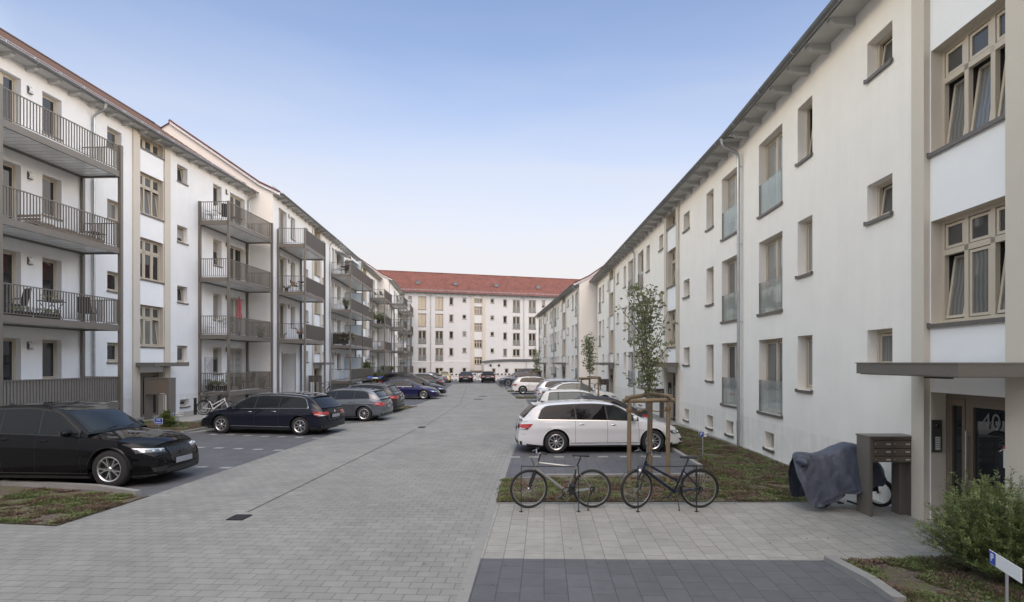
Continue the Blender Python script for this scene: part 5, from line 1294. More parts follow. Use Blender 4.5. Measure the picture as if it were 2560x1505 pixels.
    for i in range(15):
        s = -.46 + .92 * i / 14; patch(g, True, [(s - .006, zl_ + .01), (s + .006, zl_ + .01), (s * 1.1 + .006, zt - .01), (s * 1.1 - .006, zt - .01)], 'alloy_d', .012, 1, 4)
    g.tube([ept(True, s_, z_, .014) for s_, z_ in ((-.46, zl_), (-.25, zl_), (0, zl_), (.25, zl_), (.46, zl_), (.52, zt), (.25, zt), (0, zt), (-.25, zt), (-.52, zt), (-.46, zl_))], .010, 'alloy_d' if trim != 'chrome' else 'chrome', 5)
    if grille == 'mesh':
        for i in range(5): zz = zl_ + (zt - zl_) * (i + .5) / 5; patch(g, True, [(-.48, zz - .004), (.48, zz - .004), (.48, zz + .004), (-.48, zz + .004)], 'alloy_d', .012, 12, 1)
        A = ept(True, -.44, zl_ + .02, .018); B_ = ept(True, .48, zt - .02, .018); C_ = ept(True, 0, (zl_ + zt) / 2, .02)
        g.tube([A, C_, B_], .009, 'alloy_d', 5)
        cx_ = Vector(ept(True, 0, (zl_ + zt) / 2, .02)); g.lathe([(0, .075), (.015, .075), (.018, .06), (.012, .05), (.012, 0)], 'alloy_d', 20, 'X', cx_)
    else:
        for i in range(3): zz = zl_ + (zt - zl_) * (i + .5) / 3; patch(g, True, [(-.48, zz - .005), (.48, zz - .005), (.48, zz + .005), (-.48, zz + .005)], 'chrome' if trim == 'chrome' else 'alloy_d', .013, 12, 1)
        cx_ = Vector(ept(True, 0, (zl_ + zt) / 2 + .01, .02)); g.lathe([(0, .05), (.012, .048), (.014, 0)], 'chrome', 16, 'X', cx_)
    patch(g, True, [(-.75, .26), (.75, .26), (.62, .36), (-.62, .36)], 'black', .006, 12, 3)
    link('grille', g.mesh('grille'), root)
    for front in (True, False):
        p = MB(); zz = bz * .60 if front else belt(0) * (.56 if style not in ('hatch', 'wagon', 'suv', 'estate') else .72)
        A = Vector(ept(front, 0, zz, .022)); e = 1 if front else -1
        p.box((A.x - .006, -.26, zz - .056), (A.x + .006, .26, zz + .056), 'plate'); p.box((A.x - e * .012 - .006, -.27, zz - .064), (A.x - e * .012 + .004, .27, zz + .064), 'black')
        link('licence_plate', p.mesh('licence_plate'), root)
    bm_ = MB(); patch(bm_, False, [(-1.1, .26), (1.1, .26), (1.1, .36), (-1.1, .36)], 'black', .008, 20, 3)
    patch(bm_, False, [(-1.02, belt(0) * .985), (1.02, belt(0) * .985), (1.02, belt(0) * .995), (-1.02, belt(0) * .995)], 'black', .004, 16, 1)
    patch(bm_, False, [(-1.2, .56), (1.2, .56), (1.2, .566), (-1.2, .566)], 'black', .003, 20, 1)
    cc = Vector(ept(False, 0, belt(0) * .88, .01)); bm_.lathe([(-.008, 0), (-.008, .045), (0, .05)], 'chrome', 16, 'X', cc)
    link('rear_bumper', bm_.mesh('rear_bumper'), root)
    if not softtop and style in ('wagon', 'estate', 'suv', 'hatch', 'mini', 'van'):
        s_ = MB(); xe = S['glass_r'][1] * sx
        s_.grid(lambda i, j: (lambda q_: (q_[0] - .11 * (1 - j) , q_[1] * (.97), q_[2] + (.012 if j else .004) ))(gp_(xe + .06, -1 + 2 * i / 12, .01)), 13, 2, P, True)
        s_.grid(lambda i, j: (lambda q_: (q_[0] - .11 * (1 - j) , q_[1] * .97, q_[2] + (-.012 if j else -.02)))(gp_(xe + .06, -1 + 2 * i / 12, .01)), 13, 2, P, True)
        s_.grid(lambda i, j: (lambda q_: (q_[0] - .11, q_[1] * .97, q_[2] + (-.02 if j else .004)))(gp_(xe + .06, -1 + 2 * i / 12, .01)), 13, 2, P, True)
        link('roof_spoiler', s_.mesh('roof_spoiler'), root)
    if not softtop:
        an = MB(); q_ = Vector(gp_(S['glass_r'][1] * sx + .28, 0, 0)); an.raw([q_ + Vector(v) for v in ((.07, .012, 0), (.07, -.012, 0), (-.06, .015, 0), (-.06, -.015, 0), (-.07, 0, .06))], [(0, 1, 4), (0, 4, 2), (1, 3, 4), (2, 4, 3)], 'black'); link('antenna', an.mesh('antenna'), root)
    ty, ri = wheel_meshes(Rw, wheels)
    for c in (xr, xf):
        for sg in (1, -1):
            w_ = link('wheel', None, root, (c - L / 2, sg * (half(c, zc) - .115), Rw), (0, 0, 0 if sg > 0 else math.pi)); w_.empty_display_size = .1
            link('tyre', ty, w_); link('rim', ri, w_)
    return root
AXD = 2.7
black, navy = ('black', (.006, .006, .007), .0, .3), ('navy', (.010, .012, .022), .1, .3)
white = ('white', (.64, .65, .67), 0, .35); white2 = ('white_warm', (.66, .66, .64), 0, .35)
grey = ('grey', (.13, .145, .165), .6, .35); dgrey = ('dark_grey', (.035, .037, .04), .5, .35); blue = ('deep_blue', (.015, .015, .075), .3, .3)
silver = ('silver', (.42, .45, .49), .7, .35); cream = ('cream', (.72, .63, .36), 0, .4); maroon = ('maroon', (.05, .02, .025), .4, .3); gblue = ('grey_blue', (.11, .13, .15), .5, .35)
charcoal = ('charcoal', (.06, .055, .055), .4, .35); steelb = ('steel_blue', (.06, .08, .12), .5, .3)
W2 = lambda s: STY[s]['W'] / 2 - .12
# left row (front facing the road = +x)
car('black family SUV at the left edge, its mesh grille towards the road', 'suv', black, (3.82, -W2('suv'), -8.42, 11.45), -3.2, 'y', grille='mesh', sz=1.05, rails=0)
car('dark blue estate car with chrome window trim, tail towards the road', 'estate', navy, (.84 * 1.05, W2('wagon'), -7.73, 19.65), 180 - 10, 'seven', trim='chrome', sx=1.05, lamp='lamp_w', tail='lamp_r', rails=1)
car('grey-blue hatchback with red tail light beyond the dark blue estate', 'hatch', grey, (.83, W2('hatch'), -6.77, 24.35), 180 - 4, 'ten', rails=0, lamp='lamp_d')
car('dark grey crossover seen from behind, between the grey hatchback and the planted strip', 'suv', dgrey, (0, 0, -6.2, 29.3), 180 - 3, 'five', trim='chrome', sx=.96, sz=.93, rails=0, lamp='lamp_d')
car('purple-blue low fastback with chrome window line, its nose towards the road', 'coupe', blue, (3.87, -W2('coupe'), -6.62, 38.8), -2, 'five', trim='chrome', lamp='lamp_w')
car('black car with bright headlight just behind the purple-blue fastback', 'wagon', ('black2', (.012, .012, .014), .3, .3), (4.77, 0, -5.65, 42.6), -1, 'five', lamp='lamp_w', sz=1.02)
car('large black SUV with red tail light on the left behind the fastbacks', 'suv', ('black3', (.012, .012, .013), .2, .35), (0, 0, -12.0, 48.2), -1, 'five', sx=1.04, sz=1.07, glass2='carglass_p')
car('small dark cabriolet with a black fabric roof in the left row', 'sedan', charcoal, (0, 0, -7.3, 54.5), 180 - 1, 'five', softtop=M['fabric_d'], sx=.88)
car('silver-white compact estate in the left row, farther than the black SUV', 'hatch', silver, (0, 0, -9.0, 61.5), 180, 'five', trim='chrome')
car('grey-blue saloon with black roof near the end of the left row', 'sedan', gblue, (0, 0, -8.4, 65.5), 180, 'five', softtop=M['fabric_d'], sx=.93)
car('pale yellow small car near the far barrier', 'mini', cream, (0, 0, -9.35, 70.2), 96, 'five', glass='carglass_l')
car('black saloon seen from behind, parked before the far barrier left of the black hatchback', 'sedan', ('black4', (.015, .015, .018), .2, .3), (0, 0, -6.75, 71.0), 93, 'five', glass='carglass')
car('black hatchback seen from behind at the far barrier, right of the black saloon', 'hatch', ('black5', (.012, .012, .013), .2, .3), (0, 0, -3.85, 70.5), 91, 'five', glass='carglass', sz=1.03)
# right row
car('white estate car with dark windows behind the two near bicycles', 'wagon', white, (1.07, -W2('wagon'), 1.08, 15.75), 3.2, 'ten', trim='chrome', glass='carglass', glass2='carglass_p', tail='lamp_r', rails=0, lamp='lamp_w')
car('dark grey cabriolet with black fabric roof hidden behind the white estate', 'sedan', charcoal, (0, 0, 4.55, 19.6), 180 + 3, 'five', softtop=M['fabric_d'], sx=.9, sz=1.0)
car('small boxy white city car with tall red tail lights', 'mini', white2, (0, 0, .80, 22.8), 2, 'five', glass='carglass_l', tail='lamp_r', lamp='lamp_w')
car('white saloon parked behind the nearer small tree', 'sedan', ('white3', (.70, .71, .71), 0, .35), (0, 0, 1.15, 32.9), 3, 'five', glass='carglass_l', trim='chrome', sz=1.02)
car('silver estate car beyond the white saloon on the right', 'wagon', silver, (0, 0, 1.12, 36.6), 4, 'five', trim='chrome', sz=1.0, rails=1)
car('white hatchback with black multi-spoke wheels on the right', 'hatch', ('white4', (.72, .72, .70), 0, .35), (.83, -W2('hatch'), .39, 45.2), 4, 'multi')
car('dark blue SUV facing the road behind the white hatchback', 'suv', steelb, (4.69, 0, -2.0, 61.5), 180 + 4, 'five', sz=.96)
car('dark maroon saloon behind the dark blue SUV', 'sedan', maroon, (4.7, 0, -2.2, 65.5), 180 + 4, 'five')
car('tall charcoal people carrier at the far right end of the row', 'van', dgrey, (4.6, 0, -1.6, 70.0), 180 + 4, 'five')

# ---------------------------------------------------------------- bicycles
def bike(label, X, Y, heading, fr='alloy', fr2=None, r=.345, wb=1.10, lady=False, guards=False, rack=False, basket=False, lean=0, steer=0, susp=True, light=False, group='parked bicycles', name='bicycle', detail=True, fork='black'):
    root = thing(name, (X, Y, 0), label, 'bicycle', group); root.rotation_euler = (R(lean), 0, R(heading)); 
    xf, xr_ = wb / 2, -wb / 2; bb = Vector((-.07 - .04, 0, .29)); hr = Vector((xr_, 0, r)); hf = Vector((xf, 0, r))
    ht = Vector((xf - .17, 0, .84)); hb = Vector((xf - .115, 0, .69)); stt = Vector((bb.x - .18, 0, .73 if not lady else .70))
    def wheel(c, st=0, front=False):
        w_ = link('wheel', None, root, c, (0, 0, st)); w_.empty_display_size = .1
        t = MB(); t.grid(lambda i, j: ((r - .024 + .024 * math.cos(2 * math.pi * j / 8)) * math.cos(2 * math.pi * i / 48), .022 * math.sin(2 * math.pi * j / 8), (r - .024 + .024 * math.cos(2 * math.pi * j / 8)) * math.sin(2 * math.pi * i / 48)), 48, 9, 'rubber', True, True)
        link('tyre', t.mesh('tyre'), w_)
        m = MB(); rr = r - .048; m.lathe([(-.010, rr + .006), (-.010, rr - .004), (0, rr - .010), (.010, rr - .004), (.010, rr + .006)], 'bikeframe', 48)
        link('rim', m.mesh('rim'), w_)
        m = MB()
        for i in range(32):
            a = 2 * math.pi * i / 32; o = (.03 if i % 2 else -.03); a2 = a + (.5 if (i // 2) % 2 else -.5)
            m.tube([(.02 * math.cos(a2), o, .02 * math.sin(a2)), (rr * math.cos(a), 0, rr * math.sin(a))], .0013, 'chrome', 4, False, False)
        m.lathe([(-.045, .012), (-.035, .03), (-.03, .014), (.03, .014), (.035, .03), (.045, .012)], 'steel', 12)
        link('spokes', m.mesh('spokes'), w_)
    wheel(hf, R(steer)); wheel(hr)
    f = MB(); tr = .017
    f.tube([hb, ht], .025, fr, 10)
    if lady:
        f.tube([ht - Vector((-.01, 0, .05)), bb + Vector((-.05, 0, .20))], 0.021, fr, 8); f.tube([hb + Vector((0, 0, .02)), bb], .026, fr, 8)
    else:
        f.tube([ht - Vector((0, 0, .03)), stt], .019, fr, 8); f.tube([hb + Vector((0, 0, .02)), bb], .026, fr, 8)
    f.tube([bb, stt], .019, fr, 8)
    for s in (-.045, .045):
        f.tube([bb + Vector((-.03, s * .6, 0)), hr + Vector((0, s, 0))], .012, fr, 6); f.tube([stt + Vector((0, s * .4, -.05)), hr + Vector((0, s, 0))], .010, fr, 6)
    f.tube([bb + Vector((0, -.035, 0)), bb + Vector((0, .035, 0))], .025, fr, 10)
    link('frame', f.mesh('frame'), root)
    S_ = Matrix.Translation(hb) @ Matrix.Rotation(R(steer), 4, 'Z') @ Matrix.Translation(-hb)
    k = MB()
    cr = hb + (hb - ht).normalized() * .04
    for s in (-.055, .055):
        k.tube([S_ @ (cr + Vector((0, s * .8, -.02))), S_ @ ((cr + hf) / 2 + Vector((.0, s, 0))), S_ @ (hf + Vector((0, s, 0)))], [.022, .021, .013] if susp else [.015, .013, .010], fork, 8)
    k.tube([S_ @ (cr + Vector((0, -.05, -.02))), S_ @ (cr + Vector((0, .05, -.02)))], .02, fork, 8); k.tube([hb, cr], .016, fork, 8)
    link('fork', k.mesh('fork'), root)
    h = MB(); top = ht + (ht - hb).normalized() * .13; fwd = Vector((.07, 0, .02))
    h.tube([S_ @ ht, S_ @ top, S_ @ (top + fwd)], .014, 'black', 8)
    c = top + fwd
    h.tube([S_ @ (c + Vector(v)) for v in ((-.10, -.30, .03), (-.04, -.22, .04), (0, -.06, 0), (0, .06, 0), (-.04, .22, .04), (-.10, .30, .03))], .011, 'alloy' if fr == 'bikeframe' else 'black', 8)
    for s in (-1, 1):
        h.tube([S_ @ (c + Vector((-.035, s * .21, .041))), S_ @ (c + Vector((-.105, s * .315, .03)))], .017, 'black', 8)
        h.tube([S_ @ (c + Vector((-.02, s * .18, .03))), S_ @ (c + Vector((.035, s * .24, -.0)))], .006, 'alloy', 5)
        h.tube([S_ @ (c + Vector((0, s * .15, .03))), S_ @ (c + Vector((.12, s * .08, -.06))), S_ @ (c + Vector((.05, s * .02, -.22)))], .003, 'cable', 4)
    if light: h.ellipsoid(S_ @ (hb + Vector((.07, 0, -.02))), (.035, .03, .035), 'lamp_w', 10, 6)
    link('handlebar', h.mesh('handlebar'), root)
    s = MB(); sd_ = (stt - bb).normalized(); sc0 = stt + sd_ * .19; s.tube([stt - sd_ * .02, sc0], .013, 'black', 8)
    s.grid(lambda i, j: (sc0.x - .14 + .28 * i / 14, (.075 * (1 - (i / 14)) ** .7 + .018) * math.cos(2 * math.pi * j / 12), sc0.z + .03 + (.02 + .01 * (1 - i / 14)) * math.sin(2 * math.pi * j / 12) + .012 * abs(i / 14 - .5)), 15, 13, 'fabric_d', True)
    for i_ in (0, 14):
        s.ellipsoid((sc0.x - .14 + .28 * i_ / 14, 0, sc0.z + .036), (.012, (.075 * (1 - i_ / 14) ** .7 + .018), .022), 'fabric_d', 10, 6)
    link('saddle', s.mesh('saddle'), root)
    c_ = MB(); c_.grid(lambda i, j: (bb.x + (.095 - .014 * j) * math.cos(2 * math.pi * i / 28), -.05 if heading_side > 0 else .05, bb.z + (.095 - .014 * j) * math.sin(2 * math.pi * i / 28)), 28, 2, 'black', False, True)
    for sg, an in ((-1, -.9), (1, -.9 + math.pi)):
        e = bb + Vector((math.cos(an) * .17, sg * .075, math.sin(an) * .17)); c_.tube([bb + Vector((0, sg * .06, 0)), e], .012, 'black', 6); c_.cbox((e.x, e.y + sg * .05, e.z), (.09, .09, .02), 'black')
    sd2 = -.05 if heading_side > 0 else .05
    c_.tube([(bb.x, sd2, bb.z + .09), (hr.x, sd2, hr.z + .04)], .004, 'black', 4); c_.tube([(bb.x, sd2, bb.z - .09), (hr.x + .02, sd2, hr.z - .09)], .004, 'black', 4)
    c_.lathe([(-.012, .05), (.012, .05), (.012, .03)], 'black', 16, 'Y', (hr.x, sd2, hr.z)); c_.tube([(hr.x, sd2, hr.z), (hr.x + .03, sd2, hr.z - .1)], .014, 'black', 6)
    link('crankset', c_.mesh('crankset'), root)
    ks = MB(); b0 = Vector((bb.x - .05, .04, bb.z - .03)) if detail else Vector((bb.x, 0, .25)); sgn = -1 if heading_side > 0 else 1
    if not lady: b0 = hr + Vector((.08, 0, -.05))
    ks.tube([b0, (b0.x + .02, sgn * .20, .01)], .009, 'black', 6); ks.ellipsoid((b0.x + .02, sgn * .2, .012), (.02, .02, .012), 'rubber', 8, 4); link('kickstand', ks.mesh('kickstand'), root)
    if guards:
        for cen, a0, a1, nm in ((hf, 10, 150, 'mudguard'), (hr, 20, 200, 'mudguard')):
            g = MB(); n_ = 22
            g.grid(lambda i, j: (cen.x + (r + .012 - .006 * abs(j - 1.5)) * math.cos(R(a0 + (a1 - a0) * i / n_)), (j - 1.5) * .018, cen.z + (r + .012 - .006 * abs(j - 1.5)) * math.sin(R(a0 + (a1 - a0) * i / n_))), n_ + 1, 4, 'black', True)
            link(nm, g.mesh(nm), root)
    if rack:
        g = MB(); zt = r * 2 + .06
        for s_ in (-.06, .06): g.tube([(stt.x - .02, s_, zt), (hr.x - .22, s_, zt)], .006, 'black', 5); g.tube([(hr.x - .05, s_, zt), (hr.x, s_ * .9, r)], .005, 'black', 5); g.tube([(hr.x + .08, s_, zt), (hr.x, s_ * .9, r)], .005, 'black', 5)
        for i in range(5): x = stt.x - .06 - i * .09; g.tube([(x, -.06, zt), (x, .06, zt)], .004, 'black', 4)
        link('carrier', g.mesh('carrier'), root)
    if basket:
        g = MB(); bx = hr.x - .12 if basket == 'rear' else xf; z0 = r * 2 + .07
        for i in range(9):
            for s_ in (-1, 1):
                t_ = -1 + 2 * i / 8; g.tube([(bx + t_ * .16, s_ * .13, z0), (bx + t_ * .19, s_ * .16, z0 + .22)], .003, 'black', 4, cap=False); g.tube([(bx + s_ * .16, t_ * .13, z0), (bx + s_ * .19, t_ * .16, z0 + .22)], .003, 'black', 4, cap=False)
        for zz, w_, l_ in ((z0, .13, .16), (z0 + .11, .145, .175), (z0 + .22, .16, .19)):
            g.tube([(bx - l_, -w_, zz), (bx + l_, -w_, zz), (bx + l_, w_, zz), (bx - l_, w_, zz), (bx - l_, -w_, zz)], .005, 'black', 4)
        link('basket', g.mesh('basket'), root)
    return root
heading_side = 1
# headed left in the picture: heading 180 -> local +y points to the camera
heading_side = -1
b1 = bike('silver trekking bicycle at the left stand, a folding lock on its frame', .76, 9.86, 181, 'bikeframe', wb=1.13, steer=9)
m = MB(); m.tube([(-.26, .05, .70), (-.255, .05, .55), (-.24, .05, .42)], .012, 'black', 6); m.cbox((-.2, .05, .34), (.1, .05, .2), 'black'); link('lock', m.mesh('lock'), b1)
b2 = bike('dark blue step-through bicycle with mudguards and carrier at the right stand', 2.68, 9.86, 181, ('navyf' and paint('navy_frame', (.012, .02, .045), .2)), wb=1.12, lady=True, guards=True, rack=True, susp=False, light=True, steer=24)
def rack(label, x0, x1, y, h=.80):
    t = thing('bicycle_stand', ((x0 + x1) / 2, y, 0), label, 'bicycle stand', 'bicycle stands'); w_ = (x1 - x0) / 2
    m = MB(); m.box((-w_, -.02, h - .012), (w_, .02, h), 'rack'); link('top_bar', m.mesh('top_bar'), t)
    for s in (-1, 1):
        m = MB(); x = s * (w_ - .006); m.box((x - .006, -.02, 0), (x + .006, .02, h - .012), 'rack'); m.lathe([(0, .035), (.008, .035), (.008, 0)], 'rack', 12, 'Z', (x, 0, .004)); link('leg', m.mesh('leg'), t)
rack('flat iron bicycle stand holding the silver bicycle', .05, 1.06, 9.60)
rack('flat iron bicycle stand holding the dark blue bicycle', 2.08, 3.11, 9.60)
# far bikes on the left
bike('silver city bicycle with white fork against the balcony post', -15.0, 27.4, 12, 'white_p', guards=True, basket=None, lady=True, susp=False, fork='white_p')
bike('black bicycle with a wire basket beside the silver city bicycle', -15.55, 28.1, 165, 'black', guards=True, basket='rear', rack=True, lady=True, susp=False)
bike('bicycle with upright bars half hidden behind the dark blue estate car', -13.4, 28.2, 150, 'white_p', guards=True, susp=False)
bike('black bicycle leaning by the middle entrance on the left', -15.3, 44.0, 75, 'black', susp=False)
bike('black bicycle in front of the ground balcony with frosted screens', -13.9, 47.0, 10, 'black', susp=False)
bike('second black bicycle in front of the ground balcony with frosted screens, farther along', -13.6, 49.6, 20, 'black', susp=False)
bike('lone bicycle standing behind the white hatchback', -.85, 54.2, 62, 'black', guards=True, susp=False)
bike('bicycle parked by the passage on the right behind the nearer small tree', 6.0, 40.2, 80, 'black', susp=False, guards=True)
bike('second bicycle by the passage on the right, nearer the letter boxes', 5.7, 41.0, 85, 'black', susp=False)
for i, (px, py, lab) in enumerate(((488, 1037, 'short dark bollard stand left of the bicycles'), (548, 1031, 'short dark bollard stand right of the bicycles'))):
    q = G(px, py); t = thing('bollard', (q.x, q.y, 0), lab, 'bollard', 'short dark stands by the left bicycles'); m = MB(); m.box((-.05, -.05, 0), (.05, .05, .82), 'rack'); m.box((-.06, -.06, .82), (.06, .06, .84), 'rack'); link('post', m.mesh('post'), t)
    m = MB(); m.box((-.09, -.09, .009), (.09, .09, .02), 'rack'); link('foot', m.mesh('foot'), t)

# ---------------------------------------------------------------- covered cargo bicycle
t = thing('cargo_bicycle', (5.85, 9.85, 0), 'cargo bicycle under a dark grey-blue tarpaulin behind the letter boxes', 'cargo bicycle')
def cw(X, r, rot, nm='wheel', dy=0):
    w_ = link(nm, None, t, (X - 5.85, dy, r), (0, 0, R(rot))); a = MB()
    a.grid(lambda i, j: ((r - .024 + .024 * math.cos(2 * math.pi * j / 8)) * math.cos(2 * math.pi * i / 36), .024 * math.sin(2 * math.pi * j / 8), (r - .024 + .024 * math.cos(2 * math.pi * j / 8)) * math.sin(2 * math.pi * i / 36)), 36, 9, 'rubber', True, True); link('tyre', a.mesh('tyre'), w_)
    a = MB(); a.lathe([(-.012, r - .045), (-.012, r - .056), (.012, r - .056), (.012, r - .045)], 'alloy_d', 36)
    for i in range(24): q = 2 * math.pi * i / 24; a.tube([(.02 * math.cos(q + .5), .03 * (-1) ** i, .02 * math.sin(q + .5)), ((r - .05) * math.cos(q), 0, (r - .05) * math.sin(q))], .0012, 'alloy_d', 4, False, False)
    a.lathe([(-.04, .02), (.04, .02)], 'steel', 10); link('rim', a.mesh('rim'), w_)
cw(5.42, .25, 8); cw(6.50, .255, -52, dy=.1)
m = MB(); m.grid(lambda i, j: Matrix.Translation((.65, .1, .255)) @ Matrix.Rotation(R(-52), 4, 'Z') @ Vector(((.275 - .006 * abs(j - 1.5)) * math.cos(R(-10 + 190 * i / 22)), (j - 1.5) * .022, (.275 - .006 * abs(j - 1.5)) * math.sin(R(-10 + 190 * i / 22)))), 23, 4, 'black', True); link('mudguard', m.mesh('mudguard'), t)
m = MB(); m.cbox((.42, .12, .42), (.34, .22, .26), 'fabric_d', .2); link('pannier', m.mesh('pannier'), t)
m = MB(); m.tube([(-.43, 0, .25), (-.2, 0, .3), (.1, 0, .28), (.5, .05, .6)], .03, 'black', 8); m.tube([(-.43, 0, .25), (-.3, 0, .6)], .02, 'black', 8); m.ellipsoid((-.1, 0, .27), (.09, .06, .09), 'black'); m.tube([(.5, .05, .75), (.64, .1, .25)], .02, 'black', 8)
m.tube([(-.05, -.12, .16), (.08, -.18, .12), (.2, -.2, .10), (.3, -.2, .12)], .018, 'black', 8); m.tube([(-.18, 0, .27), (-.18, -.1, .13)], .012, 'black', 6); m.cbox((-.18, -.13, .13), (.09, .09, .02), 'black'); link('frame', m.mesh('frame'), t)
topz = pchip([(-.95, .90), (-.90, .99), (-.75, 1.0), (-.6, .985), (-.4, 1.02), (-.15, 1.14), (.0, 1.18), (.2, 1.14), (.38, .98), (.5, .88), (.66, .72)])
botz = pchip([(-.95, .80), (-.90, .52), (-.76, .13), (-.6, .12), (-.2, .32), (.1, .38), (.3, .44), (.6, .46), (.66, .5)]); hwz = pchip([(-.95, .12), (-.85, .28), (-.6, .32), (0, .30), (.4, .26), (.66, .12)])
hwz = pchip([(-.95, .05), (-.90, .20), (-.80, .30), (-.5, .36), (0, .36), (.3, .30), (.55, .2), (.66, .06)])
m = MB(); NX, NA = 80, 36
def tarp(i, j):
    x = -.95 + 1.61 * i / NX; s = -1 + 2 * j / NA; a = abs(s); sg = 1 if s > 0 else -1
    zt, zb, hw_ = topz(x), botz(x), hwz(x)
    if a < .22: y = hw_ * .42 * a / .22; z = zt - .03 * (a / .22) ** 2
    else: v = (a - .22) / .78; y = hw_ * (.42 + .58 * v ** .8); z = zt - .03 + (zb - zt + .03) * v
    fold = 1 - abs(noise.noise(Vector((x * 5 + z * 2.5, sg * 3.1, z * 1.6 + 2)))) * 4
    fold2 = 1 - abs(noise.noise(Vector((x * 9 - z * 6, sg * 7.7, z * 5)))) * 5
    v = max(0, (a - .22) / .78); d = (.020 * max(fold, -1) + .010 * max(fold2, -1)) * (.35 + .65 * v) + .022 * math.sin(x * 17 + z * 6) * v ** 1.5
    hem = .015 * math.sin(x * 21) * v ** 4
    return (x + d * .4 - .03 * v * (1 if x < -.6 else 0), sg * (y + d), z + hem + .012 * noise.noise(Vector((x * 8, s * 3, 1))))
m.grid(tarp, NX + 1, NA + 1, 'cloth_g', True)
link('tarpaulin', m.mesh('tarpaulin', angle=60), t)
m = MB(); m.ellipsoid((-.86, -.16, .86), (.09, .17, .075), 'cloth_g', 14, 9, jit=.28); link('handlebar_cover', m.mesh('handlebar_cover', angle=60), t)
m = MB(); m.tube([(-.62, -.375, .2), (-.3, -.40, .34), (.0, -.40, .42)], .008, 'black', 5); link('strap', m.mesh('strap'), t)

# ---------------------------------------------------------------- letter boxes
def letterbox(label, x0, x1, y, dep=.34, top=1.36, boxz=.44, cols_=2, rows_=3, rot=0):
    t = thing('letter_box_unit', ((x0 + x1) / 2, y, 0), label, 'letter boxes', 'letter box units by the doors'); t.rotation_euler = (0, 0, rot); w_ = (x1 - x0) / 2
    m = MB(); m.box((-w_ + .05, .0, top - boxz), (w_ - .05, dep, top - .03), 'door'); link('case', m.mesh('case'), t)
    for s in (-1, 1):
        m = MB(); xx = sorted((s * w_, s * (w_ - .05))); wid = .16 if s > 0 else .05
        m.box((xx[0], -.012, 0), (xx[1], dep + .004, top - .03), 'taupe')
        if s > 0: m.box((xx[0] - .13, .12, 0), (xx[0], dep - .02, top - boxz), 'taupe')
        link('leg', m.mesh('leg'), t)
    m = MB(); m.box((-w_ - .015, -.03, top - .03), (w_ + .015, dep + .01, top), 'taupe'); link('lid', m.mesh('lid'), t)
    bw, bh = (2 * w_ - .12) / cols_, (boxz - .05) / rows_
    for c in range(cols_):
        for r_ in range(rows_):
            xa = -w_ + .06 + c * bw; za = top - boxz + .01 + r_ * bh; m = MB()
            m.box((xa + .006, -.012, za + .006), (xa + bw - .006, 0, za + bh - .006), 'door'); m.box((xa + .012, -.02, za + bh - .04), (xa + bw - .012, -.012, za + bh - .03), 'black')
            m.box((xa + bw * .68, -.016, za + .025), (xa + bw * .9, -.012, za + .045), 'poster'); m.ellipsoid((xa + .04, -.014, za + .04), (.01, .006, .01), 'steel', 8, 4)
            link('letter_box', m.mesh('letter_box'), t)
letterbox('brown letter box unit in front of the covered cargo bicycle by door 40', 5.91, 6.68, 9.29)
letterbox('brown letter box unit on legs behind the staked tree, by the second right entrance', 6.02, 6.86, 25.9, .2)
letterbox('brown letter box unit beside the passage, right of the nearer small tree', 6.0, 6.8, 41.2, .2)
letterbox('brown letter box unit at the third right entrance behind the silver estate', 4.0, 4.85, 62.4, .2)
letterbox('brown letter box unit farthest along the right facade', 2.55, 3.4, 77.5, .2)
letterbox('brown letter box case at the near left entrance, in front of the glazed door', -16.85, -15.75, 24.9, .5, 1.9 , .75, 1, 1)
letterbox('brown letter box unit at the middle left entrance behind the bicycles', -15.95, -15.0, 42.0, .3, 1.6, .5)
# ---------------------------------------------------------------- signs
def psign(label, px, pyc, Y, w_, h_, txt=None, blue_left=True, col_='white_p', ground=0, tcol='rack', rz=0, tsize=None, nm='parking_sign'):
    q = P3(px, pyc, Y); t = thing(nm, (q.x, q.y, 0), label, 'parking sign', rotz=rz)
    m = MB(); m.tube([(0, .012, 0), (0, .012, q.z + h_ * .3)], .013, 'alloy', 8); link('post', m.mesh('post'), t)
    m = MB(); z = q.z
    m.box((-w_ / 2, -.006, z - h_ / 2), (w_ / 2, 0, z + h_ / 2), col_ if not txt or col_ != 'blue' else 'white_p')
    if col_ == 'blue': m.box((-w_ / 2 + .008, -.008, z - h_ / 2 + .008), (w_ / 2 - .008, -.0062, z + h_ / 2 - .008), 'blue')
    elif blue_left: m.box((-w_ / 2 + .004, -.008, z - h_ / 2 + .004), (-w_ / 2 + h_ * .9, -.0062, z + h_ / 2 - .004), 'blue')
    link('panel', m.mesh('panel'), t)
    if col_ != 'blue' and blue_left:
        link('lettering', text_mesh('P', h_ * .8, 'white_p', .0008, True), t, (-w_ / 2 + h_ * .45, -.0095, z), (R(90), 0, 0))
    if txt:
        for i, ln in enumerate(txt):
            link('lettering', text_mesh(ln, tsize or h_ * .7, tcol, .0008, True), t, ((h_ * .42 if blue_left and col_ != 'blue' else 0), -.0095, z + (len(txt) - 1) * h_ * .22 - i * h_ * .44), (R(90), 0, 0))
    return t
psign('white sign with blue P in the planting by the white estate', 1757, 1085.5, 14.25, .20, .135, ['BE-CH 228'], tsize=.032)
psign('blue sign reading Privat Parkplatz in the left planting', 396.5, 1053, 20.6, .30, .23, ['Privat', 'Parkplatz'], col_='blue', tcol='white_p', tsize=.062)
psign('small white sign reading ALSTOM on a post in the left planting', 445, 1036, 22.3, .44, .12, ['ALSTOM'], tsize=.085)
cs = psign('white parking sign with blue P at the bottom right corner by the bush', 2514, 1414, 5.03, .52, .125, None, rz=-R(106.4)); cs.location = (4.44, 5.03, 0)
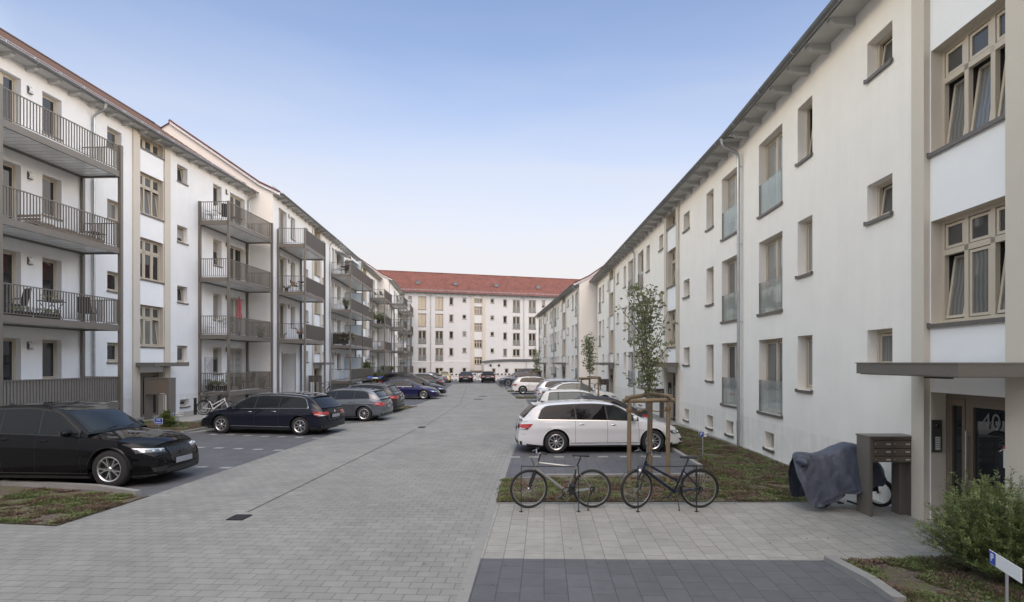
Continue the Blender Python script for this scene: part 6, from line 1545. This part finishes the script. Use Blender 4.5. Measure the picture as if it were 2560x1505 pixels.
# ---------------------------------------------------------------- tree supports and trees
def support(label, posts, zt, beams, r=.045):
    c = sum((Vector((x, y, 0)) for x, y in posts), Vector()) / len(posts)
    t = thing('tree_support', c, label, 'tree support', 'timber tree supports')
    for x, y in posts:
        m = MB(); m.tube([(x - c.x, y - c.y, 0), (x - c.x, y - c.y, zt * .5), (x - c.x + .01, y - c.y, zt - .05)], [r * 1.05, r, r * .96], 'wood', 14); link('post', m.mesh('post'), t)
    for (a, b, z) in beams:
        A, B_ = Vector((*posts[a], 0)) - c, Vector((*posts[b], 0)) - c; d = (B_ - A).normalized() * .14; m = MB()
        m.tube([A - d + Vector((0, 0, z)), B_ + d + Vector((0, 0, z))], r, 'wood', 14); link('crossbar', m.mesh('crossbar'), t)
    return t, c
def tie(t, c, a, b, z):
    m = MB(); A, B_ = Vector(a) - c, Vector(b) - c; pts = [A + (B_ - A) * i / 8 + Vector((0, 0, z - .05 * math.sin(math.pi * i / 8))) for i in range(9)]; m.tube(pts, .012, 'rope', 6)
    for k in range(3): m.lathe([(-.012 + k * .022, .06), (k * .022, .066), (.012 + k * .022, .06)], 'rope', 14, 'Z', (A.x, A.y, z))
    link('rope', m.mesh('rope'), t)
def leafy(mb, p, d, size, m):
    d = d.normalized(); s = d.cross(Vector((rnd.uniform(-1, 1), rnd.uniform(-1, 1), rnd.uniform(-.3, 1)))).normalized(); n = d.cross(s) * size * .12
    a = p; w_ = size * .28
    mb.face([a, a + d * size * .45 + s * w_ + n, a + d * size], m); mb.face([a, a + d * size, a + d * size * .45 - s * w_ + n], m)
def tree(label, x, y, ztr, top, rad, zc0, nb, leaf, r0=.035, dens=1.0):
    t = thing('street_tree', (x, y, 0), label, 'tree', 'young staked trees')
    m = MB(); pts = []; z = 0; n = 14
    for i in range(n + 1): zz = (top - .15) * i / n; pts.append((.03 * math.sin(zz * 1.3) * min(1, zz), .025 * math.sin(zz * 1.9 + 1) * min(1, zz), zz))
    m.tube(pts, [r0 * (1 - .85 * i / n) for i in range(n + 1)], 'bark', 8)
    cr = MB()
    for b in range(nb):
        z0 = zc0 - .1 + (top - zc0 - .2) * (b / nb) ** 1.1; tt = (z0 - zc0) / (top - zc0); az = b * 2.4 + rnd.uniform(-.4, .4)
        prof = math.sin(math.pi * min(1, max(.06, .12 + tt * .8)) ** .8) ** .8
        L_ = max(.2, rad * prof * rnd.uniform(.75, 1.15)); up = rnd.uniform(.8, 1.7); p = Vector(pts[min(n, int(z0 / (top - .15) * n))]); p.z = z0
        bp = [p]; d = Vector((math.cos(az), math.sin(az), up)).normalized(); k = 7
        for i in range(k):
            d = (d + Vector((0, 0, .08)) + Vector((rnd.uniform(-.1, .1), rnd.uniform(-.1, .1), 0))).normalized(); bp.append(bp[-1] + d * L_ * 1.45 / k)
        m.tube(bp, [.011 * (1 - .8 * i / k) + .0015 for i in range(k + 1)], 'bark', 5)
        for i in range(1, k + 1):
            for _ in range(int(rnd.choice((3, 4, 5, 6)) * dens)):
                q = bp[i] + (bp[i - 1] - bp[i]) * rnd.random(); tw = Vector((rnd.uniform(-1, 1), rnd.uniform(-1, 1), rnd.uniform(-.5, .6))).normalized()
                e = q + tw * rnd.uniform(.04, .15)
                if rnd.random() < .35: m.tube([q, e], .0022, 'bark', 3, cap=False)
                for _k in range(rnd.choice((2, 3, 4))):
                    dd = (tw + Vector((rnd.uniform(-1, 1), rnd.uniform(-1, 1), rnd.uniform(-1.1, .4)))).normalized(); leafy(cr, e + tw * rnd.uniform(-.03, .02), dd, leaf * rnd.uniform(.7, 1.25), 'leaf')
    link('trunk', m.mesh('trunk'), t); link('crown', cr.mesh('crown'), t)
    return t
P1, P2_, P3_ = (2.34, 11.62), (3.06, 12.75), (3.22, 11.85)
s1, c1 = support('timber frame of three round posts around the near staked tree', [P1, P2_, P3_], 1.88, [(0, 2, 1.79), (0, 1, 1.86), (1, 2, 1.88)])
tie(s1, c1, (P1[0], P1[1], 0), (2.84, 12.2, 0), 1.58); tie(s1, c1, (P3_[0], P3_[1], 0), (2.84, 12.2, 0), 1.58)
tree('near young tree with a slim airy crown, tied to the timber frame', 2.84, 12.15, 0, 4.22, .68, 1.98, 42, .072, dens=.72)
for (tx, ty, lab, slab, tp, rd, z0) in ((3.68, 28.4, 'smaller young tree beyond the small white city car', 'timber frame around the second young tree', 4.0, .5, 2.15), (1.67, 50.2, 'farthest young tree near the end of the right row', 'timber frame around the farthest young tree', 3.9, .55, 1.9)):
    s, c = support(slab, [(tx - .45, ty - .2), (tx + .42, ty - .25), (tx + .05, ty + .5)], 1.85, [(0, 1, 1.8), (0, 2, 1.74), (1, 2, 1.84)]); tree(lab, tx, ty, 0, tp, rd, z0, 24, .085 if ty < 40 else .10, dens=.9 if ty < 40 else .6)
# red chips at the foot of the near tree
mb = MB()
for _ in range(1400):
    a, r_ = rnd.uniform(0, 6.28), abs(rnd.gauss(0, .33)); p = Vector((2.8 + r_ * math.cos(a), 11.2 + r_ * math.sin(a) * 1.0, .03)); s = rnd.uniform(.012, .03)
    d1 = Vector((rnd.uniform(-1, 1), rnd.uniform(-1, 1), rnd.uniform(-.4, .4))).normalized() * s; d2 = d1.cross(Vector((0, rnd.uniform(-.3, .3), 1))).normalized() * s * .5
    mb.face([p - d1 - d2, p + d1 - d2, p + d1 + d2, p - d1 + d2], 'chips' if 'chips' in M else 'cover_b')
tag(mb.build('bark_chips'), 'reddish bark chips heaped round the foot of the near staked tree', 'bark chips', kind='stuff')
# ---------------------------------------------------------------- ground cover
def inside(p, poly):
    c = False; j = len(poly) - 1
    for i in range(len(poly)):
        a, b = poly[i], poly[j]
        if (a.y > p.y) != (b.y > p.y) and p.x < (b.x - a.x) * (p.y - a.y) / (b.y - a.y) + a.x: c = not c
        j = i
    return c
def cover(key, label, n, thr=-.25, hmax=.06, lim=None, size=.10, blades=16):
    poly = beds[key]; xs_ = [p.x for p in poly]; ys_ = [p.y for p in poly]; mb = MB(); k = 0; tries = 0
    lo = (max(min(xs_), -16), min(ys_)); hi = (max(xs_), max(ys_))
    if lim: lo = (max(lo[0], lim[0]), lo[1]); hi = (min(hi[0], lim[1]), hi[1])
    while k < n and tries < n * 20:
        tries += 1; p = Vector((rnd.uniform(lo[0], hi[0]), rnd.uniform(lo[1], hi[1]), 0))
        if not inside(p, poly) or not all(inside(p + Vector((dx, dy, 0)), poly) for dx, dy in ((.05, 0), (-.05, 0), (0, .05), (0, -.05))): continue
        v = noise.noise(p * 1.6 + Vector((7, 3, 1))) + .5 * noise.noise(p * 4.2)
        if v < thr: continue
        if key == 'r1' and (p.x - 2.8) ** 2 + (p.y - 11.2) ** 2 < .12: continue
        k += 1; gm_ = 'cover_g' if noise.noise(p * 2.3 + Vector((2, 9, 4))) + rnd.uniform(-.3, .3) > .0 else 'cover_b'
        rr = size * rnd.uniform(.6, 1.3); hh = hmax * (.5 + max(0, v) * 1.4) * rnd.uniform(.7, 1.2)
        for _ in range(blades):
            a, q = rnd.uniform(0, 6.28), rr * math.sqrt(rnd.random()); b = p + Vector((q * math.cos(a), q * math.sin(a), .02)); hz_ = hh * (1 - .5 * (q / rr) ** 2)
            tip = b + Vector((math.cos(a) * .02 + rnd.uniform(-.02, .02), math.sin(a) * .02 + rnd.uniform(-.02, .02), hz_)); sd_ = Vector((-math.sin(a + rnd.uniform(-1, 1)), math.cos(a), 0)) * rnd.uniform(.008, .016)
            mb.face([b - sd_, b + sd_, tip + sd_ * .25, tip - sd_ * .25], gm_)
    o = mb.build('ground_cover'); tag(o, label, 'ground cover', kind='stuff')
cover('ll', 'patchy green and brown creeping plants in the bed at the lower left', 2000, -.22, .06, (-9.8, 5), .09)
cover('lm', 'low green plants in the bed between the black SUV and the dark blue estate', 1300, -.5, .08, size=.12, blades=12)
cover('r1', 'creeping green and brown plants in the bed behind the two near bicycles', 6500, -.38, .06, size=.10, blades=15)
cover('r2', 'patchy green plants in the bed at the lower right under the bush', 1400, -.22, .05, (3, 7), .08, 18)
cover('r3', 'low green plants around the second young tree', 700, -.5, .08, size=.14, blades=8)
cover('r4', 'narrow strip of low plants beyond the silver estate', 500, -.6, .1, size=.14, blades=8)
cover('r5', 'low plants around the farthest young tree', 400, -.6, .1, size=.16, blades=6)
cover('lf', 'small triangle of low plants beyond the grey hatchback', 500, -.6, .07, size=.14, blades=8)
# ---------------------------------------------------------------- the bush at the right
def bush(label, cx, cy, rad, h, n, leaf, m='leaf_b', nm='bush', kd=None, cat='bush', z0=0, shoots=0):
    t = thing(nm, (cx, cy, z0), label, cat); st_ = MB(); lf = MB()
    for i in range(n + shoots):
        az = rnd.uniform(0, 6.283); el = rnd.uniform(.05, 1) ; out = rad * math.sqrt(rnd.random()) * rnd.uniform(.6, 1.15); top = h * (1 - .55 * (out / rad) ** 2) * rnd.uniform(.45, 1.12)
        if i >= n: out = rad * rnd.uniform(.1, .95); top = h * rnd.uniform(1.0, 1.32) * (1 - .3 * out / rad)
        base = Vector((math.cos(az) * out * .25, math.sin(az) * out * .25, 0)); end = Vector((math.cos(az) * out, math.sin(az) * out, top))
        mid = base.lerp(end, .5) + Vector((0, 0, top * .22)); K = 12; pts = [base * (1 - s) ** 2 + mid * 2 * s * (1 - s) + end * s * s for s in [j / K for j in range(K + 1)]]
        st_.tube(pts, [.005 * (1 - j / K) + .0015 for j in range(K + 1)], 'bark', 3, cap=False)
        for j in range(4, K + 1):
            d0 = (pts[j] - pts[j - 1]).normalized()
            for _ in range(2):
                sub = rnd.random() < .55
                tw = (d0 * .7 + Vector((rnd.uniform(-1, 1), rnd.uniform(-1, 1), rnd.uniform(-.2, .8)))).normalized(); L_ = rnd.uniform(.05, .16) if sub else .02; q = pts[j].lerp(pts[j - 1], rnd.random())
                K2 = int(L_ / .016) + 1
                for k2 in range(K2):
                    o = q + tw * L_ * k2 / K2
                    for s in (-1, 1):
                        sd_ = tw.cross(Vector((rnd.uniform(-.5, .5), rnd.uniform(-.5, .5), 1))).normalized() * s; dd = (tw * .8 + sd_).normalized(); ll = leaf * rnd.uniform(.7, 1.2)
                        wv = dd.cross(tw.cross(sd_)).normalized() * ll * .16; lf.face([o, o + dd * ll * .5 + wv, o + dd * ll, o + dd * ll * .5 - wv], m)
    link('stems', st_.mesh('stems'), t); link('foliage', lf.mesh('foliage'), t); return t
bush('large feathery green bush beside door 40 at the right edge', 5.82, 6.62, .86, 1.10, 400, .036, shoots=28)
t = bush('small spiky green shrub beside the blue parking sign', -13.95, 21.9, .28, .62, 40, .10, cat='shrub', nm='shrub')
# ---------------------------------------------------------------- far barrier
q0 = thing
def bar(i, x, y, w_, label, style):
    t = thing('barrier_fence', (x, y, 0), label, 'barrier', 'white site barrier panels across the end'); m = MB(); hh = 1.1; m.box((-w_ / 2, -.02, .08), (w_ / 2, .02, hh), 'white_p'); link('panel', m.mesh('panel'), t)
    m = MB()
    if style == 'diag':
        for k in range(7): x0 = -w_ / 2 + .1 + k * w_ / 7.2; m.raw([(x0, -.03, .35), (x0 + .12, -.03, .35), (x0 + .36, -.03, .8), (x0 + .24, -.03, .8)], [(0, 1, 2, 3)], 'black')
    else:
        for k in range(3): x0 = -w_ / 2 + w_ * (k + .5) / 3; m.box((x0 - .14, -.025, .78), (x0 + .14, -.021, 1.0), 'asphalt'); m.box((x0 - .12, -.025, .12), (x0 + .12, -.021, .22), 'asphalt')
    m.box((-w_ / 2, -.027, .62), (w_ / 2, -.021, .68), 'plate' if style != 'diag' else 'white_p')
    link('stripes', m.mesh('stripes'), t)
    for s in (-1, 1): m = MB(); m.box((s * w_ * .38 - .08, -.25, 0), (s * w_ * .38 + .08, .25, .09), 'black'); link('foot', m.mesh('foot'), t)
for i in range(7):
    names = ['first from the left, behind the yellow car', 'second from the left', 'behind the black saloon', 'with black diagonal stripes between the two black cars', 'behind the black hatchback', 'right of the black hatchback', 'at the right end behind the dark blue SUV']
    bar(i, -9.9 + i * 1.62, 78.5 + i * .25, 1.58, 'white barrier panel ' + names[i], 'diag' if i == 3 else 'win')

# ---------------------------------------------------------------- things on the balconies
def W3(fac, u, o, z): return fac.p(u, o, z)
RNG = {f1: [(yd, ye), (ya, yc)], f2: [A2], f2b: [B2, C2], f3: [A3, B3]}
def on(fac, px, o, z, near=None):
    # near: metres from the near end of the balcony instead of a picture column
    u = fac.u(px, o); a, b = min(RNG[fac], key=lambda r: max(r[0] - u, u - r[1], 0)); 
    u = b - near if near is not None else min(max(u, a + .4), b - .4)
    return fac.p(u, o, z)
def chair(label, P_, rz, m='white_p', kind='plastic', group='balcony chairs'):
    t = thing('balcony_chair', P_, label, 'chair', group, rz); s = MB(); s.box((-.22, -.22, .41), (.22, .22, .45), m); link('seat', s.mesh('seat'), t)
    b = MB(); T = Matrix.Translation((0, .21, .45)) @ Matrix.Rotation(R(-12), 4, 'X')
    if kind == 'plastic':
        for k in range(5): b.box((-.2 + k * .09, -.012, 0), (-.15 + k * .09, .012, .4), m, T)
        b.box((-.22, -.015, .38), (.23, .015, .46), m, T)
    elif kind == 'round': b.grid(lambda i, j: T @ Vector((.26 * math.cos(math.pi * i / 12) * (1 - .15 * j / 6), -.12 * math.sin(math.pi * i / 12) * 0 + .03 * j / 6 + .0 + .18 * (1 - math.sin(math.pi * i / 12)) * -1, .45 * j / 6 * (0.5 + .5 * math.sin(math.pi * i / 12)))), 13, 7, m, True)
    else: b.box((-.23, -.012, 0), (.23, .012, .6), m, T)
    link('backrest', b.mesh('backrest'), t)
    for x in (-.2, .2):
        for y in (-.2, .2): l = MB(); l.tube([(x, y, .42), (x * 1.12, y * 1.12, 0)], .014, m if kind == 'plastic' else 'rack', 6); link('leg', l.mesh('leg'), t)
        a = MB(); a.tube([(x * 1.15, -.2, .42), (x * 1.15, -.18, .64), (x * 1.15, .2, .66)], .014, m if kind == 'plastic' else 'rack', 6); link('armrest', a.mesh('armrest'), t)
    return t
def table(label, P_, rz, m='fabric_d', w_=.7, d_=.5, h=.72, cross=True):
    t = thing('balcony_table', P_, label, 'table', 'balcony tables', rz); s = MB(); s.box((-w_ / 2, -d_ / 2, h - .025), (w_ / 2, d_ / 2, h), m); link('tabletop', s.mesh('tabletop'), t)
    for y in (-d_ / 2 + .04, d_ / 2 - .04):
        l = MB(); l.tube([(-w_ / 2 + .06, y, h - .03), (w_ / 2 - .06, y, 0)], .014, m, 6); l.tube([(w_ / 2 - .06, y + .02, h - .03), (-w_ / 2 + .06, y + .02, 0)], .014, m, 6); link('leg', l.mesh('leg'), t)
    return t
def pot(label, P_, rad=.14, h=.26, plant=.45, n=26, leaf=.06, m='leaf', pm='black', lmat=None, spread=.25, cat='potted plant'):
    t = thing('potted_plant', P_, label, cat, 'potted plants'); s = MB(); s.lathe([(0, 0), (0, rad * .75), (h, rad), (h + .02, rad * 1.06), (h - .02, rad * .95), (h - .03, 0)], pm, 16, 'Z'); link('pot', s.mesh('pot'), t)
    f = MB()
    for i in range(n):
        az = rnd.uniform(0, 6.28); d = Vector((math.cos(az) * spread, math.sin(az) * spread, plant * rnd.uniform(.3, 1))); p0 = Vector((0, 0, h)); pm_ = [p0 + d * s_ + Vector((0, 0, -.15 * plant * s_ * s_)) for s_ in (0, .33, .66, 1)]
        f.tube(pm_, .003, 'leaf', 3, cap=False)
        for q in pm_[1:]:
            for _ in range(4): leafy(f, q, Vector((rnd.uniform(-1, 1), rnd.uniform(-1, 1), rnd.uniform(-.4, .8))), leaf * rnd.uniform(.7, 1.3), m if not lmat or rnd.random() < .6 else lmat)
    link('foliage', f.mesh('foliage'), t); return t
def planter(label, fac, u0, u1, o, z, n=40, m='cover_g', h=.18, ph=.14):
    c = fac.p((u0 + u1) / 2, o, z); t = thing('planter_box', c, label, 'planter', 'balcony planter boxes', fac.rot); w_ = (u1 - u0) / 2; s = MB(); s.box((-w_, -.09, 0), (w_, .09, h - .02), 'black'); s.box((-w_ - .01, -.1, h - .02), (w_ + .01, .1, h), 'black'); link('box', s.mesh('box'), t)
    f = MB()
    for _ in range(n * 4): leafy(f, Vector((rnd.uniform(-w_, w_), rnd.uniform(-.09, .09), h + rnd.uniform(0, ph))), Vector((rnd.uniform(-1, 1), rnd.uniform(-1, 1), rnd.uniform(0, 1))), .07, m)
    link('foliage', f.mesh('foliage'), t)
def parasol(label, P_, h, m, rr=.12):
    t = thing('closed_parasol', P_, label, 'parasol'); s = MB(); s.tube([(0, 0, 0), (0, 0, h)], .018, 'alloy', 8); link('pole', s.mesh('pole'), t)
    s = MB(); prof = pchip([(0, rr * .85), (.12, rr), (.3, rr * .8), (.34, rr * .62), (.45, rr * .85), (1, .02)])
    s.grid(lambda i, j: (prof(j / 16) * (1 + .22 * math.cos(i * 2 * math.pi / 32 * 8)) * math.cos(i * 2 * math.pi / 32), prof(j / 16) * (1 + .22 * math.cos(i * 2 * math.pi / 32 * 8)) * math.sin(i * 2 * math.pi / 32), h - 1.35 + 1.35 * j / 16), 32, 17, m, True, True); link('canopy', s.mesh('canopy'), t)
    s = MB(); s.lathe([(0, .22), (.06, .2), (.07, .04), (.3, .03)], 'black', 16, 'Z'); link('base', s.mesh('base'), t)
z1, z2, z3, z4 = FL
# nearest left house, second balcony from the ground
chair('dark fabric folding chair at the left of the near balcony with planter boxes', on(f1, 40, .9, z2), f1.rot + R(70), 'fabric_d', 'sling')
chair('dark fabric chair at the right of the near balcony with planter boxes', on(f1, 218, .8, z2), f1.rot + R(-70), 'fabric_d', 'sling')
table('dark folding table between the two dark fabric chairs', on(f1, 128, .85, z2), f1.rot)
pot('small green pot plant on the dark folding table', on(f1, 122, .85, z2 + .72), .07, .12, .15, 14, .04)
ua, ub = f1.u(78, 1.55), f1.u(22, 1.55); planter('long black planter behind the railing, left of the pair on the near balcony', f1, min(ua, ub), max(ua, ub), 1.52, z2 + .0)
ua, ub = f1.u(148, 1.55), f1.u(92, 1.55); planter('long black planter behind the railing, right of the pair on the near balcony', f1, min(ua, ub), max(ua, ub), 1.52, z2 + .0)
# pallet sofa on the third balcony
ua, ub = sorted((f1.u(75, .6), f1.u(235, .6))); c = f1.p((ua + ub) / 2, .55, z3); t = thing('pallet_sofa', c, 'wooden pallet sofa with beige cushions on the near left balcony', 'sofa', None, f1.rot); wd = (ub - ua) / 2; s = MB()
for k in range(5): s.box((-wd, -.42 + k * .19, .27), (wd, -.28 + k * .19, .30), 'wood')
for y in (-.42, 0, .34): s.box((-wd, y, .0), (wd, y + .1, .27), 'wood')
link('pallet', s.mesh('pallet'), t)
for k in range(3): s = MB(); s.ellipsoid((-wd + wd * (2 * k + 1) / 3, .0, .38), (wd / 3 - .02, .38, .10), 'cushion', 16, 8); link('cushion', s.mesh('cushion'), t)
s = MB()
for k in range(3): s.box((wd - .04, -.42, .3 + k * .12), (wd, .42, .38 + k * .12), 'wood')
link('armrest', s.mesh('armrest'), t)
table('low slatted wooden table at the right end of the near third balcony', on(f1, 268, .9, z3), f1.rot, 'wood', .6, .45, .55)
# house 1, farther tower
parasol('closed red parasol on the balcony above the ground floor', on(f1, 598, 1.0, z2), 2.35, 'red_c', .14)
for px, o, rz, lab in ((512, .9, 40, 'white plastic chair left of the pair on the red parasol balcony'), (553, .8, -60, 'white plastic chair right of the pair on the red parasol balcony')): chair(lab, on(f1, px, .45 if px < 530 else 1.25, z2, .5), f1.rot + R(rz), 'white_p')
table('white table between the two white plastic chairs on the red parasol balcony', on(f1, 533, .9, z2, 1.1), f1.rot, 'white_p')
pot('round dark evergreen in a pot at the far end of the red parasol balcony', on(f1, 652, 1.2, z2), .2, .3, .5, 40, .06)
chair('dark reclining chair on the topmost balcony above the red parasol', on(f1, 545, 1.1, z4, .8), f1.rot + R(-60), 'fabric_d', 'sling')
table('small table on the topmost balcony above the red parasol', on(f1, 590, .8, z4), f1.rot, 'rack')
chair('white reclining chair at the near end of the topmost balcony above the red parasol', on(f1, 510, .45, z4, .5), f1.rot + R(70), 'white_p', 'sling')
pot('cone-shaped evergreen in a pot on the ground balcony', on(f1, 541, .95, z1, 1.3), .2, .35, .95, 60, .05, spread=.12)
t = thing('trellis', on(f1, 517, .55, z1, .3), 'black lattice trellis on the ground balcony beside the evergreen', 'trellis', None, f1.rot); s = MB()
for k in range(-8, 9):
    for sg in (-1, 1):
        a, b = (-.55, 1.35 + k * .12), (.55, 1.35 + k * .12 + sg * 1.1); 
        def clip(a, b):
            q = []
            for i in range(23):
                x = a[0] + (b[0] - a[0]) * i / 22; z = a[1] + (b[1] - a[1]) * i / 22
                if .6 <= z <= 1.85: q.append((x, 0, z))
            return q
        q = clip(a, b)
        if len(q) > 1: s.tube([q[0], q[-1]], .006, 'black', 4, cap=False)
link('lattice', s.mesh('lattice'), t); s = MB(); s.tube([(-.55, 0, 0), (-.55, 0, 1.87), (.55, 0, 1.87), (.55, 0, 0)], .014, 'black', 5); link('frame', s.mesh('frame'), t)
for px, oo, lab in ((508, .4, 'leafy pot plant on the ground balcony, nearest the house corner'), (528, .85, 'leafy pot plant on the ground balcony, second from the house corner'), (549, 1.3, 'flowering white pot plant on the ground balcony')): pot(lab, on(f1, px, oo, z1, .45), .22, .3, .4, 40, .07, lmat='white_p' if '549' in str(px) else None)
pot('spiky reed in a pot on the ground balcony, right of its front post', on(f1, 600, 1.2, z1), .12, .3, .7, 20, .12, spread=.1)
chair('dark chair on the ground balcony right of its front post', on(f1, 622, .9, z1), f1.rot, 'fabric_d', 'sling')
pot('dark leafy pot at the far end of the ground balcony', on(f1, 660, 1.2, z1), .2, .3, .5, 36, .07)
# middle houses
chair('round-backed wicker chair on the panelled balcony', on(f2, 742, .95, z3, .6), f2.rot + R(180), 'wicker', 'round')
table('small dark table beside the wicker chair', on(f2, 752, 1.45, z3, .7), f2.rot, 'fabric_d', .6, .5)
pot('plant in a hanging pot beside the wicker chair', on(f2, 722, .5, z3, .4), .12, .2, .3, 20, .07)
pot('red flowering plant on the lowest panelled balcony', on(f2, 751, 1.4, z2, .35), .13, .28, .55, 26, .07, lmat='flower')
t = thing('clothes_rack', on(f2, 730, .9, z2, .6), 'white clothes rack on the lowest panelled balcony', 'clothes rack', None, f2.rot); s = MB()
for k in range(6): s.tube([(-.4, -.25 + k * .1, .9), (.4, -.25 + k * .1, .9)], .005, 'white_p', 4)
for x in (-.4, .4): s.tube([(x, -.25, 0), (x, .25, .9)], .009, 'white_p', 5); s.tube([(x, .25, 0), (x, -.25, .9), (x, .25, .9)], .009, 'white_p', 5)
link('rack', s.mesh('rack'), t)
pot('yellow bucket with a small plant on the lowest panelled balcony', on(f2, 712, .3, z2, .3), .12, .26, .2, 12, .05, pm='sw')
q = on(f2b, 848, .1, z4); t = thing('awning', on(f2b, 852, .1, z4 + 2.45), 'white fabric awning hanging open under the eave', 'awning', None, f2b.rot); s = MB()
s.grid(lambda i, j: (-1.6 + 3.2 * i / 12, 1.3 * j / 6, -.55 * (j / 6) ** 1.3 + .02 * math.sin(i)), 13, 7, 'white_p', True); s.grid(lambda i, j: (-1.6 + 3.2 * i / 32, 1.3, -.55 - .2 * j - .03 * abs(math.sin(i * .8)) * j), 33, 2, 'white_p', True); link('fabric', s.mesh('fabric'), t)
s = MB(); s.tube([(-1.62, 0, .02), (1.62, 0, .02)], .04, 'white_p'); s.tube([(-1.5, 0, 0), (-1.5, 1.3, -.54)], .015, 'white_p', 6); s.tube([(1.5, 0, 0), (1.5, 1.3, -.54)], .015, 'white_p', 6); link('arm', s.mesh('arm'), t)
parasol('closed white parasol on the balcony with frosted screens', on(f2b, 922, 1.2, z3), 2.3, 'white_p', .14)
pot('palm-like plant hanging over the railing beside the frosted screen', on(f2b, 866, 1.1, z2, .7), .2, .35, .9, 60, .22, m='cover_b', lmat='leaf', spread=.75)
pot('green plant on the frosted screen balcony, third floor', on(f2b, 864, 1.35, z3, .4), .16, .3, .8, 40, .12, spread=.3)
for oo, zz, m_, lab in ((.5, z3, 'white_p', 'white chair on the third-floor balcony with frosted screens'), (1.25, z4, 'fabric_d', 'dark chair on the topmost balcony under the awning'), (.45, z4, 'white_p', 'white chair on the topmost balcony under the awning')): chair(lab, on(f2b, 850, oo, zz, .5), f2b.rot + R(60), m_, 'plastic')
table('dark table with things on it under the awning', on(f2b, 855, 1.1, z4, .6), f2b.rot, 'fabric_d'); t = thing('fabric_screen', on(f2b, 836, 1.0, z2, .12), 'dark fabric screen inside the railing below the palm', 'screen', None, f2b.rot)
s = MB(); n_ = 20; s.grid(lambda i, j: (-.0 + .03 * math.sin(i * 1.7), -.75 + 1.4 * i / n_, .1 + .85 * j), n_ + 1, 2, 'fabric_d', True); link('cloth', s.mesh('cloth'), t); s = MB(); s.tube([(0, -.8, .97), (0, .7, .97)], .01, 'rack', 5); link('rail', s.mesh('rail'), t)
pot('green and white plants beside the white closed parasol', on(f2b, 914, 1.4, z3), .2, .5, .5, 50, .12, lmat='white_p', spread=.5)
ga = f2b.u(950, 1.0)
for k, (px, o, h_, lab) in enumerate(((949, 1.0, 1.2, 'leafy climbing plants filling the third-floor corner balcony'), (975, 1.2, 1.0, 'leafy plants over the dark panel of the corner balcony'))): pot(lab, on(f2b, 965, o, z3, .5 if px < 950 else 2.4), .25, .4, h_, 90, .15, spread=.6)
chair('round-backed wicker chair on the topmost corner balcony', on(f2b, 965, .7, z4, .6), f2b.rot + R(180), 'wicker', 'round'); chair('dark chair next to the wicker chair on the topmost corner balcony', on(f2b, 965, 1.4, z4, .8), f2b.rot + R(150), 'fabric_d', 'plastic')
for oo, lab in ((.5, 'white chair left of the pair on the second-floor corner balcony'), (1.3, 'white chair right of the pair on the second-floor corner balcony')): chair(lab, on(f2b, 965, oo, z2, .6), f2b.rot + R(160), 'white_p')
# plants and things before the ground balconies
q = G(919, 960); bush('yellow-green leafy bush in tubs beside the ground balcony', -16.0, 59.0, .95, 2.7, 110, .14, 'leaf_b', cat='bush', nm='garden_bush')
bush('low dark green bush right of the blue cloth', -14.6, 59.0, .8, 1.5, 80, .12, 'leaf', cat='bush', nm='garden_bush'); pot('bushy plant in a box on the farther ground balcony', on(f2b, 976, 1.4, z1), .3, .6, .6, 90, .2, 'leaf_b', spread=.7)
t = thing('sun_sail', (-13.3, 52.5, .0), 'blue and white cloth spread over a frame before the bush', 'cloth'); s = MB(); s.grid(lambda i, j: (-1.1 + 2.2 * i / 12, .5 * j / 5, 1.15 + .5 * (i / 12) ** 3 - .35 * math.sin(math.pi * i / 12) * .4 + .15 * j / 5), 13, 6, 'bluecloth', True); s.grid(lambda i, j: (-.6 + .8 * i / 6, -.01 + .4 * j / 4, 1.16 - .09 + .1 * j / 4), 7, 5, 'white_p', True); link('cloth', s.mesh('cloth'), t)
s = MB()
for x in (-1.05, 1.05): s.tube([(x, .25, 0), (x, .25, 1.3)], .02, 'rack', 6)
link('frame', s.mesh('frame'), t)
chair('dark seat on the third-floor far balcony', on(f3, 996, 1.2, z3), f3.rot, 'fabric_d', 'sling'); t = thing('clothes_rack', on(f3, 998, 1.5, z2), 'white airer hung with cloth on the far balcony', 'clothes rack', None, f3.rot)
s = MB(); s.box((-.02, -.7, .45), (.02, .7, 1.05), 'white_p'); link('cloth', s.mesh('cloth'), t); s = MB(); s.tube([(0, -.7, 0), (0, -.7, 1.1), (0, .7, 1.1), (0, .7, 0)], .015, 'alloy', 5); link('rack', s.mesh('rack'), t)
t = thing('awning', f3.p(m3[1] - 1.3, .1, z4 + 2.3), 'small white awning on the farthest balcony tower', 'awning', None, f3.rot); s = MB(); s.grid(lambda i, j: (-1.2 + 2.4 * i / 8, 1.9 * j / 6, -.9 * (j / 6)), 9, 7, 'white_p', True); link('fabric', s.mesh('fabric'), t); s = MB(); s.tube([(-1.2, 0, 0), (-1.2, 1.9, -.92)], .02, 'white_p', 5); s.tube([(1.2, 0, 0), (1.2, 1.9, -.92)], .02, 'white_p', 5); link('arm', s.mesh('arm'), t)

mb = MB()
for _ in range(420):
    x, y = (rnd.uniform(-1, 6.2), rnd.uniform(5.9, 9.6)) if rnd.random() < .6 else (rnd.uniform(-9, 2), rnd.uniform(5.9, 24))
    if rnd.random() < .35: x, y = rnd.uniform(4.2, 6.5), rnd.uniform(7.2, 9.2)
    p = Vector((x, y, .014)); s = rnd.uniform(.006, .018); a = rnd.uniform(0, 6.28); d1 = Vector((math.cos(a), math.sin(a), rnd.uniform(-.2, .3))) * s; d2 = Vector((-math.sin(a), math.cos(a), .1)) * s * rnd.uniform(.3, .6)
    mb.face([p - d1, p - d2, p + d1, p + d2], rnd.choice(['cover_b', 'mulch', 'seam']))
tag(mb.build('fallen_leaves'), 'scattered dry leaves and crumbs of soil on the paving', 'fallen leaves', kind='stuff')
